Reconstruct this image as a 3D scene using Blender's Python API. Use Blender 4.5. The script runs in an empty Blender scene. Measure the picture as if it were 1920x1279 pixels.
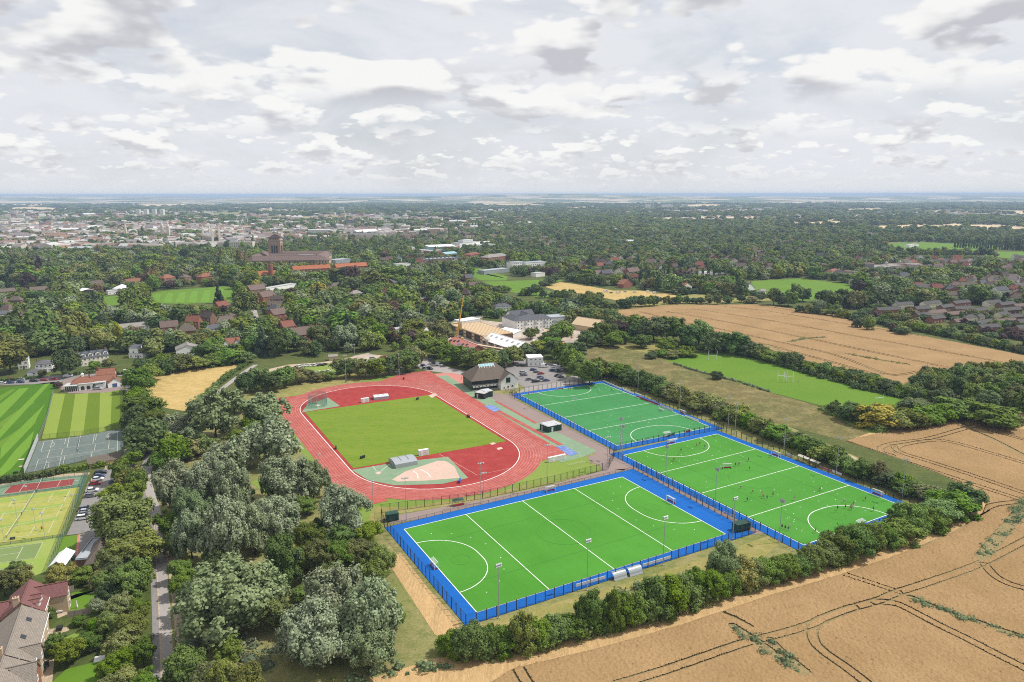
import bpy, bmesh, math, random
import numpy as np
from mathutils import Vector, Matrix, Euler
R = math.radians
SC = bpy.context.scene
COL = SC.collection
random.seed(7)

# ------------------------------------------------------------------ camera
CAM_H = 109.9; CAM_F = 1322.7; CAM_P = 0.20504; CAM_R = -0.0015      # metres, pixels of a 1920 px frame, radians
cam = bpy.data.cameras.new('camera'); co = bpy.data.objects.new('camera', cam); COL.objects.link(co)
cam.sensor_width = 36.0; cam.lens = 36.0 * CAM_F / 1920.0
cam.clip_start = 1.0; cam.clip_end = 90000.0
co.location = (0, 0, CAM_H)
co.rotation_euler = (Matrix.Rotation(math.pi/2 - CAM_P, 4, 'X') @ Matrix.Rotation(CAM_R, 4, 'Z')).to_euler()
SC.camera = co

# ------------------------------------------------------------------ sky, sun, exposure
SUN_DIR = Vector((0.976*math.cos(R(54)), 0.216*math.cos(R(54)), math.sin(R(54))))
W = bpy.data.worlds.new('World'); SC.world = W; W.use_nodes = True
RANKS = ((40., .002, .03, (.86, .875, .92), (1.06, 1.06, 1.06), .51, 5.1, .8), (24., .012, .055, (.83, .84, .88), (1.14, 1.135, 1.13), .495, 2.3, .9), (14.5, .03, .10, (.80, .81, .855), (1.2, 1.195, 1.18), .48, 8.7, .95),
    (9., .06, .18, (.76, .77, .82), (1.2, 1.195, 1.18), .47, 4.4, .95), (5.2, .10, 9., (.70, .71, .765), (1.18, 1.175, 1.16), .445, 12.7, .95))
def build_world():
    nt = W.node_tree; nt.nodes.clear(); L = nt.links
    def nd(t, **k):
        n = nt.nodes.new(t)
        for a, b in k.items(): setattr(n, a, b)
        return n
    def mth(op, a, b=None, c=None, clamp=False):
        n = nd('ShaderNodeMath', operation=op, use_clamp=clamp)
        for i, v in enumerate((a, b, c)):
            if v is None: continue
            if isinstance(v, (int, float)): n.inputs[i].default_value = v
            else: L.new(v, n.inputs[i])
        return n.outputs[0]
    def mix(f, a, b):
        n = nd('ShaderNodeMix', data_type='RGBA')
        for i, v in ((0, f), (6, a), (7, b)):
            if isinstance(v, (int, float)): n.inputs[i].default_value = v
            elif isinstance(v, tuple): n.inputs[i].default_value = (*v, 1)
            else: L.new(v, n.inputs[i])
        return n.outputs[2]
    def mr(v, a, b, c=0., d=1.):
        n = nd('ShaderNodeMapRange', interpolation_type='SMOOTHSTEP')
        n.inputs[1].default_value = a; n.inputs[2].default_value = b; n.inputs[3].default_value = c; n.inputs[4].default_value = d
        L.new(v, n.inputs[0]); return n.outputs[0]
    sky = nd('ShaderNodeTexSky', sky_type='NISHITA', sun_disc=False)
    sky.sun_elevation = R(54); sky.sun_rotation = math.atan2(SUN_DIR.x, SUN_DIR.y)
    sky.air_density = 1.0; sky.dust_density = 1.5; sky.ozone_density = 1.0; sky.altitude = 100
    tc = nd('ShaderNodeTexCoord'); sep = nd('ShaderNodeSeparateXYZ'); L.new(tc.outputs['Generated'], sep.inputs[0])
    x, y, z = sep.outputs
    zz = mth('ADD', mth('MAXIMUM', z, 0.0), 0.02)
    px = mth('DIVIDE', x, zz); py = mth('DIVIDE', y, zz)
    base = nd('ShaderNodeVectorMath', operation='SCALE'); base.inputs[3].default_value = 0.12
    L.new(sky.outputs[0], base.inputs[0])
    # thin high veil, streaked
    def noise(vx, vy, vz, scale, det, rough, dist=0.):
        c = nd('ShaderNodeCombineXYZ')
        for i, v in enumerate((vx, vy, vz)):
            if isinstance(v, (int, float)): c.inputs[i].default_value = v
            else: L.new(v, c.inputs[i])
        n = nd('ShaderNodeTexNoise'); n.inputs['Scale'].default_value = scale; n.inputs['Detail'].default_value = det
        n.inputs['Roughness'].default_value = rough; n.inputs['Distortion'].default_value = dist
        L.new(c.outputs[0], n.inputs['Vector']); return n.outputs[0]
    veil = noise(mth('MULTIPLY', x, 3.2), mth('MULTIPLY', y, 3.2), mth('MULTIPLY', z, 9.0), 1.0, 6, 0.6, 0.5)
    c = mix(mr(veil, 0.28, 0.62, 0.6, 1.0), base.outputs[0], (0.985, 1.01, 1.065))
    # cumulus in five ranks: the farther a rank the lower and smaller it stands; tops catch the light, bases stay grey
    for sc, lo, hi, dark, bright, cov, off, amt in RANKS:
        def at(dz, det=8, puffs=True):
            cv = nd('ShaderNodeCombineXYZ'); L.new(mth('ADD', mth('MULTIPLY', x, sc), off), cv.inputs[0]); L.new(mth('ADD', mth('MULTIPLY', y, sc), off*1.7), cv.inputs[1]); L.new(mth('MULTIPLY', mth('ADD', z, dz), sc*2.7), cv.inputs[2])
            n = nd('ShaderNodeTexNoise'); n.inputs['Scale'].default_value = 1.0; n.inputs['Detail'].default_value = det; n.inputs['Roughness'].default_value = 0.5; L.new(cv.outputs[0], n.inputs['Vector']); r = n.outputs[0]
            for s_, a_ in (((3.1, .15), (7.3, .075)) if puffs else ()):
                v = nd('ShaderNodeTexVoronoi', feature='F1'); v.inputs['Scale'].default_value = s_; L.new(cv.outputs[0], v.inputs['Vector']); r = mth('ADD', r, mth('MULTIPLY', mth('SUBTRACT', .42, v.outputs['Distance']), a_))
            return r
        n0, nu, nd_ = at(0.), at(.15/sc, 4, False), at(-.15/sc, 4, False)
        m = mr(n0, cov, cov + .06)
        sh_fine = mth('MULTIPLY', mth('SUBTRACT', n0, mth('MULTIPLY', mth('ADD', nu, nd_), .5)), .35)
        w = mth('MULTIPLY', mr(z, lo, lo + (.04 if hi > 1 else (hi - lo)*.35)), mr(z, hi*.7, hi, 1., 0.) if hi < 1 else 1.0)
        sh = mr(mth('ADD', mth('SUBTRACT', nd_, nu), sh_fine), -.09, .07)
        thick = mr(mth('MULTIPLY', mth('ADD', nu, nd_), .5), cov - .03, cov + .09)
        col = mix(sh, mix(thick, bright, dark), bright)
        c = mix(mth('MULTIPLY', mth('MULTIPLY', m, w), amt), c, col)
    # far clouds run together towards the horizon
    c = mix(mr(z, 0.0, 0.045, 0.75, 0.0), c, (0.97, .99, 1.02))
    bg = nd('ShaderNodeBackground'); L.new(c, bg.inputs[0]); bg.inputs[1].default_value = 0.87
    out = nd('ShaderNodeOutputWorld'); L.new(bg.outputs[0], out.inputs[0])
build_world()
sun = bpy.data.lights.new('sun', 'SUN'); sun.energy = 5.0; sun.angle = R(0.5); sun.color = (1.0, 0.96, 0.9)
so = bpy.data.objects.new('sun', sun); COL.objects.link(so)
so.rotation_euler = SUN_DIR.to_track_quat('Z', 'Y').to_euler(); so.location = (0, 0, 500)
SC.view_settings.view_transform = 'Standard'; SC.view_settings.look = 'None'
SC.view_settings.exposure = -0.12; SC.view_settings.gamma = 1.0; SC.view_settings.use_curve_mapping = False
try:
    SC.cycles.use_denoising = False; SC.cycles.denoiser = 'OPENIMAGEDENOISE'
    SC.cycles.pixel_filter_type = 'BLACKMAN_HARRIS'; SC.cycles.filter_width = 1.05
    SC.cycles.max_bounces = 6; SC.cycles.diffuse_bounces = 2; SC.cycles.glossy_bounces = 2; SC.cycles.transparent_max_bounces = 24
    SC.cycles.volume_bounces = 0; SC.cycles.sample_clamp_indirect = 3.0
except Exception: pass
W.cycles.sampling_method = 'MANUAL'; W.cycles.sample_map_resolution = 512

# ------------------------------------------------------------------ survey: photograph -> ground plan
def G(x, y, z=0.0):
    """point of the place (metres) where the line of sight through (x, y) of the 1920 px photograph meets height z"""
    cr, sr = math.cos(CAM_R), math.sin(CAM_R); X, Y = x - 960, y - 639.5
    X, Y = (cr*X + sr*Y)/CAM_F, -(-sr*X + cr*Y)/CAM_F
    dy = math.cos(CAM_P) + Y*math.sin(CAM_P); dz = -math.sin(CAM_P) + Y*math.cos(CAM_P)
    t = (z - CAM_H)/dz
    return (X*t, dy*t)
def PX(x, y, z=0.0):
    zz = z - CAM_H; cp, sp = math.cos(CAM_P), math.sin(CAM_P)
    d = y*cp - zz*sp; u = y*sp + zz*cp; X = CAM_F*x/d; Y = -CAM_F*u/d
    cr, sr = math.cos(CAM_R), math.sin(CAM_R)
    return (960 + cr*X - sr*Y, 639.5 + sr*X + cr*Y, d)
def HT(x, yb, yt):
    """height of what stands at ground pixel (x, yb) and reaches up to row yt"""
    g = G(x, yb); lo, hi = 0.0, CAM_H - 1
    for _ in range(40):
        m = (lo + hi)/2
        if PX(g[0], g[1], m)[1] > yt: lo = m
        else: hi = m
    return lo
def MPP(x, y):
    g = G(x, y); return PX(g[0], g[1])[2]/CAM_F       # metres per pixel there
# ------------------------------------------------------------------ helpers
def link(o, parent=None):
    COL.objects.link(o)
    if parent is not None: o.parent = parent
    return o
def tag(o, label=None, cat=None, group=None, kind=None):
    if label: o['label'] = label
    if cat: o['category'] = cat
    if group: o['group'] = group
    if kind: o['kind'] = kind
    return o
def empty(name, loc=(0, 0, 0), rz=0.0, label=None, cat=None, group=None):
    o = bpy.data.objects.new(name, None); o.location = loc; o.rotation_euler = (0, 0, rz); o.empty_display_size = 0.5
    link(o); return tag(o, label, cat, group)
class MB:
    """collects faces; build() links them as one mesh object"""
    def __init__(s): s.v = []; s.f = []; s.m = []; s.mats = []
    def mi(s, m):
        if m not in s.mats: s.mats.append(m)
        return s.mats.index(m)
    def add(s, vs, fs, m=None):
        b = len(s.v); s.v += [tuple(p) for p in vs]; s.f += [tuple(i + b for i in f) for f in fs]
        s.m += [0 if m is None else s.mi(m)]*len(fs)
    def box(s, c, d, rz=0., m=None, taper=1.0, rx=0., ry=0.):
        x, y, z = (a/2 for a in d); q = [(-x, -y, -z), (x, -y, -z), (x, y, -z), (-x, y, -z)]
        q += [(a*taper, b*taper, z) for a, b, _ in q[:4]]
        M_ = Euler((rx, ry, rz)).to_matrix(); q = [M_ @ Vector(p) + Vector(c) for p in q]
        s.add(q, [(3, 2, 1, 0), (4, 5, 6, 7), (0, 1, 5, 4), (1, 2, 6, 5), (2, 3, 7, 6), (3, 0, 4, 7)], m)
    def tube(s, a, b, r0, r1=None, n=6, m=None):
        r1 = r0 if r1 is None else r1; a = Vector(a); b = Vector(b); d = (b - a).normalized()
        u = d.orthogonal().normalized(); w = d.cross(u)
        vs = [a + (u*math.cos(t) + w*math.sin(t))*r0 for t in (2*math.pi*i/n for i in range(n))]
        vs += [b + (u*math.cos(t) + w*math.sin(t))*r1 for t in (2*math.pi*i/n for i in range(n))]
        s.add(vs, [(i, (i + 1) % n, n + (i + 1) % n, n + i) for i in range(n)] + [tuple(range(n))[::-1], tuple(range(n, 2*n))], m)
    def prism(s, pts, z0, z1, m=None, cap=True):
        """pts: outline in the ground plan, ccw"""
        n = len(pts); vs = [(p[0], p[1], z0) for p in pts] + [(p[0], p[1], z1) for p in pts]
        fs = [(i, (i + 1) % n, n + (i + 1) % n, n + i) for i in range(n)]
        if cap: fs += [tuple(range(n, 2*n)), tuple(range(n))[::-1]]
        s.add(vs, fs, m)
    def mesh(s, name, mat=None, smooth=False):
        me = bpy.data.meshes.new(name); me.from_pydata(s.v, [], s.f)
        for m in ([mat] if mat is not None and not s.mats else s.mats): me.materials.append(m)
        if s.mats: me.polygons.foreach_set('material_index', s.m)
        if smooth: me.polygons.foreach_set('use_smooth', [True]*len(me.polygons))
        me.update(); return me
    def build(s, name, mat=None, parent=None, smooth=False, **k):
        o = bpy.data.objects.new(name, s.mesh(name, mat, smooth)); link(o, parent); return tag(o, **k)
def put(name, me, parent=None, loc=(0, 0, 0), rz=0.0, **k):
    o = bpy.data.objects.new(name, me); o.location = loc; o.rotation_euler = (0, 0, rz); link(o, parent); return tag(o, **k)
def ccw(p):
    a = sum(p[i][0]*p[(i + 1) % len(p)][1] - p[(i + 1) % len(p)][0]*p[i][1] for i in range(len(p)))
    return list(p) if a > 0 else list(p)[::-1]
def sheet(name, pts, mat, z, parent=None, kind='structure', thick=0.0, **k):
    """a flat outline of the ground at height z (with an edge when thick)"""
    pts = ccw(pts); mb = MB()
    if thick: mb.prism(pts, z - thick, z)
    else: mb.add([(x, y, z) for x, y in pts], [tuple(range(len(pts)))])
    return mb.build(name, mat, parent, kind=None if parent is not None else kind, **k)
def psheet(name, px, mat, z, parent=None, **k): return sheet(name, [G(*p) for p in px], mat, z, parent, **k)
def smooth_line(p, n=6, closed=False):
    out = []; N = len(p)
    for i in range(N if closed else N - 1):
        g = lambda j: p[j % N] if closed else p[min(max(j, 0), N - 1)]
        a, b, c, d = g(i - 1), g(i), g(i + 1), g(i + 2)
        for k in range(n):
            t = k/n
            out.append(tuple(0.5*(2*b[q] + (c[q] - a[q])*t + (2*a[q] - 5*b[q] + 4*c[q] - d[q])*t*t + (3*b[q] - a[q] - 3*c[q] + d[q])*t**3) for q in (0, 1)))
    if not closed: out.append(tuple(p[-1][:2]))
    return out
def ribbon_mb(mb, line, w, z, m=None):
    """a strip of width w along a line of ground points"""
    n = len(line); vs = []; ws = w if isinstance(w, (list, tuple)) else [w]*n
    for i, p in enumerate(line):
        a = line[max(i - 1, 0)]; b = line[min(i + 1, n - 1)]; t = Vector((b[0] - a[0], b[1] - a[1]))
        t = t.normalized() if t.length > 0 else Vector((1, 0)); nn = Vector((-t.y, t.x))
        vs += [(p[0] + nn.x*ws[i]/2, p[1] + nn.y*ws[i]/2, z), (p[0] - nn.x*ws[i]/2, p[1] - nn.y*ws[i]/2, z)]
    mb.add(vs, [(2*i, 2*i + 1, 2*i + 3, 2*i + 2) for i in range(n - 1)], m)
def strip(name, line, w, z, mat, parent=None, kind='structure', **k):
    mb = MB(); ribbon_mb(mb, line, w, z)
    return mb.build(name, mat, parent, kind=None if parent is not None else kind, **k)
def inpoly(x, y, poly):
    """vectorised point in polygon"""
    x = np.asarray(x); y = np.asarray(y); ins = np.zeros(x.shape, bool); n = len(poly)
    for i in range(n):
        x0, y0 = poly[i]; x1, y1 = poly[(i + 1) % n]
        if y0 == y1: continue
        c = ((y0 > y) != (y1 > y)) & (x < (x1 - x0)*(y - y0)/(y1 - y0) + x0)
        ins ^= c
    return ins
ORD = 'first second third fourth fifth sixth seventh eighth ninth tenth eleventh twelfth thirteenth fourteenth fifteenth sixteenth seventeenth eighteenth nineteenth'.split()
TENS = {20: 'twent', 30: 'thirt', 40: 'fort', 50: 'fift', 60: 'sixt', 70: 'sevent', 80: 'eight', 90: 'ninet'}
def ordinal(i):
    i += 1
    if i < 20: return ORD[i - 1]
    if i >= 100: return 'hundred-and-' + ordinal(i - 101) if i > 100 else 'hundredth'
    t, u = i//10*10, i % 10
    return TENS[t] + ('ieth' if u == 0 else 'y-' + ORD[u - 1])

# ------------------------------------------------------------------ materials
def hexc(h):
    return tuple((c/12.92 if c <= 0.04045 else ((c + 0.055)/1.055)**2.4) for c in (int(h[i:i + 2], 16)/255 for i in (0, 2, 4)))
class NT:
    def __init__(s, name):
        s.m = bpy.data.materials.new(name); s.m.use_nodes = True; s.t = s.m.node_tree; s.t.nodes.clear()
        s.out = s.n('ShaderNodeOutputMaterial'); s.b = s.n('ShaderNodeBsdfPrincipled'); s.l(s.b.outputs[0], s.out.inputs[0])
    def n(s, t, **k):
        x = s.t.nodes.new(t)
        for a, b in k.items(): setattr(x, a, b)
        return x
    def l(s, a, b): s.t.links.new(a, b)
    def set(s, sock, v):
        if isinstance(v, (int, float)): sock.default_value = v
        elif isinstance(v, tuple): sock.default_value = (*v, 1) if len(v) == 3 and sock.type == 'RGBA' else v
        else: s.l(v, sock)
    def mix(s, f, a, b, blend='MIX'):
        x = s.n('ShaderNodeMix', data_type='RGBA', blend_type=blend); s.set(x.inputs[0], f); s.set(x.inputs[6], a); s.set(x.inputs[7], b); return x.outputs[2]
    def math(s, op, a, b=0.0, clamp=False):
        x = s.n('ShaderNodeMath', operation=op, use_clamp=clamp); s.set(x.inputs[0], a); s.set(x.inputs[1], b); return x.outputs[0]
    def rng(s, v, a, b, c=0., d=1.):
        x = s.n('ShaderNodeMapRange'); s.l(v, x.inputs[0])
        for i, q in enumerate((a, b, c, d)): x.inputs[i + 1].default_value = q
        return x.outputs[0]
    def noise(s, vec, scale, det=4, rough=0.6, dist=0.):
        x = s.n('ShaderNodeTexNoise'); s.l(vec, x.inputs['Vector']); x.inputs['Scale'].default_value = scale
        x.inputs['Detail'].default_value = det; x.inputs['Roughness'].default_value = rough; x.inputs['Distortion'].default_value = dist; return x.outputs[0]
    def pos(s): return s.n('ShaderNodeNewGeometry').outputs['Position']
    def obj(s): return s.n('ShaderNodeTexCoord').outputs['Object']
    def scaled(s, vec, sc, rz=0.):
        x = s.n('ShaderNodeMapping'); s.l(vec, x.inputs[0]); x.inputs['Scale'].default_value = sc; x.inputs['Rotation'].default_value = (0, 0, rz); return x.outputs[0]
    def bump(s, h, strength, dist=0.1):
        x = s.n('ShaderNodeBump'); x.inputs['Strength'].default_value = strength; x.inputs['Distance'].default_value = dist
        s.l(h, x.inputs['Height']); s.l(x.outputs[0], s.b.inputs['Normal'])
    def done(s, col, rough=0.9, spec=0.3):
        s.set(s.b.inputs['Base Color'], col); s.set(s.b.inputs['Roughness'], rough); s.b.inputs['Specular IOR Level'].default_value = spec; return s.m
MATS = {}
def ground(name, a, b, big=0.03, mid=0.3, c=None, fine=2.5, fa=0.25, stretch=None, rough=0.95, bump=0.0, rz=0.):
    """ground cover: two or three tones in patches, with a fine grain"""
    t = NT(name); p = t.pos()
    if stretch: p = t.scaled(p, stretch, rz)
    n1 = t.noise(p, big, 5, 0.6); n2 = t.noise(p, mid, 5, 0.65); n3 = t.noise(p, fine, 3, 0.7)
    col = t.mix(t.rng(n1, 0.35, 0.65), a, b)
    if c: col = t.mix(t.rng(n2, 0.45, 0.7), col, c)
    else: col = t.mix(t.rng(n2, 0.3, 0.7, 0, 0.6), col, b)
    g = t.rng(n3, 0.25, 0.75, 1 - fa, 1 + fa)
    gc = t.n('ShaderNodeCombineColor')
    for i in range(3): t.l(g, gc.inputs[i])
    col = t.mix(1.0, col, gc.outputs[0], 'MULTIPLY')
    if bump: t.bump(n3, bump, 0.3)
    MATS[name] = t.done(col, rough, 0.15); return MATS[name]
def turf(name, a, b, rz):
    """artificial turf: laid in rolls, each a shade off its neighbour, worn paler where play is thickest"""
    t = NT(name); p = t.scaled(t.pos(), (1, 1, 1), -rz); x = t.n('ShaderNodeSeparateXYZ'); t.l(p, x.inputs[0]); w = t.n('ShaderNodeTexWhiteNoise', noise_dimensions='1D'); t.l(t.math('FLOOR', t.math('DIVIDE', x.outputs[0], 3.7)), w.inputs['W'])
    n = t.noise(p, .035, 4, .6); n2 = t.noise(p, .35, 5, .7); c = t.mix(t.rng(w.outputs[0], 0, 1, 0, .75), a, b); c = t.mix(t.rng(n, .38, .68, 0, .55), c, tuple(q*1.16 + .006 for q in b)); c = t.mix(t.rng(n2, .55, .75, 0, .35), c, tuple(q*.82 for q in a))
    s = t.math('FRACT', t.math('DIVIDE', x.outputs[0], 3.7)); c = t.mix(t.math('MULTIPLY', t.math('LESS_THAN', s, .02), .35), c, tuple(q*.6 for q in a)); m[name] = t.done(c, .9, .15); return m[name]
def plain(name, c, rough=0.7, var=0.12, scale=1.5, spec=0.35, metal=0.0, c2=None, objvar=0.0):
    """paint, metal, plaster: one colour with faint wear"""
    t = NT(name); p = t.obj(); n = t.noise(p, scale, 5, 0.65)
    col = t.mix(t.rng(n, 0.3, 0.75), c, c2 if c2 else tuple(x*(1 - var) for x in c))
    if objvar:
        r = t.n('ShaderNodeObjectInfo').outputs['Random']; h = t.n('ShaderNodeHueSaturation'); t.l(col, h.inputs['Color'])
        t.l(t.rng(r, 0, 1, 1 - objvar, 1 + objvar), h.inputs['Value']); col = h.outputs[0]
    t.b.inputs['Metallic'].default_value = metal
    MATS[name] = t.done(col, rough, spec); return MATS[name]
def tiles(name, c, c2, row=0.35, colw=0.3, rough=0.85):
    """roof covering: courses of tiles as fine relief, tones uneven from tile to tile"""
    t = NT(name); uv = t.n('ShaderNodeUVMap').outputs[0]
    br = t.n('ShaderNodeTexBrick'); t.l(uv, br.inputs['Vector']); br.inputs['Scale'].default_value = 1.0
    br.inputs['Brick Width'].default_value = colw; br.inputs['Row Height'].default_value = row; br.inputs['Mortar Size'].default_value = 0.03
    br.inputs['Color1'].default_value = (*c, 1); br.inputs['Color2'].default_value = (*c2, 1); br.inputs['Mortar'].default_value = (*[x*0.45 for x in c2], 1)
    n = t.noise(t.pos(), 0.6, 5, 0.65); col = t.mix(t.rng(n, 0.4, 0.75, 0, 0.5), br.outputs[0], tuple(x*0.6 + 0.03 for x in c2))
    t.bump(br.outputs['Fac'], -0.6, 0.05)
    MATS[name] = t.done(col, rough, 0.2); return MATS[name]
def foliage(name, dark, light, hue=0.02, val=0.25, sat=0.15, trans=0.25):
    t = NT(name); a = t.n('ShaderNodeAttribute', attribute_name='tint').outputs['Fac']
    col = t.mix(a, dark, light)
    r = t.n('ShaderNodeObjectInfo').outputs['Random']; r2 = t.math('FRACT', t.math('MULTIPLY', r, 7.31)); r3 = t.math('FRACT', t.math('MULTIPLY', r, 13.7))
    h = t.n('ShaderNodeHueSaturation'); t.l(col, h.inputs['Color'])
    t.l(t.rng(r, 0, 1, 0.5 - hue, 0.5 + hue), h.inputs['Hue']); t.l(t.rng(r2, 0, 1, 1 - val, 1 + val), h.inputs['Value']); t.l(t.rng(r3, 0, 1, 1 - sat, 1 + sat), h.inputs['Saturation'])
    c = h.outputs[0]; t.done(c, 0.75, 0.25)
    tr = t.n('ShaderNodeBsdfTranslucent'); t.l(c, tr.inputs[0]); ms = t.n('ShaderNodeMixShader'); ms.inputs[0].default_value = trans
    t.l(t.b.outputs[0], ms.inputs[1]); t.l(tr.outputs[0], ms.inputs[2]); t.l(ms.outputs[0], t.out.inputs[0])
    MATS[name] = t.m; return t.m
def netting(name, c, cover):
    """woven mesh far finer than a pixel: covers part of what is behind it"""
    t = NT(name); t.done(c, 0.6, 0.3); tr = t.n('ShaderNodeBsdfTransparent'); ms = t.n('ShaderNodeMixShader'); ms.inputs[0].default_value = cover
    t.l(tr.outputs[0], ms.inputs[1]); t.l(t.b.outputs[0], ms.inputs[2]); t.l(ms.outputs[0], t.out.inputs[0])
    MATS[name] = t.m; return t.m
m = MATS
# ground
ground('meadow_green', (.07, .095, .022), (.10, .11, .032), .008, .06, (.05, .075, .018), .7, .3)
ground('grass', (.13, .22, .03), (.19, .25, .05), .03, .25, None, 2., .16)
ground('infield_grass', (.108, .195, .011), (.15, .222, .019), .045, .25, (.185, .22, .032), 1.6, .18, (1, 3.2, 1), rz=R(-20))
ground('rough_grass', (.17, .18, .055), (.27, .23, .105), .04, .3, (.12, .15, .035), 1.6, .3)
ground('dry_grass', (.44, .31, .115), (.36, .26, .09), .05, .25, (.50, .37, .16), 1.2, .25)
ground('dry_bank', (.25, .215, .07), (.19, .20, .05), .06, .3, (.32, .26, .11), 1.6, .22)
ground('heath', (.145, .118, .046), (.10, .108, .032), .03, .12, (.235, .19, .08), .7, .4)
ground('straw', (.46, .30, .14), (.36, .24, .11), .1, .5, (.53, .36, .18), 2.2, .35, (4, .5, 1), rz=R(60))
ground('tilled', (.40, .27, .15), (.33, .22, .12), .05, .4, None, 1.6, .25)
ground('lawn_dark', (.045, .13, .006), (.062, .15, .008), .03, .2, None, 1.5, .08)
ground('lawn_light', (.11, .225, .018), (.125, .24, .024), .03, .2, None, 1.5, .08)
ground('lawn_mid', (.085, .185, .012), (.115, .20, .02), .03, .2, None, 1.5, .08)
ground('green_dark', (.095, .155, .010), (.11, .165, .012), .03, .3, None, 1.5, .08)
ground('green_light', (.185, .255, .035), (.205, .265, .045), .03, .3, None, 1.5, .08)
ground('pitch_blue', (.006, .092, .34), (.008, .108, .40), .08, .4, None, 1.2, .10)
ground('track_red', (.37, .086, .07), (.32, .075, .062), .03, .25, (.42, .13, .11), .6, .10)
ground('track_deep', (.30, .038, .035), (.26, .032, .03), .05, .2, (.34, .055, .048), 1.0, .08)
ground('track_green', (.17, .26, .155), (.20, .29, .18), .05, .4, (.23, .29, .20), 1.5, .08)
ground('track_pink', (.50, .21, .17), (.46, .19, .155), .05, .4, None, 1.5, .08)
ground('sector_pink', (.55, .40, .33), (.50, .36, .29), .08, .5, None, 1.5, .12)
ground('mat_blue', (.10, .17, .42), (.13, .20, .45), .1, .6, (.30, .34, .48), 1.5, .12)
ground('asphalt', (.22, .205, .20), (.26, .24, .23), .05, .4, (.19, .18, .175), 2., .1)
ground('road_pale', (.30, .27, .255), (.34, .31, .29), .05, .4, None, 2., .1)
ground('walk_brown', (.23, .175, .16), (.26, .20, .18), .05, .4, None, 2., .1)
ground('gravel', (.44, .34, .24), (.36, .28, .20), .2, .9, (.50, .40, .30), 2.5, .2)
ground('court_grey', (.125, .155, .145), (.145, .175, .16), .05, .4, (.11, .135, .125), 1.5, .06)
ground('court_red', (.21, .045, .04), (.23, .055, .05), .05, .4, None, 1.5, .06)
ground('court_green', (.13, .21, .135), (.15, .23, .15), .05, .4, None, 1.5, .06)
ground('court_grass', (.29, .31, .07), (.35, .33, .10), .06, .3, (.24, .28, .05), 1.5, .1)
ground('court_grass_dark', (.15, .21, .07), (.17, .23, .08), .06, .3, None, 1.5, .08)
ground('court_worn', (.30, .33, .10), (.20, .30, .05), .06, .3, None, 1.5, .08)
ground('far_wheat', (.62, .48, .30), (.55, .42, .26), .002, .02, None, .1, .1)
ground('far_green', (.24, .30, .11), (.20, .26, .09), .002, .02, None, .1, .1)
ground('building_site', (.42, .34, .27), (.33, .27, .22), .06, .4, (.50, .42, .34), 1.5, .2)
ground('soil', (.12, .085, .05), (.15, .105, .06), .2, .9, None, 2.5, .3)
ground('track_soil', (.24, .185, .085), (.20, .155, .07), .2, .9, (.29, .23, .12), 2.0, .3)
ground('pond', (.06, .055, .025), (.07, .06, .03), .1, .5, None, 1, .05, rough=.15)
# built
turf('pitch_green', (.052, .205, .017), (.062, .230, .022), .50645); turf('pitch_green_b', (.052, .205, .020), (.060, .228, .026), -1.05373); turf('pitch_green_deep', (.040, .190, .056), (.048, .212, .066), -1.09323)
plain('white_line', (.80, .80, .76), .8, .08)
plain('pale_line', (.55, .52, .44), .8, .12)
plain('faint_line', (.05, .20, .03), .9, .1)
plain('track_line', (.62, .31, .27), .8, .1)
plain('white_paint', (.78, .78, .76), .6, .08); plain('cream_wall', (.74, .68, .55), .85, .1); plain('white_wall', (.84, .83, .80), .85, .1)
plain('buff_brick', (.50, .38, .26), .9, .18, 3.); plain('red_brick', (.29, .115, .07), .9, .2, 3.); plain('brown_brick', (.22, .13, .09), .9, .2, 3.)
plain('tower_brick', (.34, .235, .165), .9, .2, 3.); plain('stone', (.50, .43, .33), .9, .15); plain('pale_stone', (.63, .57, .47), .9, .12); plain('concrete', (.42, .40, .37), .9, .15)
plain('galv', (.42, .44, .46), .45, .1, spec=.5, metal=.3); plain('dark_metal', (.022, .026, .026), .5, .2); plain('green_metal', (.03, .075, .05), .5, .2)
plain('grey_metal', (.33, .36, .38), .4, .12, spec=.5); plain('lamp_face', (.82, .84, .86), .25, .05, spec=.6)
plain('glass', (.03, .038, .045), .12, .3, spec=.6); plain('sky_glass', (.28, .50, .55), .15, .2, spec=.7); plain('blue_door', (.06, .12, .24), .5)
plain('timber_new', (.64, .48, .30), .85, .18, 2.); plain('timber_dark', (.16, .10, .06), .9, .25, 2.); plain('timber_grey', (.36, .30, .25), .9, .25, 2.)
plain('crane_yellow', (.74, .40, .03), .5, .12); plain('container_green', (.02, .07, .05), .55, .2); plain('container_grey', (.55, .56, .57), .5, .1)
plain('membrane', (.78, .78, .77), .6, .05); plain('roof_flat', (.46, .46, .45), .9, .12); plain('roof_lead', (.36, .39, .42), .6, .12); plain('roof_slate_plain', (.115, .115, .125), .8, .2)
plain('tyre', (.018, .018, .018), .85); plain('rim', (.42, .43, .45), .35, .1, metal=.6); plain('headlight', (.7, .72, .74), .15); plain('taillight', (.32, .01, .01), .3)
for nme, cc in dict(white=(.74, .74, .74), silver=(.42, .44, .46), grey=(.16, .17, .185), black=(.018, .019, .022), blue=(.035, .075, .19), red=(.36, .02, .022), pale_blue=(.20, .31, .42), green=(.05, .13, .07)).items():
    plain('car_' + nme, cc, .25, .05, spec=.6)
plain('bark', (.085, .065, .045), .95, .3, 3.); plain('net_white', (.7, .7, .68), .8); plain('board_red', (.30, .025, .05), .6)
plain('skin', (.48, .29, .21), .6); plain('hair', (.06, .035, .02), .8)
plain('post_blue', (.02, .10, .42), .5)
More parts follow.
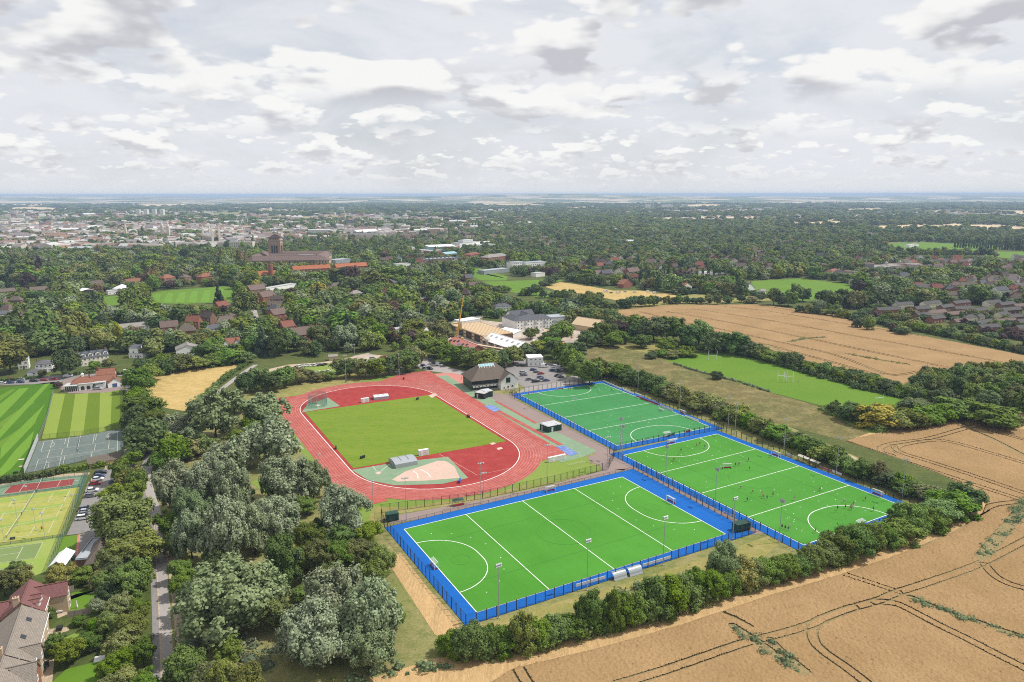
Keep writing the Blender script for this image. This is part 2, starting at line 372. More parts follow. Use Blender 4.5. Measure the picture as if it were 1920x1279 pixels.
tiles('tile_red', (.30, .115, .075), (.22, .085, .06)); tiles('tile_grey', (.30, .26, .22), (.24, .205, .17), .34, .5); tiles('tile_plum', (.26, .115, .105), (.20, .09, .085), .3, .25)
tiles('tile_brown', (.185, .15, .12), (.14, .112, .088)); tiles('slate', (.135, .14, .155), (.105, .11, .125)); tiles('tile_clay', (.33, .145, .09), (.26, .11, .07)); tiles('tile_orange', (.46, .165, .075), (.38, .125, .06)); tiles('tile_maroon', (.215, .15, .13), (.175, .12, .105))
tiles('tile_umber', (.115, .108, .106), (.09, .085, .084)); tiles('tile_dark', (.12, .09, .078), (.09, .07, .062)); tiles('thatch_grey', (.22, .20, .18), (.17, .155, .14))
tiles('pale_roof', (.34, .31, .28), (.28, .26, .24))
netting('mesh_dark', (.012, .02, .018), .13); netting('mesh_green', (.06, .30, .24), .45); netting('mesh_grey', (.15, .14, .15), .30); netting('net_thin', (.6, .62, .6), .35); netting('mesh_tennis', (.05, .14, .12), .42)
# foliage
foliage('leaf_oak', (.085, .128, .022), (.215, .285, .052), .035, .34)
foliage('leaf_bright', (.10, .155, .022), (.235, .33, .05), .02, .2)
foliage('leaf_olive', (.125, .14, .038), (.265, .275, .080), .03, .28)
foliage('leaf_dark', (.050, .082, .026), (.125, .178, .052), .025, .3)
foliage('leaf_silver', (.155, .195, .095), (.39, .44, .275), .015, .12, .1)
foliage('leaf_greygreen', (.12, .165, .068), (.28, .35, .17), .015, .12, .1)
foliage('leaf_copper', (.055, .032, .030), (.12, .072, .062), .015, .3)
foliage('leaf_yellow', (.20, .20, .03), (.44, .39, .07), .015, .15)
foliage('leaf_conifer', (.032, .06, .034), (.075, .11, .055), .01, .25)
foliage('leaf_hedge', (.075, .128, .016), (.185, .275, .036), .02, .2)
foliage('leaf_weed', (.10, .135, .065), (.26, .31, .16), .02, .2)
foliage('leaf_rust', (.12, .085, .04), (.24, .17, .08), .02, .2)
# ------------------------------------------------------------------ the land
mb = MB()
S_ = 42000.0
mb.add([(-S_, -3000, 0), (S_, -3000, 0), (S_, S_, 0), (-S_, S_, 0)], [(0, 1, 2, 3)])
mb.build('ground', m['meadow_green'], kind='structure')
Z = 0.02
# grass and rough ground around the sports ground
psheet('grass_verge', [(330,1279),(300,1100),(285,960),(320,840),(470,720),(560,690),(700,690),(760,705),(1150,715),(1480,800),(1770,930),(1560,1040),(1300,1060),(1080,1170),(860,1240),(640,1285)], m['rough_grass'], .02)
psheet('track_verge', [(480,745),(560,716),(650,700),(740,702),(765,712),(1060,840),(1120,880),(1040,905),(905,945),(715,962),(690,985),(600,905),(535,800)], m['grass'], .05)
psheet('dry_bank', [(460,745),(520,722),(600,706),(700,697),(735,702),(620,728),(540,742),(515,755)], m['dry_bank'], .07)
psheet('grass_bank', [(700,950),(760,952),(900,930),(1010,905),(1035,900),(1038,905),(905,938),(760,962),(712,968),(700,985),(690,975)], m['dry_bank'], .075)
psheet('lush_lawn', [(1010,905),(1035,880),(1085,855),(1101,857),(1105,866),(1095,870),(1125,875),(1122,884),(1050,898),(960,922)], m['grass'], .09)
psheet('dry_strip', [(690,985),(720,1000),(872,1180),(860,1215),(838,1205),(770,1130),(725,1050)], m['rough_grass'], .05)
psheet('straw_strip', [(728,1045),(752,1038),(800,1100),(862,1170),(852,1212),(815,1190),(770,1120),(732,1062)], m['straw'], .07)
psheet('front_bank', [(875,1182),(1000,1142),(1180,1092),(1370,1030),(1440,1005),(1462,1020),(1420,1055),(1300,1075),(1150,1115),(1020,1160),(860,1220)], m['dry_bank'], .05)
psheet('bank_path', [(1340,760),(1480,808),(1600,856),(1742,938),(1732,940),(1600,868),(1470,815),(1340,768)], m['gravel'], .06)
psheet('heath', [(1070,658),(1180,643),(1250,652),(1275,672),(1440,735),(1545,765),(1600,795),(1640,808),(1585,828),(1480,800),(1340,765),(1200,715),(1125,690)], m['heath'], .06)
psheet('pale_grass', [(1150,650),(1230,643),(1260,652),(1262,668),(1200,660)], m['dry_bank'], .09)
psheet('nettle_bank', [(1545,765),(1590,780),(1650,800),(1660,812),(1630,812),(1580,790)], m['grass'], .08)
rug = psheet('rugby_field', [(1245,675),(1290,664),(1375,660),(1402,668),(1560,708),(1690,745),(1702,756),(1660,770),(1560,766),(1440,735)], m['lawn_mid'], .10)
psheet('dry_meadow', [(268,716),(292,702),(360,690),(450,684),(442,690),(405,725),(365,765),(345,771),(310,765),(283,745)], m['dry_grass'], .05)
psheet('bramble_bed', [(330,1279),(355,1215),(480,1200),(650,1240),(740,1215),(800,1230),(760,1279)], m['rough_grass'], .04)
psheet('stubble', [(560,1400),(640,1285),(800,1236),(960,1218),(1180,1172),(1440,1078),(1620,1034),(1838,930),(1760,885),(1690,858),(1575,822),(1650,808),(1790,772),(1990,800),(2050,1400)], m['straw'], .035)
psheet('field_margin', [(640,1290),(800,1240),(960,1225),(1180,1180),(1440,1085),(1620,1040),(1840,935),(1860,960),(1700,1020),(1440,1115),(1180,1195),(960,1252),(820,1290)], m['straw'], .05)
psheet('pond', [(395,835),(420,828),(442,832),(440,845),(405,848)], m['pond'], .05)
# road and paths
road = strip('road', smooth_line([G(*p) for p in [(316,1330),(313,1279),(308,1165),(302,1067),(297,1020),(293,966),(283,930),(275,900),(278,875),(290,850),(312,822),(340,795),(370,768),(405,738),(455,700),(480,684)]]), 3.2, .055, m['road_pale'])
foot = strip('footpath', smooth_line([G(*p) for p in [(294,1330),(294,1279),(292,1165),(288,1067),(288,1020),(286,970),(273,940),(264,905),(267,880),(280,850)]]), 1.7, .06, m['asphalt'])
strip('kerb', smooth_line([G(*p) for p in [(303,1330),(303,1279),(299,1165),(294,1067),(291,1020),(288,966),(278,935),(268,905),(270,880)]]), .35, .075, m['gravel'])
strip('bridleway', smooth_line([G(*p) for p in [(345,1260),(341,1215),(335,1150),(329,1100),(324,1062),(318,1040),(313,1015)]]), 2.6, .05, m['gravel'])
strip('verge', smooth_line([G(*p) for p in [(335,1300),(331,1230),(322,1130),(314,1067),(308,1010),(304,960)]]), 1.1, .045, m['rough_grass'])
psheet('lane', [(236,712),(248,700),(250,745),(246,800),(240,860),(255,870),(262,880),(240,885),(232,850)], m['asphalt'], .05)
psheet('side_street', [(0,722),(0,712),(70,706),(130,703),(240,698),(240,704),(135,712),(100,720)], m['asphalt'], .05)
psheet('avenue', [(500,655),(478,600),(463,548),(470,548),(487,600),(514,655)], m['road_pale'], .05)
psheet('access_road', [(780,672),(800,672),(845,690),(890,700),(880,712),(838,700),(800,695),(785,690)], m['road_pale'], .05)
psheet('service_road', [(660,668),(690,662),(730,675),(745,690),(760,708),(752,712),(735,690)], m['road_pale'], .05)
psheet('sandy_path', [(470,700),(540,684),(600,680),(690,664),(690,667),(600,684),(540,690),(470,705)], m['gravel'], .06)
# grass car park and gravel car park
psheet('grass_car_park', [(520,700),(560,684),(640,680),(650,690),(625,706),(565,712)], m['grass'], .06)
psheet('gravel_car_park', [(660,675),(700,665),(745,670),(755,690),(700,690)], m['building_site'], .06)
psheet('car_park', [(930,690),(975,672),(1045,682),(1062,705),(1050,722),(985,728)], m['asphalt'], .06)
psheet('pale_apron', [(985,728),(1050,716),(1070,705),(1125,708),(1110,716),(980,742),(965,738)], m['road_pale'], .07)
psheet('building_ground', [(820,620),(900,600),(990,610),(1060,625),(1100,610),(1130,600),(1140,618),(1060,650),(960,665),(850,665)], m['building_site'], .05)
# the athletics ground: forecourt, green margins
psheet('forecourt', [(735,716),(765,705),(845,699),(880,706),(890,730),(850,735),(828,706),(770,716)], m['track_pink'], .08)
psheet('walkway', [(905,735),(965,742),(970,752),(1155,848),(1175,862),(1150,880),(1130,885),(1124,872),(1108,867),(1101,857),(1118,852),(1060,822),(960,770),(893,745)], m['walk_brown'], .08)
psheet('green_apron', [(810,707),(838,704),(900,742),(918,745),(1000,790),(1118,845),(1108,852),(1090,858),(1052,868),(1000,830),(900,765)], m['track_green'], .10)
TC = (-54.479, 325.661); TH = -1.06396; TLEN = 86.19; TR = 36.6
def TW(u, v): return (TC[0] + u*math.cos(TH) - v*math.sin(TH), TC[1] + u*math.sin(TH) + v*math.cos(TH))
def oval(r, n=28, v0=1.0):
    p = [(TLEN/2 + r*math.sin(a), -r*math.cos(a)) for a in (math.pi*i/n for i in range(n + 1))]
    p += [(-TLEN/2 - r*math.sin(a), r*math.cos(a)) for a in (math.pi*i/n for i in range(n + 1))]
    return [TW(*q) for q in p]
trk = empty('running_track', (*TW(0, 0), 0)); tag(trk, kind='structure')
def tsheet(name, pts, mat, z, parent=None): 
    o = sheet(name, pts, mat, z, None); 
    return o
def kid(o, root):
    """parent o to root, o staying where it is"""
    o.parent = root; o.matrix_parent_inverse = Matrix.Translation(-Vector(root.location))@Matrix.Identity(4) if root.rotation_euler.z == 0 else Matrix.LocRotScale(root.location, root.rotation_euler, None).inverted()
    if 'kind' in o: del o['kind']
    return o
# red oval, sprint straight and run-outs
kid(sheet('oval_surface', oval(TR + 9.9), m['track_red'], .12), trk)
kid(sheet('sprint_straight', [TW(-96, 36.6), TW(72, 36.6), TW(72, 50.5), TW(40, 50.8), TW(-80, 54), TW(-96, 55)], m['track_red'], .13), trk)
kid(sheet('corner_apron', [TW(-60, 36.7), TW(-96, 36.7), TW(-82, 12), TW(-64, 24)], m['track_red'], .125), trk)
kid(sheet('run_out', [TW(20, -36.6), TW(20, -46.5), TW(78.5, -46.8), TW(78.5, -33), TW(60, -36.6)], m['track_red'], .127), trk)
kid(sheet('run_out', [TW(-20, -36.6), TW(-20, -46.5), TW(-79, -44.5), TW(-79, -30), TW(-60, -36.6)], m['track_red'], .1285), trk)
kid(sheet('inner_apron', oval(TR - .15), m['track_deep'], .135), trk)
kid(sheet('infield', [TW(-45.2, -34.6), TW(-43.4, 34.8), TW(43.8, 34.8), TW(41.6, -35.2)], m['infield_grass'], .17), trk)
for k in range(9):
    r = TR + .12 + 1.22*k; mb = MB(); o = oval(r); o.append(o[0]); ribbon_mb(mb, o, .30 if k == 0 else .11, .15 + .002*k)
    kid(mb.build('lane_line', m['white_line'] if k == 0 else m['track_line']), trk)
for k in range(1, 9):
    mb = MB(); ribbon_mb(mb, [TW(-94, TR + 1.22*k), TW(70, TR + 1.22*k)], .11, .18); kid(mb.build('lane_line', m['track_line']), trk)
for u, a, b in ((-44, 36.6, 46.5), (46, -46, -36.8), (52, -46, -37), (66, 37, 50), (-60, 37, 54), (-28, 37, 47)):
    mb = MB(); ribbon_mb(mb, [TW(u, a), TW(u, b)], .2, .19); kid(mb.build('finish_line', m['track_line']), trk)
# throwing areas at both ends of the infield
kid(psheet('cage_base', [(566,774),(577,757),(600,752),(615,746),(638,762)], m['track_green'], .18), trk)
kid(psheet('throwing_area', [(659,882),(735,869),(840,857),(878,897),(830,908),(740,911),(690,901)], m['track_green'], .18), trk)
kid(psheet('landing_sector', [(735,900),(760,885),(820,865),(835,865),(852,875),(862,897),(800,902),(745,904)], m['sector_pink'], .20), trk)
kid(psheet('throwing_circle', [(703,888),(710,885),(716,888),(709,891)], m['sector_pink'], .20), trk)
def pline(name, px, w, z, mat, root, closed=False):
    mb = MB(); l = [G(*p) for p in px]; ribbon_mb(mb, l + ([l[0]] if closed else []), w, z); return kid(mb.build(name, mat), root)
pline('painted_line', [(699,875),(709,888),(731,871)], .2, .21, m['white_line'], trk)
pline('painted_line', [(823,852),(895,892),(960,878)], .25, .21, m['track_line'], trk)
pline('painted_line', [(775,884),(783,890),(784,898)], .3, .22, m['white_line'], trk)
pline('painted_line', [(788,881),(802,888),(808,896)], .3, .22, m['white_line'], trk)
pline('painted_line', [(795,742),(800,758),(815,790),(824,815),(838,847)], .16, .20, m['green_light'], trk)
for a, b in (((640,782),(700,860)),((655,777),(715,850)),((613,775),(650,820)),((800,853),(835,790)),((630,800),(690,866)),((855,825),(866,808))):
    pline('scuffed_line', [a, b], .13, .20, m['green_light'], trk)
for px in ([(918,832),(926,830),(930,833),(922,835)], [(931,841),(940,839),(943,842),(934,845)], [(803,742),(816,738),(820,741),(810,747)]):
    kid(psheet('pale_mat', px, m['sector_pink'], .20), trk)
# runways and pits beyond the straight
kid(psheet('runway', [(928,770),(936,769),(1056,834),(1048,836)], m['track_red'], .16), trk)
kid(psheet('runway', [(927,753),(931,752),(1007,793),(1003,795)], m['track_red'], .16), trk)
kid(psheet('sand_pit', [(907,762),(923,760),(940,769),(926,773)], m['mat_blue'], .19), trk)
kid(psheet('sand_pit', [(1042,838),(1058,836),(1084,851),(1069,856)], m['mat_blue'], .19), trk)

# ------------------------------------------------------------------ hockey pitches
PA = ((-36.244, 218.563), .50645, -1); PB = ((47.921, 286.706), -1.05373, 1); PC = ((4.808, 379.714), -1.09323, 1)
def PW(P, u, v):
    (x, y), t, s = P; v *= s; return (x + u*math.cos(t) - v*math.sin(t), y + u*math.sin(t) + v*math.cos(t))
LX, LY = 91.4, 55.0
def pitch(P, mu0, mu1, mv0, mv1, green, z=.10):
    root = empty('hockey_pitch', (*PW(P, LX/2, LY/2), 0)); tag(root, kind='structure')
    kid(sheet('blue_surround', [PW(P, -mu0, -mv0), PW(P, LX + mu1, -mv0), PW(P, LX + mu1, LY + mv1), PW(P, -mu0, LY + mv1)], m['pitch_blue'], z), root)
    kid(sheet('green_turf', [PW(P, 0, 0), PW(P, LX, 0), PW(P, LX, LY), PW(P, 0, LY)], green, z + .02), root)
    def ln(pts, w=.22, mat=None, zz=.04, nm='white_line'):
        mb = MB(); ribbon_mb(mb, [PW(P, *q) for q in pts], w, z + zz); kid(mb.build(nm, mat or m['white_line']), root)
    for a, b in (((0, -.11), (0, LY + .11)), ((LX, -.11), (LX, LY + .11))): ln((a, b), zz=.042)
    for a, b in (((0, 0), (LX, 0)), ((0, LY), (LX, LY))): ln((a, b))
    for u in (22.9, LX/2, LX - 22.9): ln(((u, .12), (u, LY - .12)))
    for e in (0, 1):
        c = LY/2; q = []
        for i in range(13): a = math.pi/2*i/12; q.append((14.63*math.sin(a), c - 1.83 - 14.63*math.cos(a)))
        for i in range(13): a = math.pi/2*i/12; q.append((14.63*math.cos(a), c + 1.83 + 14.63*math.sin(a)))
        q = [(u if e == 0 else LX - u, v) for u, v in q]; ln(q, .24, zz=.046)
        for i in range(1, 9):          # broken line five metres farther out
            a = math.pi*(i/9 - .5); u = 19.6*math.cos(a); v = c + 19.6*math.sin(a) + (1.83 if a > 0 else -1.83)*0.9
            u = u if e == 0 else LX - u
            ln([(u - .15, v), (u + .15, v)], .3, zz=.05, nm='broken_line')
        s = (lambda u: u) if e == 0 else (lambda u: LX - u)
        ln([(s(8 + 3*math.cos(a)), c + 3*math.sin(a)) for a in (2*math.pi*i/20 for i in range(21))], .10, m['faint_line'], .052, 'faint_line')
    for k in (0.25, 0.75): ln(((4, LY*k), (LX - 4, LY*k)), .12, m['faint_line'], .054, 'faint_line')
    ln([(LX/2 + 9*math.cos(a), LY/2 + 9*math.sin(a)) for a in (2*math.pi*i/28 for i in range(29))], .10, m['faint_line'], .056, 'faint_line')
    return root
pitch(PA, 5.2, 9.0, 4.4, 4.2, m['pitch_green'])
pitch(PB, 4.2, 4.5, 4.5, 4.0, m['pitch_green_b'], .11)
pitch(PC, 4.0, 4.6, 4.6, 3.6, m['pitch_green_deep'])
psheet('pitch_alley', [(1150,880),(1175,862),(1412,988),(1440,1000),(1410,1003),(1385,990),(1180,884)], m['walk_brown'], .085)
psheet('pitch_path', [(716,972),(900,938),(1040,908),(1140,880),(1175,880),(1140,892),(900,952),(735,983)], m['walk_brown'], .085)

# ------------------------------------------------------------------ lawns and courts west of the road
ck = psheet('cricket_field', [(0,728),(70,720),(103,716),(100,745),(72,818),(46,888),(0,900),(-120,905),(-180,760)], m['lawn_dark'], .05)
for px in ([(0,758),(36,729),(55,727),(0,784)], [(-60,830),(-20,790),(-5,800),(-60,850)], [(0,805),(84,720),(94,719),(0,822)], [(2,838),(85,757),(92,745),(60,800),(0,862)], [(28,845),(64,808),(56,838),(20,880),(0,895),(0,880)], [(-80,900),(-10,825),(0,830),(-60,905)]):
    kid(psheet('mown_stripe', px, m['lawn_light'], .07), ck)
for px in ([(0,742),(20,731),(30,730),(0,752)], [(0,792),(60,752),(66,754),(0,803)], [(0,828),(70,782),(66,795),(0,840)]):
    kid(psheet('mown_stripe', px, m['lawn_mid'], .06), ck)
bg_ = psheet('bowling_lawn', [(100,738),(140,739),(200,736),(230,730),(230,803),(200,809),(155,817),(78,824)], m['green_light'], .06)
for px in ([(122,739),(141,739),(130,820),(104,822)], [(166,737),(188,736),(185,812),(156,816)], [(210,734),(230,731),(230,803),(207,808)]):
    kid(psheet('mown_stripe', px, m['green_dark'], .08), bg_)
nb = psheet('netball_court', [(72,828),(150,818),(231,803),(233,842),(140,868),(48,888)], m['court_grey'], .07)
def clines(root, z, mat, w, segs, nm='court_line'):
    for s in segs: pline(nm, s, w, z, mat, root)
clines(nb, .09, m['pale_line'], .16, [[(77,847),(83,828)],[(77,847),(201,829)],[(83,828),(158,819)],[(205,830),(203,818),(221,808)],[(94,840),(99,826)],[(121,833),(124,822)],[(126,839),(130,820)],[(174,832),(177,815)],[(179,825),(181,815)],[(203,842),(205,828)],[(88,860),(94,843)],[(115,853),(118,843)],[(177,845),(179,834)],[(72,862),(220,840)],[(65,884),(72,862)],[(65,884),(82,881)],[(82,881),(88,864)],[(110,877),(115,857)],[(117,876),(122,855)],[(220,850),(220,808)],[(171,857),(173,846)],[(96,839),(101,836),(102,832),(97,828)],[(203,823),(200,818),(204,813)],[(84,880),(91,876),(92,868),(86,866)]])
tc = psheet('tennis_ground', [(0,905),(60,893),(166,888),(160,905),(135,965),(97,1068),(60,1082),(0,1090),(-90,1100),(-130,915)], m['court_green'], .06)
kid(psheet('gravel_edge', [(0,905),(60,893),(168,886),(168,890),(60,899),(0,911)], m['gravel'], .08), tc)
kid(psheet('red_court', [(5,927),(22,910),(141,898),(135,910)], m['court_red'], .08), tc)
clines(tc, .10, m['pale_line'], .14, [[(5,927),(22,910),(141,898),(135,910),(5,927)],[(36,923),(46,908)],[(107,913),(114,901)],[(0,933),(135,915)]])
kid(psheet('grass_court', [(-130,945),(0,932),(150,914),(135,965),(118,1005),(0,1022),(-140,1040)], m['court_grass'], .09), tc)
kid(psheet('worn_court', [(-140,1040),(0,1022),(118,1006),(97,1068),(60,1082),(-120,1110)], m['court_worn'], .08), tc)
for px in ([(-140,950),(0,936),(130,920),(128,926),(0,943),(-140,958)], [(-140,975),(0,960),(122,944),(120,949),(0,967),(-140,982)], [(-140,1000),(0,985),(112,970),(110,975),(0,992),(-140,1008)]):
    kid(psheet('mown_stripe', px, m['court_worn'], .11), tc)
clines(tc, .125, m['pale_line'], .16, [[(90,942),(100,925)],[(120,940),(131,920)],[(16,952),(26,935)],[(105,970),(117,946)],[(74,970),(84,953)],[(57,1001),(68,983)],[(90,1000),(102,975)],[(0,975),(8,962)],[(8,951),(130,932)],[(0,992),(108,968)],[(0,965),(118,948)],[(0,1012),(90,1000)]])
kid(psheet('dark_court', [(-60,1035),(0,1027),(80,1018),(66,1047),(0,1056),(-60,1062)], m['court_grass_dark'], .10), tc)
kid(psheet('dark_court', [(-60,1075),(0,1067),(61,1056),(50,1078),(0,1090)], m['court_grass_dark'], .10), tc)
clines(tc, .13, m['pale_line'], .16, [[(0,1030),(80,1018),(66,1047),(0,1056)],[(0,1042),(36,1037)],[(31,1049),(43,1026)],[(0,1069),(61,1056),(50,1078)],[(20,1085),(30,1063)]])
psheet('tennis_car_park', [(197,878),(226,865),(224,905),(205,945),(188,990),(150,1001),(125,1004),(150,950),(165,905)], m['asphalt'], .065)
psheet('gravel_patch', [(196,872),(222,864),(226,868),(224,880),(198,880)], m['gravel'], .075)
psheet('small_lawn', [(113,1008),(146,1003),(141,1040),(104,1052)], m['lawn_mid'], .07)
psheet('paved_yard', [(150,1003),(186,990),(180,1010),(160,1062),(143,1064)], m['asphalt'], .07)
psheet('lawn_path', [(146,1003),(151,1002),(144,1060),(139,1060)], m['track_pink'], .075)
psheet('pavilion_terrace', [(110,728),(122,712),(150,705),(232,722),(232,732),(180,738),(130,738)], m['walk_brown'], .07)
# gardens of the terrace
psheet('garden_lawn', [(134,1112),(170,1107),(198,1108),(190,1148),(128,1150)], m['lawn_mid'], .05)
psheet('garden_patio', [(105,1135),(130,1118),(190,1104),(192,1110),(134,1116),(127,1152),(108,1160)], m['gravel'], .055)
psheet('garden_lawn', [(98,1279),(125,1255),(185,1240),(190,1279),(180,1330),(80,1330)], m['lawn_mid'], .05)
psheet('garden_patio', [(87,1210),(92,1180),(128,1176),(130,1182),(98,1195)], m['gravel'], .055)
psheet('garden_patio', [(72,1279),(82,1235),(102,1235),(98,1279),(90,1320),(60,1320)], m['gravel'], .055)
psheet('garden_lawn', [(100,1205),(180,1170),(205,1180),(150,1215)], m['grass'], .045)
psheet('stepping_path', [(178,1265),(182,1255),(192,1246),(199,1252),(196,1268)], m['track_pink'], .06)
psheet('paving_slab', [(175,1243),(178,1232),(198,1228),(195,1240)], m['white_wall'], .10, thick=.06)
# ------------------------------------------------------------------ lawns and fields farther away
for nm, px, mt in (('school_field', [(278,552),(300,546),(420,537),(436,540),(436,566),(340,570),(282,568)], 'lawn_mid'), ('school_field', [(186,558),(222,554),(224,572),(196,574)], 'lawn_mid'),
    ('school_pitch', [(0,520),(40,518),(64,520),(56,528),(0,530)], 'pitch_green_deep'), ('school_lawn', [(0,530),(55,528),(40,540),(0,545)], 'lawn_mid'),
    ('playing_field', [(850,506),(900,503),(952,519),(950,526),(902,526)], 'lawn_mid'), ('playing_field', [(905,528),(955,527),(1050,523),(1054,527),(960,545),(930,540)], 'lawn_mid'), ('playing_field', [(955,547),(990,538),(1056,552),(1054,560),(1000,556)], 'lawn_mid'),
    ('meadow', [(1022,538),(1050,529),(1100,536),(1150,545),(1200,545),(1265,551),(1270,560),(1180,568),(1100,552),(1060,550)], 'dry_grass'), ('meadow', [(1160,562),(1260,558),(1300,552),(1420,553),(1470,562),(1250,575),(1185,578)], 'dry_bank'),
    ('cricket_ground', [(1370,538),(1400,528),(1500,522),(1600,534),(1650,548),(1560,552),(1510,566),(1420,556)], 'lawn_mid'), ('cricket_square', [(1480,543),(1503,541),(1504,543),(1482,545)], 'far_wheat'),
    ('recreation_ground', [(1635,462),(1680,456),(1740,455),(1820,459),(1900,464),(1800,472),(1760,476),(1680,474)], 'lawn_mid'), ('recreation_ground', [(1830,476),(1870,472),(1925,472),(1925,486),(1880,484)], 'lawn_mid'), ('park_field', [(1120,450),(1180,449),(1178,454),(1130,456)], 'lawn_mid'),
    ('lawn', [(470,905),(500,890),(505,930)], 'grass')):
    psheet(nm, px, m[mt], .05)
for i in range(6):
    a = i/6; kid(psheet('mown_stripe', [(290 + 140*a, 551 - 11*a + 1), (302 + 140*a, 550 - 11*a + 1), (312 + 140*a - 14, 568 - 2*a), (296 + 140*a - 14, 568 - 2*a)], m['lawn_light'], .08), bpy.data.objects['school_field'])
for i in range(5):
    kid(psheet('mown_stripe', [(862 + 18*i, 506 + 3.2*i - 1), (870 + 18*i, 507 + 3.2*i - 1), (952 - 6*(4 - i)*1.0, 520 + i - 4 + i*.6), (940 - 6*(4 - i), 519 + i - 3 + i*.6)], m['lawn_light'], .08), bpy.data.objects['playing_field'])
FF = [('far_wheat', [(1430,420),(1470,418),(1680,412),(1680,416),(1480,425)]), ('far_green', [(1450,428),(1560,424),(1640,430),(1480,432)]), ('far_wheat', [(1612,425),(1700,422),(1840,424),(1760,432),(1620,430)]), ('far_wheat', [(1760,419),(1880,424),(1925,430),(1925,436),(1830,430)]), ('far_green', [(1630,442),(1760,438),(1800,442),(1640,446)]),
    ('far_wheat', [(1520,394),(1640,391),(1660,396),(1540,398)]), ('far_wheat', [(1870,397),(1925,395),(1925,402),(1880,401)]), ('far_wheat', [(1140,376),(1200,374),(1280,381),(1240,383),(1150,380)]), ('far_wheat', [(880,384),(960,379),(1046,387),(960,388)]), ('far_wheat', [(1100,374),(1140,372),(1150,376),(1110,377)]), ('far_wheat', [(1250,385),(1330,383),(1430,388),(1300,390)]),
    ('far_wheat', [(500,372),(600,366),(720,371),(640,377)]), ('far_wheat', [(640,376),(760,370),(900,373),(820,380)]), ('far_wheat', [(0,383),(120,380),(118,384),(0,387)]), ('far_wheat', [(210,386),(330,381),(470,382),(300,388)]), ('far_wheat', [(0,390),(60,388),(150,392),(40,395)]), ('far_green', [(820,383),(880,381),(900,384),(840,386)]), ('far_wheat', [(1700,400),(1760,397),(1800,399),(1740,402)]), ('far_wheat', [(1050,390),(1100,388),(1140,391),(1080,393)])]
for mt, px in FF: psheet('wheat_field' if mt == 'far_wheat' else 'pasture', px, m[mt], .3)
# ------------------------------------------------------------------ standing wheat
def crop_mat():
    t = NT('wheat'); p = t.pos()
    n = t.noise(p, .05, 5, .6); n2 = t.noise(p, 2.4, 4, .75); n3 = t.noise(t.scaled(p, (.18, 2.2, 1), R(-28)), .9, 3, .6)
    c = t.mix(t.rng(n, .35, .65), (.37, .24, .117), (.295, .19, .086)); c = t.mix(t.rng(n2, .42, .68, 0, .8), c, (.22, .14, .065)); c = t.mix(t.rng(n3, .52, .7, 0, .4), c, (.27, .175, .085))  # fine dark speckle in the colour stands in for small shadows in the crop
    t.bump(n2, .5, .2); return t.done(c, .95, .1)
m['wheat'] = crop_mat()
def crop(name, px, tracks, cell, h, seed=1, rel=.22):
    poly = ccw([G(*p) for p in px]); P = np.array(poly); x0, y0 = P.min(0); x1, y1 = P.max(0)
    nx = int((x1 - x0)/cell) + 2; ny = int((y1 - y0)/cell) + 2
    X, Y = np.meshgrid(x0 + cell*np.arange(nx), y0 + cell*np.arange(ny)); rng = np.random.default_rng(seed)
    ins = inpoly(X, Y, poly)
    d = np.full(X.shape, 99.); ux = np.zeros(X.shape); uy = np.zeros(X.shape)
    for px_, gap, wd in tracks:
        l = smooth_line([G(*p) for p in px_], 4); q = np.full(X.shape, 1e6); qx = np.zeros(X.shape); qy = np.zeros(X.shape)
        for i in range(len(l) - 1):
            ax, ay = l[i]; bx, by = l[i + 1]; L2 = (bx - ax)**2 + (by - ay)**2 + 1e-9
            t = np.clip(((X - ax)*(bx - ax) + (Y - ay)*(by - ay))/L2, 0, 1); rx = X - ax - t*(bx - ax); ry = Y - ay - t*(by - ay); r = np.hypot(rx, ry); n = r < q; q = np.where(n, r, q); qx = np.where(n, rx/(r + 1e-6), qx); qy = np.where(n, ry/(r + 1e-6), qy)
        sg = np.sign(q - gap/2) if gap else 1.0; dd = (np.abs(q - gap/2) if gap else q) - wd/2; n = dd < d
        d = np.where(n, dd, d); ux = np.where(n, qx*sg, ux); uy = np.where(n, qy*sg, uy)
    # rows of the crop end cleanly along the wheel tracks: points near an edge are drawn onto it
    snap = np.abs(d) < cell*.55; fx = X - np.where(snap, d*ux, 0); fy = Y - np.where(snap, d*uy, 0)
    hh = h + rng.normal(0, rel*.5, X.shape)*np.where(snap, .4, 1) + .10*np.sin(X*.13 + 2*np.sin(Y*.05)); hh = np.where(snap, hh*.93, hh)
    jx = np.where(snap, 0, rng.uniform(-.3, .3, X.shape)*cell); jy = np.where(snap, 0, rng.uniform(-.3, .3, X.shape)*cell)
    edge = ins & ~(np.roll(ins, 1, 0) & np.roll(ins, -1, 0) & np.roll(ins, 1, 1) & np.roll(ins, -1, 1)); hh[edge] = .06
    idx = -np.ones(X.shape, int); idx[ins] = np.arange(ins.sum())
    v = np.stack([(fx + jx)[ins], (fy + jy)[ins], hh[ins]], 1); dn = np.where(snap, 0, d)[ins]
    q = np.stack([idx[:-1, :-1], idx[:-1, 1:], idx[1:, 1:], idx[1:, :-1]], -1).reshape(-1, 4); q = q[(q >= 0).all(1)]
    dq = d[ins][q]; q = q[~((dn[q].min(1) < -.01) | ((dq.mean(1) < 0) & (np.abs(dq) < cell*1.2).all(1)))]
    sheet(name + '_soil', poly, m['track_soil'], .05 if seed != 2 else .12)
    return put(name, fast_mesh(name, v, q, m['wheat']), kind='structure')
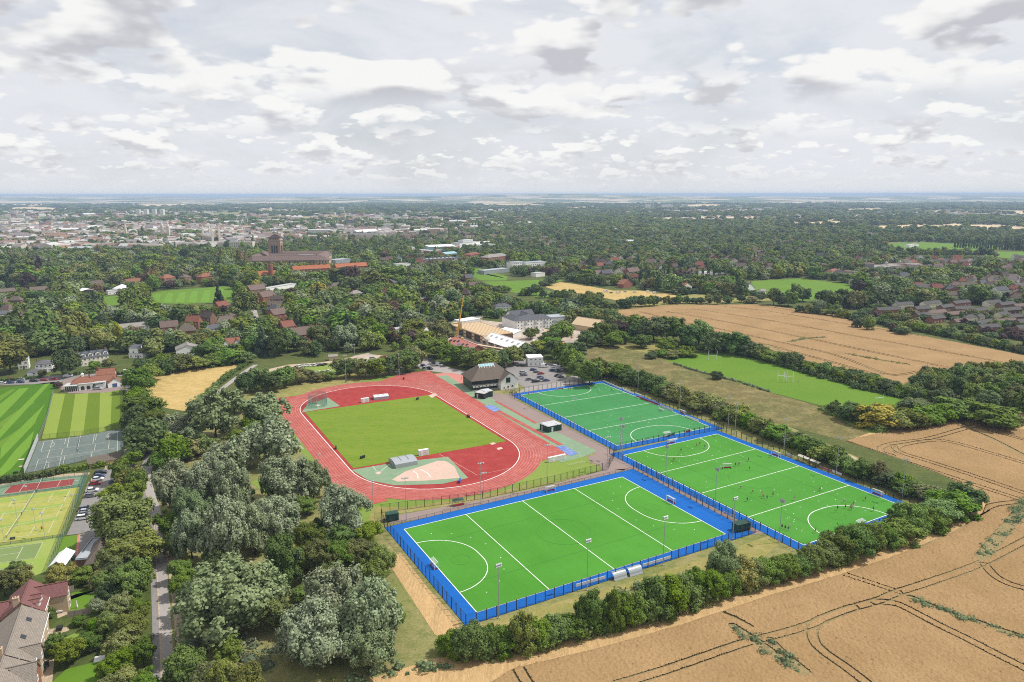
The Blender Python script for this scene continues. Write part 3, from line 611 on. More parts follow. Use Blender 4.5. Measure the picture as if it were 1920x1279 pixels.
def fast_mesh(name, v, q, mat, tint=None, smooth=False):
    me = bpy.data.meshes.new(name); n = len(q); k = q.shape[1]
    me.vertices.add(len(v)); me.vertices.foreach_set('co', np.asarray(v, np.float32).ravel())
    me.loops.add(n*k); me.loops.foreach_set('vertex_index', np.asarray(q, np.int32).ravel())
    me.polygons.add(n); me.polygons.foreach_set('loop_start', np.arange(0, n*k, k, dtype=np.int32)); me.polygons.foreach_set('loop_total', np.full(n, k, np.int32))
    if smooth: me.polygons.foreach_set('use_smooth', np.ones(n, bool))
    if tint is not None:
        a = me.attributes.new('tint', 'FLOAT', 'POINT'); a.data.foreach_set('value', np.asarray(tint, np.float32))
    me.materials.append(mat); me.update(calc_edges=True); return me
TR1 = [(1160,1285),(1241,1261),(1304,1240),(1396,1208),(1440,1196.5),(1511.6,1176),(1588,1146),(1652,1127),(1678.5,1115),(1758,1088.4),(1837.6,1059),(1930,1012)]
near_tracks = [(TR1, 2.6, .52), ([(1600,1141),(1560,1155),(1532,1168),(1522,1184),(1527,1206),(1547,1226),(1583,1251),(1630,1287)], 2.6, .52), ([(1640,1131),(1678.5,1134),(1718,1152),(1758,1173),(1811,1198.5),(1864,1226),(1930,1259)], 2.6, .52),
    ([(1845.5,1060),(1864,1080.5),(1890.6,1096),(1930,1108)], 2.6, .52), ([(1570,1074),(1684,1112)], 2.0, .4), ([(920,1258),(960,1246),(1039.5,1226),(1119,1209),(1198.5,1188),(1278,1164),(1334,1147),(1440,1111),(1506,1091),(1567,1074),(1625.5,1054),(1678.5,1036),(1731.5,1017),(1784.5,993),(1837.6,962),(1864,949),(1901,943),(1930,938)], 2.5, .5),
    ([(962,1240),(975,1262),(992,1290)], 2.7, .52),
    ([(1582,829),(1652,852),(1740,881),(1815,906),(1930,943)], 2.6, .52), ([(1672,855),(1653,849),(1652,841),(1677,832),(1740,824),(1812,804),(1872,789)], 2.7, .55), ([(1676,836),(1677,841),(1690,850),(1740,866),(1815,890),(1930,929)], 2.6, .52),
    ([(1680,848),(1684,840),(1700,834),(1750,827),(1790,832),(1852,849),(1930,872)], 2.6, .55), ([(1792,787),(1806,797),(1815,804),(1840,815),(1865,826),(1930,860)], 0, 2.2), ([(1845,805),(1930,828)], 2.2, .6),
    ([(1345,1146),(1380,1160),(1410,1176)], 0, .9), ([(1375,1176),(1420,1205),(1470,1240),(1505,1262)], 0, 2.6), ([(1707,1121),(1760,1142),(1840,1170),(1925,1198)], 0, 2.0), ([(1840,1046),(1875,1005),(1905,970),(1930,935)], 0, 3.8), ([(1445,1200),(1470,1225),(1512,1260)], 0, 1.8)]
crop('wheat_field', [(905,1290),(960,1254),(1119,1216),(1278,1172),(1440,1117),(1567,1080),(1680,1042),(1790,996),(1842,962),(1850,940),(1838,925),(1760,888),(1690,862),(1585,827),(1640,814),(1740,795),(1790,780),(1860,792),(1925,808),(1960,820),(1960,1300),(1900,1320),(905,1320)], near_tracks, .32, .40, 1, .22)
far_tracks = [([(1200,585),(1255,599)], 2.4, .8), ([(1240,596),(1300,618),(1380,636),(1440,648),(1560,680),(1645,704)], 2.4, .8), ([(1280,605),(1360,620),(1440,638),(1560,665),(1655,700),(1686,704)], 2.4, .8), ([(1250,585),(1340,600),(1440,620),(1560,645),(1690,672),(1800,694)], 2.4, .8),
    ([(1300,580),(1440,601),(1600,630),(1800,666),(1930,690)], 2.4, .8), ([(1360,576),(1440,584),(1600,610),(1760,636),(1930,668)], 2.4, .8), ([(1420,573),(1560,593),(1700,618),(1930,655)], 2.4, .8), ([(1655,702),(1686,704),(1720,698)], 2.4, .8), ([(1480,642),(1510,636),(1546,633)], 0, 3.5), ([(1440,648),(1465,660),(1480,665)], 0, 4.), ([(1588,664),(1640,674),(1700,684)], 0, 3.5), ([(1230,588),(1290,587)], 0, 1.2)]
crop('wheat_field', [(1158,582),(1250,573),(1420,571),(1470,577),(1560,589),(1600,603),(1680,621),(1800,643),(1930,668),(1930,720),(1740,692),(1695,722),(1650,716),(1560,691),(1480,667),(1400,642),(1300,627),(1240,607),(1160,592)], far_tracks, .66, .38, 2, .2)
crop('wheat_field', [(1880,775),(1930,768),(1930,800),(1900,790)], [], .8, .8, 3)

# ------------------------------------------------------------------ fences, masts, goals
def fence(line, h, label, group='dark mesh fences of the sports ground', gap=3.0, mesh=None, pr=.085, pm=None, name='mesh_fence', rail=True, sag=None):
    x0, y0 = line[0]; root = empty(name, (x0, y0, 0)); tag(root, label, 'fence', group)
    mesh = mesh or m['mesh_dark']; pm = pm or m['dark_metal']
    key = ('post', h, pr, pm.name)
    if key not in CACHE: b = MB(); b.box((0, 0, h/2), (pr*2, pr*2, h)); b.box((0, 0, h + .02), (pr*2.6, pr*2.6, .04)); CACHE[key] = b.mesh('post', pm)
    for i in range(len(line) - 1):
        a = Vector(line[i]); b = Vector(line[i + 1]); L = (b - a).length; n = max(1, round(L/gap)); rz = math.atan2(b.y - a.y, b.x - a.x); w = L/n
        kp = ('panel', round(w, 2), h, mesh.name)
        if kp not in CACHE:
            q = MB(); q.add([(0, 0, .08), (w, 0, .08), (w, 0, h - .04), (0, 0, h - .04)], [(0, 1, 2, 3)], mesh)
            if rail: q.box((w/2, 0, h - .03), (w, .05, .05), m=pm); q.box((w/2, 0, .1), (w, .05, .06), m=pm)
            CACHE[kp] = q.mesh('mesh_panel')
        for k in range(n + (1 if i == len(line) - 2 else 0)):
            p = a + (b - a)*(k/n); put('post', CACHE[key], root, (p.x - x0, p.y - y0, 0), rz)
            if k < n: put('mesh_panel', CACHE[kp], root, (p.x - x0, p.y - y0, 0), rz)
    return root
CACHE = {}
e = .5
fence([PW(PA, -5.2, -4.4), PW(PA, -5.2, LY + 4.2)], 3.6, 'dark mesh fence with blue carpet behind, along the willow side of the near pitch')
fence([PW(PA, -5.2, LY + 4.2), PW(PA, LX + 9, LY + 4.2)], 3.2, 'dark mesh fence along the hedge side of the near hockey pitch')
fence([PW(PA, LX + 9, LY + 4.2), PW(PA, LX + 9, -4.4)], 3.2, 'dark mesh fence between the near pitch and the brown alley')
fence([PW(PA, LX + 9, -4.4), PW(PA, -5.2, -4.4)], 1.2, 'low rail fence between the near pitch and the brown path', pr=.04)
fence([G(715, 962), G(905, 936), G(1040, 906), G(1140, 880), G(1155, 850)], 3.2, 'tall dark fence of thin posts between the red track and the near pitch')
fence([G(715, 962), G(716, 972), PW(PA, -5.2, -4.4)], 3.4, 'short dark fence return beside the green container')
fence([PW(PB, -4.2, LY + 4), PW(PB, LX + 4.5, LY + 4)], 3.2, 'dark mesh fence along the hedgerow side of the busy right pitch')
fence([PW(PB, -4.2, -4.5), PW(PB, LX + 4.5, -4.5)], 3.2, 'dark mesh fence between the busy pitch and the brown alley')
fence([PW(PB, LX + 4.5, -4.5), PW(PB, LX + 4.5, LY + 4)], 3.2, 'dark mesh fence behind the wheat-side hedge at the busy pitch')
fence([PW(PC, -4, -4.6), PW(PC, LX + 4.6, -4.6)], 3.2, 'dark mesh fence beside the pink walkway of the far pitch')
fence([PW(PC, LX + 4.6, -4.6), PW(PC, LX + 4.6, LY + 3.6)], 3.2, 'dark mesh fence dividing the far pitch from the busy pitch')
fence([PW(PC, -4, LY + 3.6), PW(PC, LX + 4.6, LY + 3.6)], 2.0, 'dark mesh fence with banners beside the heath at the far pitch')
fence([PW(PC, -4, -4.6), PW(PC, -4, LY + 3.6)], 3.2, 'dark mesh fence between the far pitch and the car park')
fence([PW(PC, LX + 4.6, LY + 3.6), PW(PB, -4.2, LY + 4)], 3.2, 'short dark fence between the busy pitch and the hedgerow')
# tennis, netball and lawn fences
fence([G(166, 886), G(150, 930), G(135, 965), G(112, 1025), G(92, 1076)], 3.0, 'green mesh fence between the tennis courts and the parked cars', 'green court fences', 3., m['mesh_tennis'], .04, m['green_metal'])
fence([G(-60, 1032), G(0, 1024), G(118, 1007)], 1.1, 'low green fence between the pale and the dark grass courts', 'green court fences', 3., m['mesh_tennis'], .04, m['green_metal'])
fence([G(0, 934), G(150, 913)], 1.0, 'low net fence between the red court and the grass courts', 'green court fences', 3., m['mesh_tennis'], .03, m['green_metal'])
fence([G(100, 737), G(90, 780), G(72, 824)], 1.5, 'grey mesh fence between the two mown lawns', 'grey fences of the lawns', 2.5, m['mesh_grey'], .05, m['grey_metal'])
fence([G(72, 824), G(46, 889)], 3.0, 'tall pale screen fence at the edge of the netball courts', 'grey fences of the lawns', 2.5, m['container_grey'], .05, m['grey_metal'])
fence([G(78, 824), G(155, 817), G(231, 803)], 2.4, 'thin green fence between the striped lawn and the netball courts', 'green court fences', 3.5, m['mesh_dark'], .04, m['green_metal'])
fence([G(48, 888), G(140, 869), G(168, 863)], 2.4, 'thin green fence of the netball courts above the clipped hedge', 'green court fences', 3.5, m['mesh_dark'], .04, m['green_metal'])
fence([G(231, 728), G(233, 800), G(235, 850)], 2.6, 'teal green mesh fence between the striped lawn and the lane', 'green court fences', 3., m['mesh_green'], .05, m['green_metal'])
fence([G(0, 916), G(60, 904), G(160, 893)], 2.8, 'green mesh fence along the top of the red court', 'green court fences', 3.5, m['mesh_dark'], .04, m['green_metal'])
def pole_part(b, h, r=.13): b.tube((0, 0, 0), (0, 0, h), r, r*.55, 8, m['galv']); b.box((0, 0, .15), (.5, .5, .3), m=m['concrete'])
def mast(bx, by, ty, label, n=6, rz=.5, group='floodlight masts of the sports ground', r=.14):
    h = HT(bx, by, ty); g = G(bx, by); root = empty('floodlight_mast', (*g, 0), rz, label, 'floodlight', group)
    b = MB(); pole_part(b, h, r); b.build('pole', None, root)
    wd = .62*(n/2 - 1) if n > 2 else .3
    b = MB(); b.box((0, 0, h - .1), (wd + .8, .12, .12)); 
    if n > 4: b.box((0, 0, h - .75), (wd + .8, .12, .12))
    b.build('crossarm', m['galv'], root)
    if 'lamp' not in CACHE:
        b = MB(); b.box((0, -.2, 0), (.52, .3, .42), m=m['grey_metal'], rx=.5); b.box((0, -.37, -.1), (.46, .04, .36), m=m['lamp_face'], rx=.5); CACHE['lamp'] = b.mesh('lamp')
    for k in range(n):
        row, c = divmod(k, max(1, n//2)) if n > 4 else (0, k)
        q = (n//2 if n > 4 else n); x = (c - (q - 1)/2)*.62 if q > 1 else 0
        put('lamp', CACHE['lamp'], root, (x, 0, h - .1 - .65*row + .2), (0 if k % 2 else math.pi) if n <= 4 else (0 if row else math.pi*.0))
    return root
for a in [(935,1160,1058,'tall grey floodlight mast by the goal end of the near pitch front fence',6,.5),(1100.5,1107,1012,'tall grey floodlight mast beside the two silver dugouts',6,.5),(1243,1060.6,969,'tall grey floodlight mast between dugouts and yellow-leaved bush',6,.5),(1373.5,1011,933,'tall grey floodlight mast at the near pitch corner by the alley',6,.5),
    (762,976.6,897,'tall floodlight mast beside the green container near the willows',4,.5),(902,944,869,'tall floodlight mast by the red bench shelter and track bend',4,.5),(1025.5,920,835,'tall floodlight mast by the lawn and the goal on the path side',4,.5),(1138,882,820,'floodlight mast at the meeting of the paved paths',4,.5),
    (1162,860,784,'taller of the twin floodlight masts at the corner of three pitches',6,2.1),(1166,862,798,'shorter of the twin floodlight masts at the corner of three pitches',6,2.1),(1077.5,805,747,'floodlight mast midway along the walkway of the far pitch',4,2.1),(1009,765,730,'floodlight mast near the crowd at the far pitch gate',4,2.1),
    (1128,711,665,'floodlight mast at the top corner of the far pitch by the trees',4,2.1),(1196,734,689,'floodlight mast behind the banners of the far pitch, nearer the trees',4,2.1),(1274,769,715,'floodlight mast behind the banners at the middle of the far pitch',4,2.1),(1365,802.5,745,'front one of two close floodlight masts by the heath hedgerow',4,2.1),(1377.5,815,757,'back one of two close floodlight masts by the heath hedgerow',4,2.1),
    (1469,852.5,786,'floodlight mast by the benches of the busy pitch',4,2.1),(1568,887.5,821,'floodlight mast on the busy pitch where hedgerow meets wheat',4,2.1),(1690.7,937.5,862,'floodlight mast by the wheat corner of the busy pitch',4,2.1),
    (1248,897,837,'floodlight mast on the alley side by the upper shooting circle',6,2.1),(1340.5,947.5,879,'floodlight mast on the alley side midway down the busy pitch',6,2.1),(1460,1017,938,'floodlight mast on the alley side at the hedge end of the busy pitch',6,2.1),
    (649,717.5,667,'floodlight mast on the grass bank above the track bend',4,0.),(749,715,664,'slender floodlight mast by the pink forecourt and footpath',2,0.),(600,887,852,'short lamp mast on the track edge above the blue bin',2,1.),(907,927,887,'short floodlight mast inside the fence at the track bend',4,.4),(700,950,902,'short lamp mast at the willow corner of the track',2,.4),(665,665,647,'lamp mast beside the service road and caravans',2,.4)]:
    mast(*a[:3], a[3], a[4], a[5])
for i, (bx, by, ty, lb) in enumerate([(68,995,955,'slim lamp post at the net of the front grass court'),(34,985,938,'slim lamp post behind the grass court base line'),(52,942,912,'slim lamp post at the red court net'),(84,1007,963,'slim lamp post on the court fence by the dark courts'),(138,955,928,'slim lamp post by the fence beside white parked cars'),(147,930,902,'slim lamp post by the fence beside red parked car'),(8,1017,975,'slim lamp post at the low court fence'),(131,912,893,'slim lamp post by the tennis hedge end'),(272,852,829,'lamp post at the bend of the road under the trees')]):
    mast(bx, by, ty, lb, 2 if i < 7 else 1, .3, 'small lamp posts by courts and road', .07)
def goal(x, y, rz, label, board='board_red', w=3.66, h=2.14, dp=1.2, group='hockey goals'):
    root = empty('hockey_goal', (x, y, .15), rz, label, 'goal', group)
    def part(nm, fn, mt, shape=(w, h, dp)):
        k = (nm, shape, mt)
        if k not in CACHE: b = MB(); fn(b); CACHE[k] = b.mesh(nm, m[mt])
        put(nm, CACHE[k], root)
    t = .12
    part('frame', lambda b: [b.box((-w/2, 0, h/2), (t, t, h)), b.box((w/2, 0, h/2), (t, t, h)), b.box((0, 0, h + .061), (w + t, t, t)), b.box((-w/2, dp, h*.42), (.07, .07, h*.84)), b.box((w/2, dp, h*.42), (.07, .07, h*.84)), b.box((0, dp, h*.86), (w, .07, .07)), b.tube((-w/2, 0, h), (-w/2, dp, h*.86), .04), b.tube((w/2, 0, h), (w/2, dp, h*.86), .04)], 'white_paint')
    part('backboard', lambda b: [b.box((0, dp - .1, .24), (w - .1, .06, .46)), b.box((-w/2 + .1, dp/2, .24), (.06, dp - .3, .46)), b.box((w/2 - .1, dp/2, .24), (.06, dp - .3, .46))], board)
    part('net', lambda b: [b.add([(-w/2, dp - .04, .4), (w/2, dp - .04, .4), (w/2, dp - .04, h*.86), (-w/2, dp - .04, h*.86)], [(0, 1, 2, 3)]), b.add([(-w/2, .05, h), (w/2, .05, h), (w/2, dp, h*.87), (-w/2, dp, h*.87)], [(0, 1, 2, 3)])], 'net_thin')
    return root
ta, tb, tcx = PA[1], PB[1], PC[1]
goal(*PW(PA, -.2, LY/2), ta + math.pi/2, 'hockey goal with red boards at the willow end of the near pitch')
goal(*PW(PA, LX + .2, LY/2), ta - math.pi/2, 'hockey goal with red boards at the alley end of the near pitch')
goal(*G(1033, 923), ta, 'hockey goal turned to the path on the back edge of the near pitch')
goal(*PW(PB, -.2, LY/2), tb + math.pi/2, 'hockey goal in the upper shooting circle of the busy pitch')
goal(*PW(PB, LX + .2, LY/2), tb - math.pi/2, 'hockey goal at the wheat end of the busy pitch')
goal(*G(1453, 856), tb, 'hockey goal on the hedgerow edge near the benches')
goal(*G(1643, 930), tb, 'hockey goal with white bundle on the hedgerow edge near the wheat')
goal(*G(1364, 880), tb + 1.2, 'hockey goal standing out on the turf among young players')
goal(*G(1051, 731), tcx + math.pi/2, 'hockey goal at the car park end of the far pitch')
goal(*G(1196, 746), tcx, 'hockey goal by the banners in the upper half of the far pitch')
goal(*G(1278, 777), tcx, 'hockey goal by the banners in the lower half of the far pitch')
goal(*PW(PC, LX + .2, LY/2), tcx - math.pi/2, 'hockey goal against the dividing fence of the far pitch')
def rugby(bx, by, ty, wpx, label, rz):
    w = 5.6; h = HT(bx, by, ty); root = empty('rugby_posts', (*G(bx, by), .1), rz, label, 'goal posts', 'white rugby posts on the field')
    b = MB(); b.tube((-w/2, 0, 0), (-w/2, 0, h), .17, .12); b.build('upright', m['white_paint'], root); put('upright', CACHE.setdefault('up%f' % h, b.mesh('upright', m['white_paint'])), root, (w, 0, 0))
    b = MB(); b.box((0, 0, 3.2), (w - .3, .2, .2)); b.build('crossbar', m['white_paint'], root)
rugby(1336,675,658,13,'white rugby posts at the far end beside the bushes',0.); rugby(1466,714,695,12,'white rugby posts in mid field, the pair nearer the far end',.1); rugby(1478,717,697,12,'white rugby posts in mid field, the pair nearer the hedge wood',.1); rugby(1648,757,740,14,'white rugby posts at the yellow bush end of the field',.35)
# dugouts, containers, sheds and screens round the pitches
def frame(px0, px1):
    a = Vector(G(*px0)); b = Vector(G(*px1)); return a, b, math.atan2(b.y - a.y, b.x - a.x), (b - a).length
def dugout(px0, px1, label):
    a, b, rz, L = frame(px0, px1); root = empty('team_shelter', (*a, .1), rz, label, 'dugout', 'silver dugouts'); q = MB(); n = 7
    pr = [(1.5*math.sin(t) - .2, 2.0*math.cos(t)) for t in (math.pi/2*i/(n - 1) - .25 for i in range(n))]; pr.append((1.55, 0))
    vs = [(x, -y_, z) for x in (0, L) for y_, z in pr]; vs += [(x, -y_*.95, z*.95) for x in (0, L) for y_, z in pr]; k = len(pr)
    fs = [(i, i + 1, k + i + 1, k + i) for i in range(k - 1)] + [(2*k + i, 3*k + i, 3*k + i + 1, 2*k + i + 1) for i in range(k - 1)]
    q.add(vs, fs); q.build('curved_roof', m['grey_metal'], root)
    q = MB(); q.box((L/2, .1, .45), (L - .3, .4, .08)); q.box((.3, .1, .2), (.1, .3, .42)); q.box((L - .3, .1, .2), (.1, .3, .42)); q.build('bench', m['post_blue'], root)
    q = MB(); [q.box((x, .3, .9), (.08, .08, 1.8)) for x in (.05, L/2, L - .05)]; q.build('support', m['galv'], root)
dugout((1147,1086),(1171,1079),'silver curved dugout on the fence, the one nearer the near corner'); dugout((1176,1078),(1200,1071),'silver curved dugout on the fence, the one nearer the white boards')
def container(px0, px1, d, h, label, wall, roof, cat='container', name='storage_container', rib=True, group=None):
    a, b, rz, L = frame(px0, px1); root = empty(name, (*a, .1), rz, label, cat, group)
    q = MB(); q.box((L/2, d/2, h/2), (L, d, h))
    q.build('body', wall, root); q = MB(); q.box((L/2, d/2, h + .05), (L + .12, d + .12, .1)); 
    for i in range(int(L/.6)): q.box((.3 + .6*i, d/2, h + .12), (.12, d, .05))
    q.build('roof', roof, root)
    if rib:
        q = MB()
        for i in range(int(L/.4)): q.box((.2 + .4*i, -.04, h/2), (.14, .06, h - .2))
        q.build('rib_panel', wall, root); q = MB(); q.box((L*.3, -.08, h*.42), (1.0, .05, h*.8)); q.box((L*.3 + .4, -.12, h*.42), (.08, .06, .2)); q.build('door', roof, root)
    return root
container((726,980),(748,976),2.6,2.6,'small green storage container in the fence corner by the willows',m['container_green'],m['container_green'])
container((1383,1000),(1407,994),2.8,2.6,'dark green container at the hedge end of the alley',m['container_green'],m['container_green'])
container((890,746),(908,749),6,3.0,'black timber hut next to the track, the one nearer the clubhouse tree',m['dark_metal'],m['roof_flat'],'shed','timber_hut'); container((910,746),(924,744),6,3.2,'dark green hut with pale roof beside the black hut',m['container_green'],m['container_grey'],'shed','timber_hut')
container((1012,806),(1027,812),7,2.9,'grey-roofed half of the dark shed beside the sand pit runway',m['container_green'],m['grey_metal'],'shed','timber_hut'); container((1028,812),(1053,807),6.5,3.0,'white-roofed half of the dark shed beside the sand pit runway',m['container_green'],m['container_grey'],'shed','timber_hut')
container((1029,868),(1061,861),.9,2.0,'long white panelled hurdle trolley at the track end',m['white_paint'],m['white_paint'],'hurdle trolley','hurdle_trolley')
container((678,756),(692,754),1.3,2.2,'white goal box by the landing mat at the top bend',m['white_paint'],m['white_paint'],'goal box','goal_box'); container((786,856),(804,853),1.4,2.4,'white goal box beside the curved grey shed',m['white_paint'],m['white_paint'],'goal box','goal_box')
def curved_shed(px0, px1, d, h, label, roofm='grey_metal'):
    a, b, rz, L = frame(px0, px1); root = empty('landing_mat_cover', (*a, .18), rz, label, 'mat cover', 'covers over landing mats'); n = 9
    pr = [(d*i/(n - 1), h*.68 + h*.32*math.sin(math.pi*i/(n - 1))) for i in range(n)]
    q = MB(); q.prism([(0, 0), (L, 0), (L, d), (0, d)], 0, h*.68, cap=False); q.build('wall', m['grey_metal'], root)
    q = MB(); vs = [(x, y, z) for x in (-.12, L + .12) for y, z in pr] + [(x, y, z - .12) for x in (-.12, L + .12) for y, z in pr]
    q.add(vs, [(i, n + i, n + i + 1, i + 1) for i in range(n - 1)] + [(2*n + i, 2*n + i + 1, 3*n + i + 1, 3*n + i) for i in range(n - 1)]); q.add([(0, y, z - .02) for y, z in pr] + [(0, d, h*.66), (0, 0, h*.66)], [tuple(range(n + 2))]); q.add([(L, y, z - .02) for y, z in pr] + [(L, d, h*.66), (L, 0, h*.66)], [tuple(range(n + 2))[::-1]])
    q.build('curved_roof', m[roofm], root); q = MB()
    for i in (1, 2): q.box((L*i/3, d/2, h + .03), (.08, d*.6, .08))
    q.build('seam', m['dark_metal'], root)
curved_shed((742,880),(783,872),8.5,2.6,'big grey curved cover over a landing mat on the green area'); curved_shed((702,751),(729,748),5.,2.2,'pale grey cover over a landing mat on the top red bend','container_grey')
# throwing cage
def cage():
    c = G(596, 761); root = empty('throwing_cage', (*c, .18), 0, 'tall round throwing cage with green lower net at the track bend', 'throwing cage'); n = 10; r = 4.9; h = 6.6
    q = MB(); q.tube((0, 0, 0), (0, 0, h), .09, .06); me = q.mesh('post', m['galv']); a0 = -math.pi*.5 + .6
    P = [(r*math.cos(a), r*math.sin(a)) for a in (a0 + 2*math.pi*.86*i/(n - 1) + .45 for i in range(n))]
    for x, y in P: put('post', me, root, (x, y, 0))
    for i in range(n - 1):
        q = MB(); (x, y), (u, v) = P[i], P[i + 1]; q.add([(x, y, 2.2), (u, v, 2.2), (u, v, h), (x, y, h)], [(0, 1, 2, 3)]); q.build('net', m['mesh_grey'], root)
        q = MB(); x, y, u, v = x*.97, y*.97, u*.97, v*.97; q.add([(x, y, .1), (u, v, .1), (u, v, 2.9), (x, y, 2.9)], [(0, 1, 2, 3)]); q.build('screen', m['mesh_green'], root)
    q = MB(); q.tube((0, 0, .05), (0, 0, .1), 1.4, 1.4, 16); q.build('circle', m['pale_line'], root)
cage()
# benches, boards and bins
def bench_row(px0, px1, label, mt='white_paint', h=.9, cat='banner board', name='banner_board', d=.12, n=1, group='boards and benches round the pitches'):
    a, b, rz, L = frame(px0, px1); root = empty(name, (*a, .12), rz, label, cat, group); q = MB(); q.box((L/2, 0, h/2 + .1), (L, d, h)); q.build('board', m[mt], root)
    q = MB(); [q.box((x, .12, h/2), (.08, .08, h + .2)) for x in (.1, L/2, L - .1)]; q.build('support', m['dark_metal'], root)
for p0_, p1_, lb, mt in [((1130,716),(1165,731),'long white banner board along the far pitch by the trees','white_paint'),((1168,732),(1188,740),'white banner board with red strip near the upper side goal','white_paint'),((1200,748),(1235,761),'red and white banner boards in mid side of the far pitch','board_red'),((1238,762),(1262,772),'pale banner boards beside the lower side goal','pale_line'),((1284,782),(1310,792),'white banner boards past the lower side goal','white_paint'),
    ((1080,1102),(1135,1086),'long white board lying along the front fence by the mast','white_paint'),((1205,1064),(1258,1048),'long white board behind the front fence nearer the alley','white_paint'),((1235,768),(1245,772),'small white board by mast of the far pitch','white_paint'),((1255,829),(1270,825),'white banner in the upper circle goal mouth','white_paint'),((1537,878),(1558,886),'pink banner board on the busy pitch edge by the mast','track_pink'),((1560,886),(1578,893),'pale banner board on the busy pitch edge past the mast','white_paint'),((1473,853),(1488,859),'pale grey board between side goal and benches','container_grey'),
    ((1252,820),(1264,816),'green banner on the dividing fence','container_green'),((1286,812),(1294,810),'small red and white banner on the dividing fence','board_red')]:
    bench_row(p0_, p1_, lb, mt)
for p0_, p1_, lb in [((1494,862),(1514,870),'covered bench of pale timber beside the busy pitch, nearer the side goal'),((1516,871),(1534,878),'covered bench of pale timber beside the busy pitch, nearer the pink banner')]:
    a, b, rz, L = frame(p0_, p1_); root = empty('covered_bench', (*a, .12), rz, lb, 'bench', 'boards and benches round the pitches'); q = MB(); q.box((L/2, .6, 2.0), (L, 1.6, .1), rx=.15); q.build('roof', m['pale_line'], root); q = MB(); q.box((L/2, .5, .45), (L - .3, .4, .08)); q.build('seat', m['timber_dark'], root); q = MB(); [q.box((x, .9, .95), (.1, .1, 1.9)) for x in (.1, L - .1)]; [q.box((x, .5, .22), (.1, .3, .42)) for x in (.4, L - .4)]; q.build('support', m['timber_dark'], root)
a, b, rz, L = frame((850,951),(870,947)); root = empty('bench_shelter', (*a, .12), rz, 'small bench shelter with green roof and red seat by the track fence', 'shelter'); q = MB(); q.box((L/2, .7, 2.1), (L, 1.7, .08), rx=.25); q.build('roof', m['green_metal'], root); q = MB(); q.box((L/2, .1, .4), (L, .5, .6)); q.build('seat', m['board_red'], root); q = MB(); [q.box((x, 1.2, 1), (.09, .09, 2.)) for x in (.1, L - .1)]; q.build('support', m['galv'], root)
def stile_rack(px0, px1, label, n=4):
    a, b, rz, L = frame(px0, px1); root = empty('timber_barrier', (*a, .1), rz, label, 'barrier', 'pale timber barriers by the path'); q = MB()
    for i in range(n): x = L*i/n; q.tube((x, 0, .05), (x + L/n*.8, .3, 1.3), .05); q.tube((x + L/n*.9, 0, .05), (x + L/n*.1, .3, 1.3), .05)
    q.box((L/2, .3, 1.3), (L, .08, .08)); q.build('rail', m['timber_new'], root)
stile_rack((832,957),(846,954),'crossed pale timber barrier by the bench shelter',2); stile_rack((872,946),(884,943),'crossed pale timber barrier between shelter and mast',2); stile_rack((1040,912),(1075,903),'row of crossed timber barriers on the path by the lawn',5); stile_rack((1080,902),(1100,896),'short row of timber barriers nearest the paved crossing',3); stile_rack((1355,966),(1378,976),'crossed timber barriers in the alley by the container',4)
def bike_rack(px0, px1, n, label):
    a, b, rz, L = frame(px0, px1); root = empty('cycle_rack', (*a, .1), rz, label, 'cycle rack'); q = MB(); q.tube((0, 0, 0), (0, 0, .8), .04); q.tube((0, 0, .8), (0, 1.8, .8), .04); q.tube((0, 1.8, .8), (0, 1.8, 0), .04); me = q.mesh('hoop', m['white_paint'])
    for i in range(n): put('hoop', me, root, (L*i/(n - 1), 0, 0))
bike_rack((1068,876),(1096,870),8,'row of pale cycle hoops on the lawn beside the track')
for i, (x, y, lb, mt) in enumerate([(602,889,'blue bin on the track edge below the lamp mast','post_blue'),(649,717,'black bin at the foot of the mast on the grass bank','dark_metal'),(757,712,'black bin on the pink forecourt','dark_metal'),(680,860,'dark hurdle stack on the landing area edge','dark_metal'),(783,750,'dark hurdle stack on the top bend','dark_metal'),(862,905,'dark blue roller by the sector','post_blue'),(630,842,'dark green bench at the inside rail','container_green'),(878,783,'dark hurdle stack by the straight','dark_metal')]):
    root = empty('bin' if i < 3 else 'hurdle_stack' if i != 5 else 'roller', (*G(x, y), .18), .3*i, lb, 'bin' if i < 3 else 'hurdles'); q = MB(); w = .7 if i < 3 else 2.2
    q.box((0, 0, .55), (w, .6, 1.0), taper=1.1); q.build('body', m[mt], root); q = MB(); q.box((0, 0, 1.1), (w*1.12, .7, .1)); q.build('lid', m[mt], root)
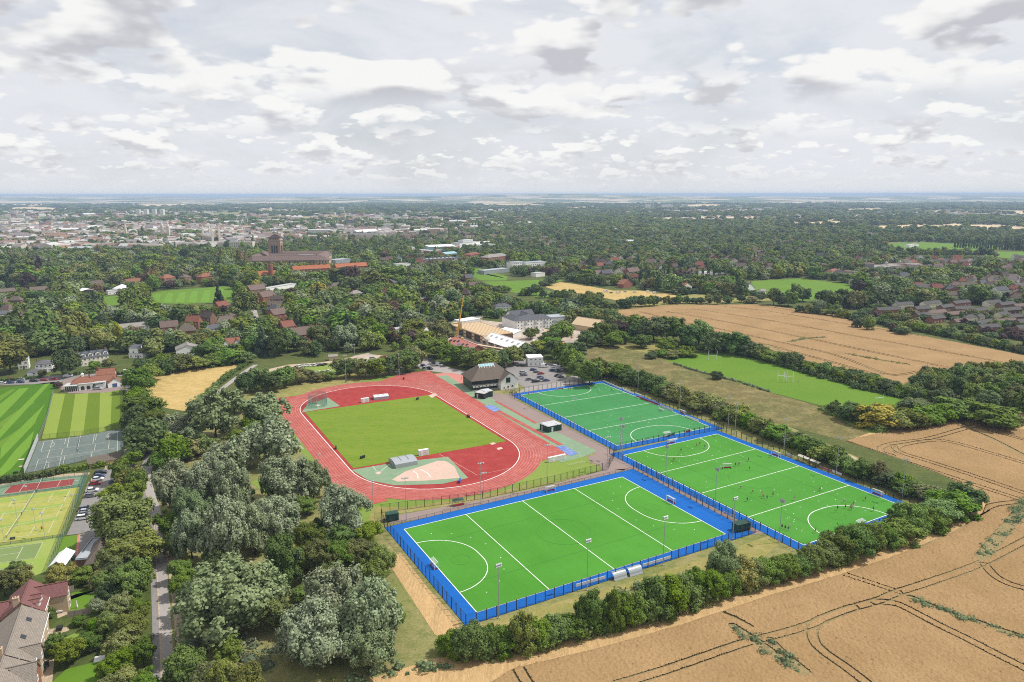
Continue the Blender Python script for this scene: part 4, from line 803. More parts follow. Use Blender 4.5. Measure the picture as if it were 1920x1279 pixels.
# ------------------------------------------------------------------ buildings
def uvproj(me):
    uv = me.uv_layers.new(name='uv').data
    for p in me.polygons:
        n = p.normal; t = Vector((-n.y, n.x, 0)); t = t.normalized() if t.length > .05 else Vector((1, 0, 0)); s = n.cross(t)
        for li in p.loop_indices: v = me.vertices[me.loops[li].vertex_index].co; uv[li].uv = (v.dot(t), v.dot(s))
def slab(b, a, c, d, e, th=.14):
    """a roof plane a-c-d-e (ccw from above) with thickness"""
    q = [Vector(v) for v in (a, c, d, e)]; dn = Vector((0, 0, -th)); b.add([*q, *[v + dn for v in q]], [(0, 1, 2, 3), (7, 6, 5, 4), (0, 4, 5, 1), (1, 5, 6, 2), (2, 6, 7, 3), (3, 7, 4, 0)])
def roofmesh(kind, L, D, e, h, o=.35):
    """roof over 0..L x 0..D, eaves at e, rising h; ridge along x, along y, hipped, lean-to, flat"""
    b = MB(); k = h/(D/2) if kind in ('gable', 'hip') else h/(L/2) if kind == 'cross' else h/D if kind == 'mono' else 0
    if kind == 'gable':
        z = e - o*k; slab(b, (-o, -o, z), (L + o, -o, z), (L + o, D/2, e + h), (-o, D/2, e + h)); slab(b, (L + o, D + o, z), (-o, D + o, z), (-o, D/2, e + h), (L + o, D/2, e + h))
        b.box((L/2, D/2, e + h + .05), (L + 2*o, .28, .16))
    elif kind == 'cross':
        z = e - o*k; slab(b, (-o, D + o, z), (-o, -o, z), (L/2, -o, e + h), (L/2, D + o, e + h)); slab(b, (L + o, -o, z), (L + o, D + o, z), (L/2, D + o, e + h), (L/2, -o, e + h))
        b.box((L/2, D/2, e + h + .05), (.28, D + 2*o, .16))
    elif kind == 'hip':
        z = e - o*.3; r = min(L, D)/2
        if L >= D: p, q = (r, D/2, e + h), (L - r, D/2, e + h)
        else: p, q = (L/2, r, e + h), (L/2, D - r, e + h)
        c = [(-o, -o, z), (L + o, -o, z), (L + o, D + o, z), (-o, D + o, z)]
        vs = c + [p, q] + [(x, y, w - .14) for x, y, w in c]
        fs = [(0, 1, 5, 4), (1, 2, 5), (2, 3, 4, 5), (3, 0, 4)] if L >= D else [(0, 1, 4), (1, 2, 5, 4), (2, 3, 5), (3, 0, 4, 5)]
        b.add(vs, fs + [(0, 6, 7, 1), (1, 7, 8, 2), (2, 8, 9, 3), (3, 9, 6, 0), (9, 8, 7, 6)])
    elif kind == 'mono': slab(b, (-o, -o, e - o*k), (L + o, -o, e - o*k), (L + o, D + o, e + h + o*k), (-o, D + o, e + h + o*k))
    else:
        b.box((L/2, D/2, e + .1), (L + .3, D + .3, .2)); b.box((L/2, .1, e + .35), (L + .3, .2, .4)); b.box((L/2, D - .1, e + .35), (L + .3, .2, .4)); b.box((.05, D/2, e + .35), (.2, D - .25, .4)); b.box((L - .05, D/2, e + .35), (.2, D - .25, .4))
    return b
def wallmesh(kind, L, D, e, h):
    b = MB(); b.prism([(0, 0), (L, 0), (L, D), (0, D)], 0, e - .02, cap=False)
    if kind == 'gable': b.add([(0, 0, e - .02), (0, D, e - .02), (0, D/2, e + h - .12)], [(0, 2, 1)][0:1]); b.add([(L, 0, e - .02), (L, D, e - .02), (L, D/2, e + h - .12)], [(0, 1, 2)])
    if kind == 'cross': b.add([(0, 0, e - .02), (L, 0, e - .02), (L/2, 0, e + h - .12)], [(0, 1, 2)]); b.add([(0, D, e - .02), (L, D, e - .02), (L/2, D, e + h - .12)], [(0, 2, 1)])
    if kind == 'mono': b.add([(0, 0, e - .02), (0, D, e - .02), (0, D, e + h)], [(0, 2, 1)]); b.add([(L, 0, e - .02), (L, D, e - .02), (L, D, e + h)], [(0, 1, 2)]); b.add([(0, D, e), (L, D, e), (L, D, e + h - .05), (0, D, e + h - .05)], [(3, 2, 1, 0)])
    return b
def window(root, x, y, z, w, h, rz=0., fm='white_paint', gm='glass'):
    k = ('window', round(w, 1), round(h, 1), fm)
    if k not in CACHE:
        b = MB(); t = .12
        b.box((0, -.03, h/2 - t/2), (w, .1, t)); b.box((0, -.03, -h/2 + t/2), (w + .15, .16, t)); b.box((-w/2 + t/2, -.03, 0), (t, .1, h - 2*t)); b.box((w/2 - t/2, -.03, 0), (t, .1, h - 2*t)); b.box((0, -.035, 0), (.07, .08, h - 2*t)); CACHE[k] = b.mesh('window', m[fm])
        b = MB(); b.box((0, -.01, 0), (w - .2, .04, h - .2)); CACHE[k + (gm,)] = b.mesh('pane', m[gm])
    f = put('window', CACHE[k], root, (x, y, z), rz)
    if k + (gm,) not in CACHE: b = MB(); b.box((0, -.01, 0), (w - .2, .04, h - .2)); CACHE[k + (gm,)] = b.mesh('pane', m[gm])
    put('pane', CACHE[k + (gm,)], f); return f
def wins(root, L, D, e, front=0, side=0, floors=1, ww=1.2, wh=1.2, both=False, z0=1.5, dz=2.7, gm='glass', back=0):
    for f in range(floors):
        z = z0 + dz*f
        if z > e - .4: break
        for i in range(front): window(root, L*(i + .5)/front, -.02, z, ww, wh, 0, gm=gm)
        for i in range(side):
            y = D*(i + .5)/side; window(root, L + .02, y, z, ww, wh, math.pi/2, gm=gm)
            if both: window(root, -.02, y, z, ww, wh, -math.pi/2, gm=gm)
def door(root, x, w=1.0, h=2.1, mt='timber_dark', y=-.03):
    b = MB(); b.box((0, 0, h/2), (w, .1, h)); o = b.build('door', m[mt], root); o.location = (x, y, 0); b = MB(); b.box((w*.35, -.08, h*.48), (.06, .08, .2)); b.build('handle', m['galv'], o)
def chimney(root, x, y, z, h=1.6, mt='red_brick', w=.7):
    b = MB(); b.box((0, 0, h/2), (w, w*1.3, h)); b.box((0, 0, h), (w + .15, w*1.3 + .15, .15)); o = b.build('chimney', m[mt], root); o.location = (x, y, z)
    b = MB(); [b.tube((0, s*w*.3, h), (0, s*w*.3, h + .4), .13) for s in (-1, 1)]; b.build('chimney_pot', m['red_brick'], o)
def dormer(root, x, y, z, w, h, d, rm, wm='white_wall', face=0.):
    o = empty('dormer', (x, y, z), face); o.parent = root
    b = wallmesh('cross', w, d, h, w*.35); q = b.build('dormer_wall', m[wm], o); r = roofmesh('cross', w, d, h, w*.35, .2); r = r.build('dormer_roof', m[rm], o); uvproj(r.data)
    window(o, w/2, -.03, h*.5, w*.7, h*.65); 
    return o
def house(p0, p1, depth, e, h, label, wall='red_brick', roof='tile_red', kind='gable', name='house', cat='house', group=None, front=0, side=0, floors=2, chim=(), world=False, o=.35, z=0., both=False, parent=None, **k):
    a, b = (Vector(p0), Vector(p1)) if world else (Vector(G(*p0)), Vector(G(*p1)))
    rz = math.atan2(b.y - a.y, b.x - a.x); L = (b - a).length
    root = empty(name, (a.x, a.y, z), rz, label, cat, group)
    w = wallmesh(kind, L, depth, e, h); w.build('wall', m[wall], root)
    r = roofmesh(kind, L, depth, e, h, o).build('roof', m[roof], root); uvproj(r.data)
    if front or side: wins(root, L, depth, e, front, side, floors, both=both, **k)
    if front and e > 2.4: door(root, L*.5 if front % 2 == 0 else L*.5 + L/front*.5)
    for c in chim: chimney(root, L*c, depth/2, e + h - .7)
    return root, L
def wing(root, x, y, L, D, e, h, wall, roof, kind='cross', rz=0., front=0, floors=2, o=.3, side=0, **k):
    """a lower or projecting block of the same building"""
    s = empty('wing', (x, y, 0), rz); s.parent = root
    wallmesh(kind, L, D, e, h).build('wing_wall', m[wall], s); r = roofmesh(kind, L, D, e, h, o).build('wing_roof', m[roof], s); uvproj(r.data)
    if front or side: wins(root=s, L=L, D=D, e=e, front=front, side=side, floors=floors, **k)
    return s
# --- clubhouse between the track and the far pitch
def clubhouse():
    a = Vector(G(886, 734)); rz = R(22); L = 26.5
    root = empty('clubhouse', (*a, .1), rz, 'large clubhouse with brown hipped roof, roof glazing and white gabled wing', 'clubhouse')
    D = 17; b = MB(); b.prism([(0, 1.5), (L, 1.5), (L, D), (0, D)], 0, 6.4, cap=False); b.build('wall', m['green_metal'], root)
    r = roofmesh('hip', 25, D, 6.4, 7.4, 1.2).build('roof', m['tile_brown'], root); uvproj(r.data)
    # two balconies and a glazed front
    q = MB(); q.box((8.2, .6, 3.2), (16.2, 2.2, .25)); q.box((8.2, .3, .1), (16.2, 2.6, .2)); q.build('balcony', m['concrete'], root)
    q = MB(); q.box((8.2, -.5, 4.2), (16.2, .08, .1)); [q.box((.4 + 1.3*i, -.5, 3.75), (.06, .06, .9)) for i in range(13)]; q.build('balustrade', m['dark_metal'], root)
    for i in range(8):
        for z, h in ((4.7, 2.4), (1.5, 2.2)): window(root, 1.1 + 2.0*i, 1.48, z, 1.8, h, fm='green_metal')
    q = MB(); q.box((8.2, -.42, 2.5), (16.2, .06, 1.0)); q.build('fascia', m['white_wall'], root)
    for i in range(7):
        q = MB(); q.box((0, 0, 0), (.9, .1, .5)); o = q.build('sign_panel', m['green_metal'], root); o.location = (1.6 + 2.2*i, -.5, 2.5)
    # roof glazing
    D2 = D/2 + 1.2; sl = 7.4/(D/2); q = MB(); f = lambda x, t: (x, D/2 - t, 6.4 + 7.4 - t*sl + .14)
    slab(q, f(6.4, 5.6), f(15.6, 5.6), f(15.6, .6), f(6.4, .6), .1); sk = q.build('roof_glazing', m['sky_glass'], root); q = MB()
    for i in range(7): x = 6.4 + 9.2*i/6; slab(q, (x - .09, D/2 - 5.65, 13.8 - 5.65*sl + .2), (x + .09, D/2 - 5.65, 13.8 - 5.65*sl + .2), (x + .09, D/2 - .55, 13.8 - .55*sl + .2), (x - .09, D/2 - .55, 13.8 - .55*sl + .2), .05)
    q.build('glazing_bar', m['white_paint'], sk)
    w = wing(root, 15.8, -4.2, 10.6, 19, 5.7, 4.2, 'white_wall', 'tile_brown', 'cross', o=.6); window(w, 4.4, -.03, 5.6, 2.6, 3.0, fm='green_metal'); window(w, 4.4, -.03, 1.6, .9, .9, fm='green_metal'); window(w, 7.0, -.03, 1.9, .9, .9, fm='green_metal'); window(w, 2.0, -.03, 1.2, .7, .7, fm='green_metal'); window(w, 10.63, 6, 4.6, 4.2, 2.0, math.pi/2, fm='green_metal'); window(w, 10.63, 12, 1.6, 1.2, 1.2, math.pi/2, fm='green_metal')
    q = MB(); q.box((L/2 + .5, D/2 + 1, 13.0), (5, 2.2, .9)); q.build('plant_box', m['tile_dark'], root)
    chimney(root, L - 2, D/2 + 2, 10.0, 2, 'brown_brick')
clubhouse()
# --- stacked white cabins in the car park
def cabins():
    a = Vector(G(990, 688)); b = Vector(G(1010, 692)); c = Vector(G(1030, 686)); rz = R(8)
    root = empty('site_cabin', (*a, .1), rz, 'two-storey block of white site cabins in the clubhouse car park', 'site cabin')
    for i in range(2):
        for j in range(3):
            q = MB(); q.box((5., 1.6 + 3.1*j, 1.5 + 2.9*i), (10, 3.0, 2.75)); o = q.build('cabin', m['white_paint'], root)
            if j == 0:
                for x in (2, 5, 8): window(o, x, .07, 1.7 + 2.9*i, 1.2, 1.0)
    q = MB(); q.box((5, 4.7, 5.95), (10.3, 9.5, .16)); q.build('roof', m['white_paint'], root); q = MB(); q.box((10.6, 4, 1.5), (1.0, 6.5, .1), rx=.42); q.build('stair', m['galv'], root)
cabins()
house((890,712),(930,704),3,2.6,.4,'long low cycle shelter with pale flat roof behind the clubhouse','timber_dark','roof_flat','flat','cycle_shelter','shelter')
house((617,677),(633,676),4,3,.5,'small sandy hut beside the grass car park','buff_brick','pale_roof','mono','hut','hut')
# --- construction site
def crane():
    g = Vector(G(858, 641)); root = empty('mobile_crane', (*g, 0), 0, 'yellow mobile crane with raised telescopic boom on the building site', 'crane'); s = MPP(858, 641)
    q = MB(); q.box((0, 0, 1.3), (9, 2.6, 1.2)); q.box((3.6, 0, 2.4), (1.8, 2.4, 1.4)); q.build('chassis', m['crane_yellow'], root)
    q = MB(); [q.tube((x, y - .2, .6), (x, y + .2, .6), .6, .6, 10) for x in (-3.4, -1.8, 1.6, 3.2) for y in (-1.2, 1.2)]; q.build('running_gear', m['tyre'], root)
    q = MB(); q.box((-.8, 0, 2.6), (4, 2.4, 1.6)); q.build('turret', m['crane_yellow'], root); q = MB(); q.box((1.6, .9, 2.9), (1.5, 1.1, 1.7)); q.build('cab', m['glass'], root)
    H_ = HT(858, 641, 552); top = (13*s, 0, H_); A = Vector((-.6, 0, 3.4)); B = Vector(top)
    for i, r in enumerate((.75, .6, .45, .32)): q = MB(); q.tube(A + (B - A)*(i*.24), A + (B - A)*min(1, (i + 1)*.25 + .02), r, r, 6, m['crane_yellow']); q.build('boom_section', None, root)
    q = MB(); q.tube(A + Vector((1.2, .2, 0)), A + (B - A)*.38, .25, .2); q.build('lift_ram', m['galv'], root); q = MB(); q.box((B.x, B.y, B.z), (1.0, .6, .8)); q.build('boom_head', m['dark_metal'], root); q = MB(); q.tube(B, (B.x + .5, B.y, B.z - 26), .05, .05, 4); q.box((B.x + .5, B.y, B.z - 26.3), (.5, .3, .6)); q.build('hook', m['dark_metal'], root)
    q = MB(); q.box((6.2*s, .6, H_*.33), (1.8, 1.6, 5.)); q.build('jib_bracket', m['timber_new'], root)
crane()
def framed_block():
    rt, L = house((845,622),(906,645),26,5.6,.3,'unfinished block with new timber deck roof under construction','timber_dark','timber_new','flat','building_frame','building',world=False)
    for i in range(12):
        for z in (1.5, 4.2): q = MB(); q.box((0, 0, 0), (L/12 - .6, .2, 1.9)); o = q.build('opening', m['dark_metal'] if (i + int(z)) % 3 else m['timber_new'], rt); o.location = (L*(i + .5)/12, -.05, z)
    for s in range(10): q = MB(); q.box((0, 0, 0), (L + .6, .14, .2)); o = q.build('joist', m['timber_new'], rt); o.location = (L/2, 1.8 + 2.4*s, 6.0)
framed_block()
def long_hall():
    a = Vector(G(907, 645)); b = Vector(G(966, 668)); rt, L = house((905,648),(966,668),17,4.6,4.4,'long hall with smooth white membrane roof and small rooflights','timber_dark','membrane','gable','hall','building')
    for i in range(6): 
        q = MB(); sl = 4.4/8.5; slab(q, (0, 0, 0), (2.0, 0, 0), (2.0, 1.5, 1.5*sl), (0, 1.5, 1.5*sl)); o = q.build('rooflight', m['grey_metal'], rt); o.location = (3 + (L - 8)*i/5, 4.6, 4.6 + 4.6*sl + .2)
    for i in range(9): q = MB(); q.box((0, 0, 0), (1.8, .1, 2.6)); o = q.build('opening', m['white_paint'] if i % 2 else m['dark_metal'], rt); o.location = (L*(i + .5)/9, -.05, 2.4)
    wing(rt, L - 1, 4, 7, 9, 3.0, 3.2, 'timber_new', 'timber_new', 'gable')
long_hall()
def tiled_block():
    rt, L = house((838,654),(880,672),13,5,3.6,'half-finished block with pink battened roof and dark solar panels','red_brick','track_pink','gable','building_frame','building')
    sl = 3.6/6.5
    for i in range(8): q = MB(); slab(q, (0, 0, 0), (2.4, 0, 0), (2.4, 1.6, 1.6*sl), (0, 1.6, 1.6*sl)); o = q.build('roof_panel', m['dark_metal'] if i % 4 != 3 else m['mat_blue'], rt); o.location = (1 + (L - 4)*i/7, 1.2 + (i % 3)*.9, 5 + (1.2 + (i % 3)*.9)*sl + .2)
    for i in range(7): q = MB(); q.box((0, 0, 0), (1.6, .3, 2.8)); o = q.build('brick_pier', m['buff_brick'], rt); o.location = (L*(i + .5)/7, -.1, 1.5)
tiled_block()
def scaffold(px0, px1, h, label, d=2.5):
    a, b, rz, L = frame(px0, px1); root = empty('scaffold', (*a, 0), rz, label, 'scaffold', 'scaffolding of the building site'); n = max(2, int(L/2.5)); q = MB(); q.tube((0, 0, 0), (0, 0, h), .09); me = q.mesh('standard', m['galv'])
    for i in range(n + 1):
        for y in (0, d): put('standard', me, root, (L*i/n, y, 0))
    for z in (2, 4, 6):
        if z < h: q = MB(); q.box((L/2, d/2, z), (L, d, .1)); q.build('deck', m['timber_new'], root)
    q = MB(); [q.tube((0, y, z + 1), (L, y, z + 1), .06) for y in (0, d) for z in (2, 4, 6) if z < h]; q.build('ledger', m['galv'], root)
scaffold((836,662),(884,680),7,'scaffold along the pink-roofed block facing the trees'); scaffold((893,662),(960,674),6.5,'scaffold between the white hall and the trees'); scaffold((826,650),(840,655),6,'short scaffold by the big tree')
house((866,612),(900,606),10,4,.3,'pale sheeted roof behind the timber deck of the building site','container_grey','membrane','flat','building_frame','building'); house((932,628),(962,634),9,3.4,1.6,'low pale canopy between the white hall and the hotel house','white_wall','membrane','mono','canopy','shed'); scaffold((846,616),(905,604),6,'scaffold behind the timber deck'); scaffold((905,646),(912,652),7.5,'scaffold tower where deck meets the white hall')
house((796,628),(824,621),9,5,4,'timber-gabled house under repair behind the big tree','white_wall','tile_brown','cross',side=1,front=2)
rnd = random.Random(5)
for i in range(26):
    x = rnd.uniform(1000, 1075); y = 618 + rnd.uniform(0, 30); g = G(x, y); mt = rnd.choice(['timber_new', 'container_grey', 'white_paint', 'timber_new', 'container_grey', 'board_red', 'crane_yellow', 'tile_brown']); q = MB()
    nm = {'timber_new': ('timber stack', 'pale timber'), 'container_grey': ('skip', 'grey'), 'white_paint': ('pallet load', 'white wrapped'), 'board_red': ('barrier stack', 'red'), 'crane_yellow': ('machine', 'yellow'), 'tile_brown': ('brick pallet', 'brown')}[mt]
    w = rnd.uniform(1.5, 4); q.box((0, 0, .7), (w, 1.6, 1.3), taper=.95); q.box((0, 0, 1.5), (w*.7, 1.3, .5)); root = q.build(nm[0].replace(' ', '_'), m[mt]); root.location = (*g, 0); root.rotation_euler.z = rnd.uniform(0, 3)
    tag(root, f'{nm[1]} {nm[0]} on the building site, {ordinal(i)} out from the white hall', nm[0], 'materials on the building site')
# --- white hotel-like house behind the site
rt, L = house((969,620),(1035,614),11,8.0,3.2,'long white two-storey house with slate roof behind the building site','white_wall','slate','hip',front=11,floors=3,ww=1.1,wh=1.4,chim=(.2,))
wing(rt, -1.5, 2, 11, 24, 8.0, 3.0, 'white_wall', 'slate', 'hip', front=0); wing(rt, 5, 22, 22, 10, 8.6, 3.6, 'white_wall', 'slate', 'gable', front=5); wing(rt, 12, 12, 9, 14, 8.2, 3.2, 'white_wall', 'slate', 'cross', front=2); wing(rt, L + .5, 4, 20, 14, 7.4, .3, 'container_grey', 'roof_lead', 'flat', front=5)
for i in range(4): q = MB(); q.box((0, 0, 0), (2.4, .5, 2.4)); o = q.build('bay', m['grey_metal'], rt); o.location = (8 + 9*i, -.2, 5.0)
house((1072,617),(1116,624),16,4.5,5.0,'new pale timber barn roof beside the conifers','timber_new','timber_new','gable','barn','barn')
house((929,588),(959,586),9,6.5,2.2,'white house with grey roof and three chimneys among the trees','white_wall','slate','hip',front=6,chim=(.1,.5,.9))
# --- bowls and tennis pavilion with the red roofs
def pavilion():
    a = Vector(G(148, 733)); b = Vector(G(199, 728)); rz = math.atan2(b.y - a.y, b.x - a.x); L = (b - a).length; root = empty('sports_pavilion', (*a, .05), rz, 'white sports pavilion with red tiled roofs, arches and veranda at the bowling lawn', 'pavilion')
    q = MB(); q.prism([(0, 0), (L, 0), (L, 8), (0, 8)], 0, 3.6, cap=False); q.build('wall', m['white_wall'], root)
    q = MB(); q.box((L/2, 3.9, 3.75), (L + .6, 8.6, .28)); q.build('flat_roof', m['roof_flat'], root)
    for i in range(3):
        q = MB(); n = 8; cx = 2.0 + 2.9*i; pts = [(cx - .95, .3), (cx + .95, .3)] + [(cx + .95*math.cos(t), 1.6 + .95*math.sin(t)) for t in (math.pi*k/n for k in range(n + 1))]; q.add([(x, -.05, z) for x, z in pts], [tuple(range(len(pts)))]); q.build('arch', m['glass'], root)
    q = MB(); q.box((L*.72, -.06, 2.9), (5, .1, .5)); q.build('sign_band', m['green_metal'], root)
    v = empty('veranda', (-6.6, -.2, 0)); v.parent = root
    q = MB(); q.box((3.2, 3.4, 3.3), (7.4, 8.0, .25), rz=-.2); q.build('veranda_roof', m['roof_flat'], v); q = MB(); [q.box((-.2 + 1.05*i, .2 - .2*i + 0, 1.6), (.16, .16, 3.2)) for i in range(7)]; q.build('veranda_post', m['white_paint'], v); q = MB(); q.box((3.3, 3.9, 1.6), (6, 5.4, 3.0), rz=-.2); q.build('veranda_glazing', m['glass'], v)
    for nm, (x, y, L2, D2, e, h, k, wl) in dict(main_roof=(-3.5, 2, 11, 9, 4.2, 2.9, 'hip', 'white_wall'), link_roof=(6.5, 3, 12, 7, 4.1, 2.4, 'gable', 'white_wall')).items(): wing(root, x, y, L2, D2, e, h, wl, 'tile_clay', k, o=.5)
    w = wing(root, 8.6, 8, 9.4, 7.5, 6.2, 3.0, 'white_wall', 'tile_clay', 'gable', front=0, o=.4); window(w, 9.42, 3.5, 4.6, 1.2, 1.2, math.pi/2)
    chimney(root, 5.2, 6, 5.2, 2.6); chimney(root, 9.4, 11, 8.6, 1.6)
    c = empty('cupola', (1.8, 6.4, 6.9)); c.parent = root; q = MB(); q.box((0, 0, .5), (1.2, 1.2, 1.4)); q.build('cupola_body', m['white_paint'], c); q = MB(); q.tube((0, 0, 1.25), (0, 0, 2.1), 1.0, .1, 8); q.build('cupola_roof', m['white_paint'], c)
pavilion()
rt, L = house((203,728),(231,724),7,3.0,2.6,'small white gabled garage with blue door beside the pavilion','white_wall','tile_clay','cross','garage','garage'); door(rt, L*.45, 2.4, 2.3, 'blue_door')
rt, L = house((67,700),(99,697),9,5.6,1.8,'white house with hipped grey roof behind the row of parked cars','white_wall','roof_slate_plain','hip',front=4,side=2,chim=(.1,)); house((51,706),(77,704),6,2.6,1.5,'low white garage with grey roof by the side street','white_wall','roof_slate_plain','hip','garage','garage',front=1,floors=1)
rt, L = house((35,693),(55,691),8,6.0,.3,'flat white modern house half hidden by the plane tree','white_wall','roof_flat','flat',front=2,side=1)
rt, L = house((149,688),(205,680),9,5.6,3.2,'cream terrace with slate roof and four white dormers','cream_wall','slate','gable',front=7,side=1,chim=(.05,.97))
for i in range(4): dormer(rt, L*(.08 + .25*i), .6, 5.8, 3.0, 1.9, 3.6, 'slate')
rt, L = house((242,672),(268,672),8,3.0,.3,'white modern house with tower room beside the drive','white_wall','roof_flat','flat',front=3,floors=1); wing(rt, 0, 1, 6, 6, 7.2, 1.0, 'white_wall', 'slate', 'mono', front=1, floors=2)
house((331,668),(374,664),11,4.6,2.8,'white house with low brown gable above the dry meadow','white_wall','pale_roof','cross',front=5,side=2)
rt, L = house((415,659),(452,655),9,5.2,3.2,'white twin-gabled house with red roofs near the avenue','white_wall','tile_clay','gable',front=4); wing(rt, 1, -1.5, 5, 6, 5.2, 2.8, 'white_wall', 'tile_clay', 'cross', front=1); wing(rt, 8.5, -1.5, 5, 6, 5.2, 2.8, 'white_wall', 'tile_clay', 'cross', front=1)
# --- terrace of brick houses with long gardens
def terrace():
    S3 = [((-120.6, 163.6), (-125.4, 174.2), 9, 5.4, 3.4, 'tile_plum', 'brick house with plum tiled roof and two small dormers at the terrace end'), ((-109.9, 143.6), (-119.0, 162.5), 10, 5.2, 3.5, 'tile_grey', 'brick house with long pale grey tiled roof in the middle of the terrace'), ((-102.6, 127.5), (-109.6, 142.6), 10, 5.2, 3.5, 'tile_grey', 'brick house with grey tiled roof nearest the lawn with white slab')]
    for i, (a, b, D, e, h, rm, lb) in enumerate(S3):
        rt, L = house(a, b, D, e, h, lb, 'buff_brick', rm, 'gable', 'terraced_house', 'house', 'brick terrace with long gardens', front=4, floors=2, world=True, ww=1.3, wh=1.3, z0=1.6, dz=2.4); sl = h/(D/2)
        def light(x, y): q = MB(); slab(q, (0, 0, 0), (.7, 0, 0), (.7, 1.0, 1.0*sl), (0, 1.0, 1.0*sl), .1); o = q.build('rooflight', m['glass'], rt); o.location = (x, y, e + y*sl + .14)
        if i == 0:
            for k in range(2): dormer(rt, 1.2 + 2.5*k, 1.0, e + .5, 1.5, 1.5, 2.6, rm)
            w = wing(rt, 6.6, -4.2, 4.4, 8, 5.4, 2.4, 'buff_brick', rm, 'cross'); window(w, 2.2, -.03, 4.2, 1.5, 1.2); window(w, 2.2, -.03, 1.4, 1.8, 1.9)
        else:
            w = wing(rt, *((1.2, -1.0, 4.2, 6, 5.1, 2.3) if i == 1 else (9.8, -1.6, 5.6, 7, 5.1, 2.9)), 'buff_brick' if i == 1 else 'red_brick', rm, 'cross'); window(w, 2.2, -.03, 4.2, 1.4, 1.2); window(w, 2.2, -.03, 1.4, 1.6, 1.6)
            for x in (L*.35, L*.72): light(x, 2.4); light(x + .85, 2.4)
        wing(rt, L*.25, D - .5, 5.5, 5, 4.6, 2.3, 'brown_brick', 'tile_plum' if i == 0 else rm, 'cross')
        chimney(rt, .6, D*.62, e + h - 2.0, 3.2, 'buff_brick', 1.0)
        q = MB(); q.box((L/2, -.42, e - .12), (L + .5, .14, .14)); q.box((-.36, D/4, e + h/2 - .1), (.1, .2, .2)); q.build('gutter', m['white_paint'], rt)
terrace()
rt, L = house((2,1178),(33,1170),6,3.0,2.4,'plum-roofed brick outhouse behind the terrace chimney','red_brick','tile_plum','gable',side=1,front=2)
# tennis clubhouse, shed, marquee
rt, L = house((166,1072),(203,1066),13,2.9,3.0,'tennis clubhouse with brown hipped roof under the big trees','brown_brick','tile_brown','hip','clubhouse','clubhouse',o=.8,front=3,floors=1)
rt, L = house((144,1066),(165,1064),13.5,2.7,.2,'flat grey-roofed changing room beside the tennis clubhouse','brown_brick','roof_lead','flat','changing_room','building')
rt, L = house((168,880),(232,867),5,2.3,1.0,'long low shed with brown roof at the netball court corner','buff_brick','tile_brown','mono','shed','shed')
def marquee():
    a = Vector(G(93, 1076)); b = Vector(G(112, 1074)); rz = R(14); root = empty('marquee', (*a, .05), rz, 'open-sided white marquee at the corner of the tennis fence', 'marquee'); L, D = 4.4, 8.5
    r = roofmesh('cross', L, D, 2.3, 1.3, .1).build('canopy', m['membrane'], root); q = MB(); [q.box((x, y, 1.15), (.12, .12, 2.3)) for x in (0, L) for y in (0, D/2, D)]; q.build('support', m['white_paint'], root); q = MB(); q.add([(0, D, .1), (L, D, .1), (L, D, 2.3), (0, D, 2.3)], [(0, 1, 2, 3)]); q.build('back_sheet', m['membrane'], root)
marquee()
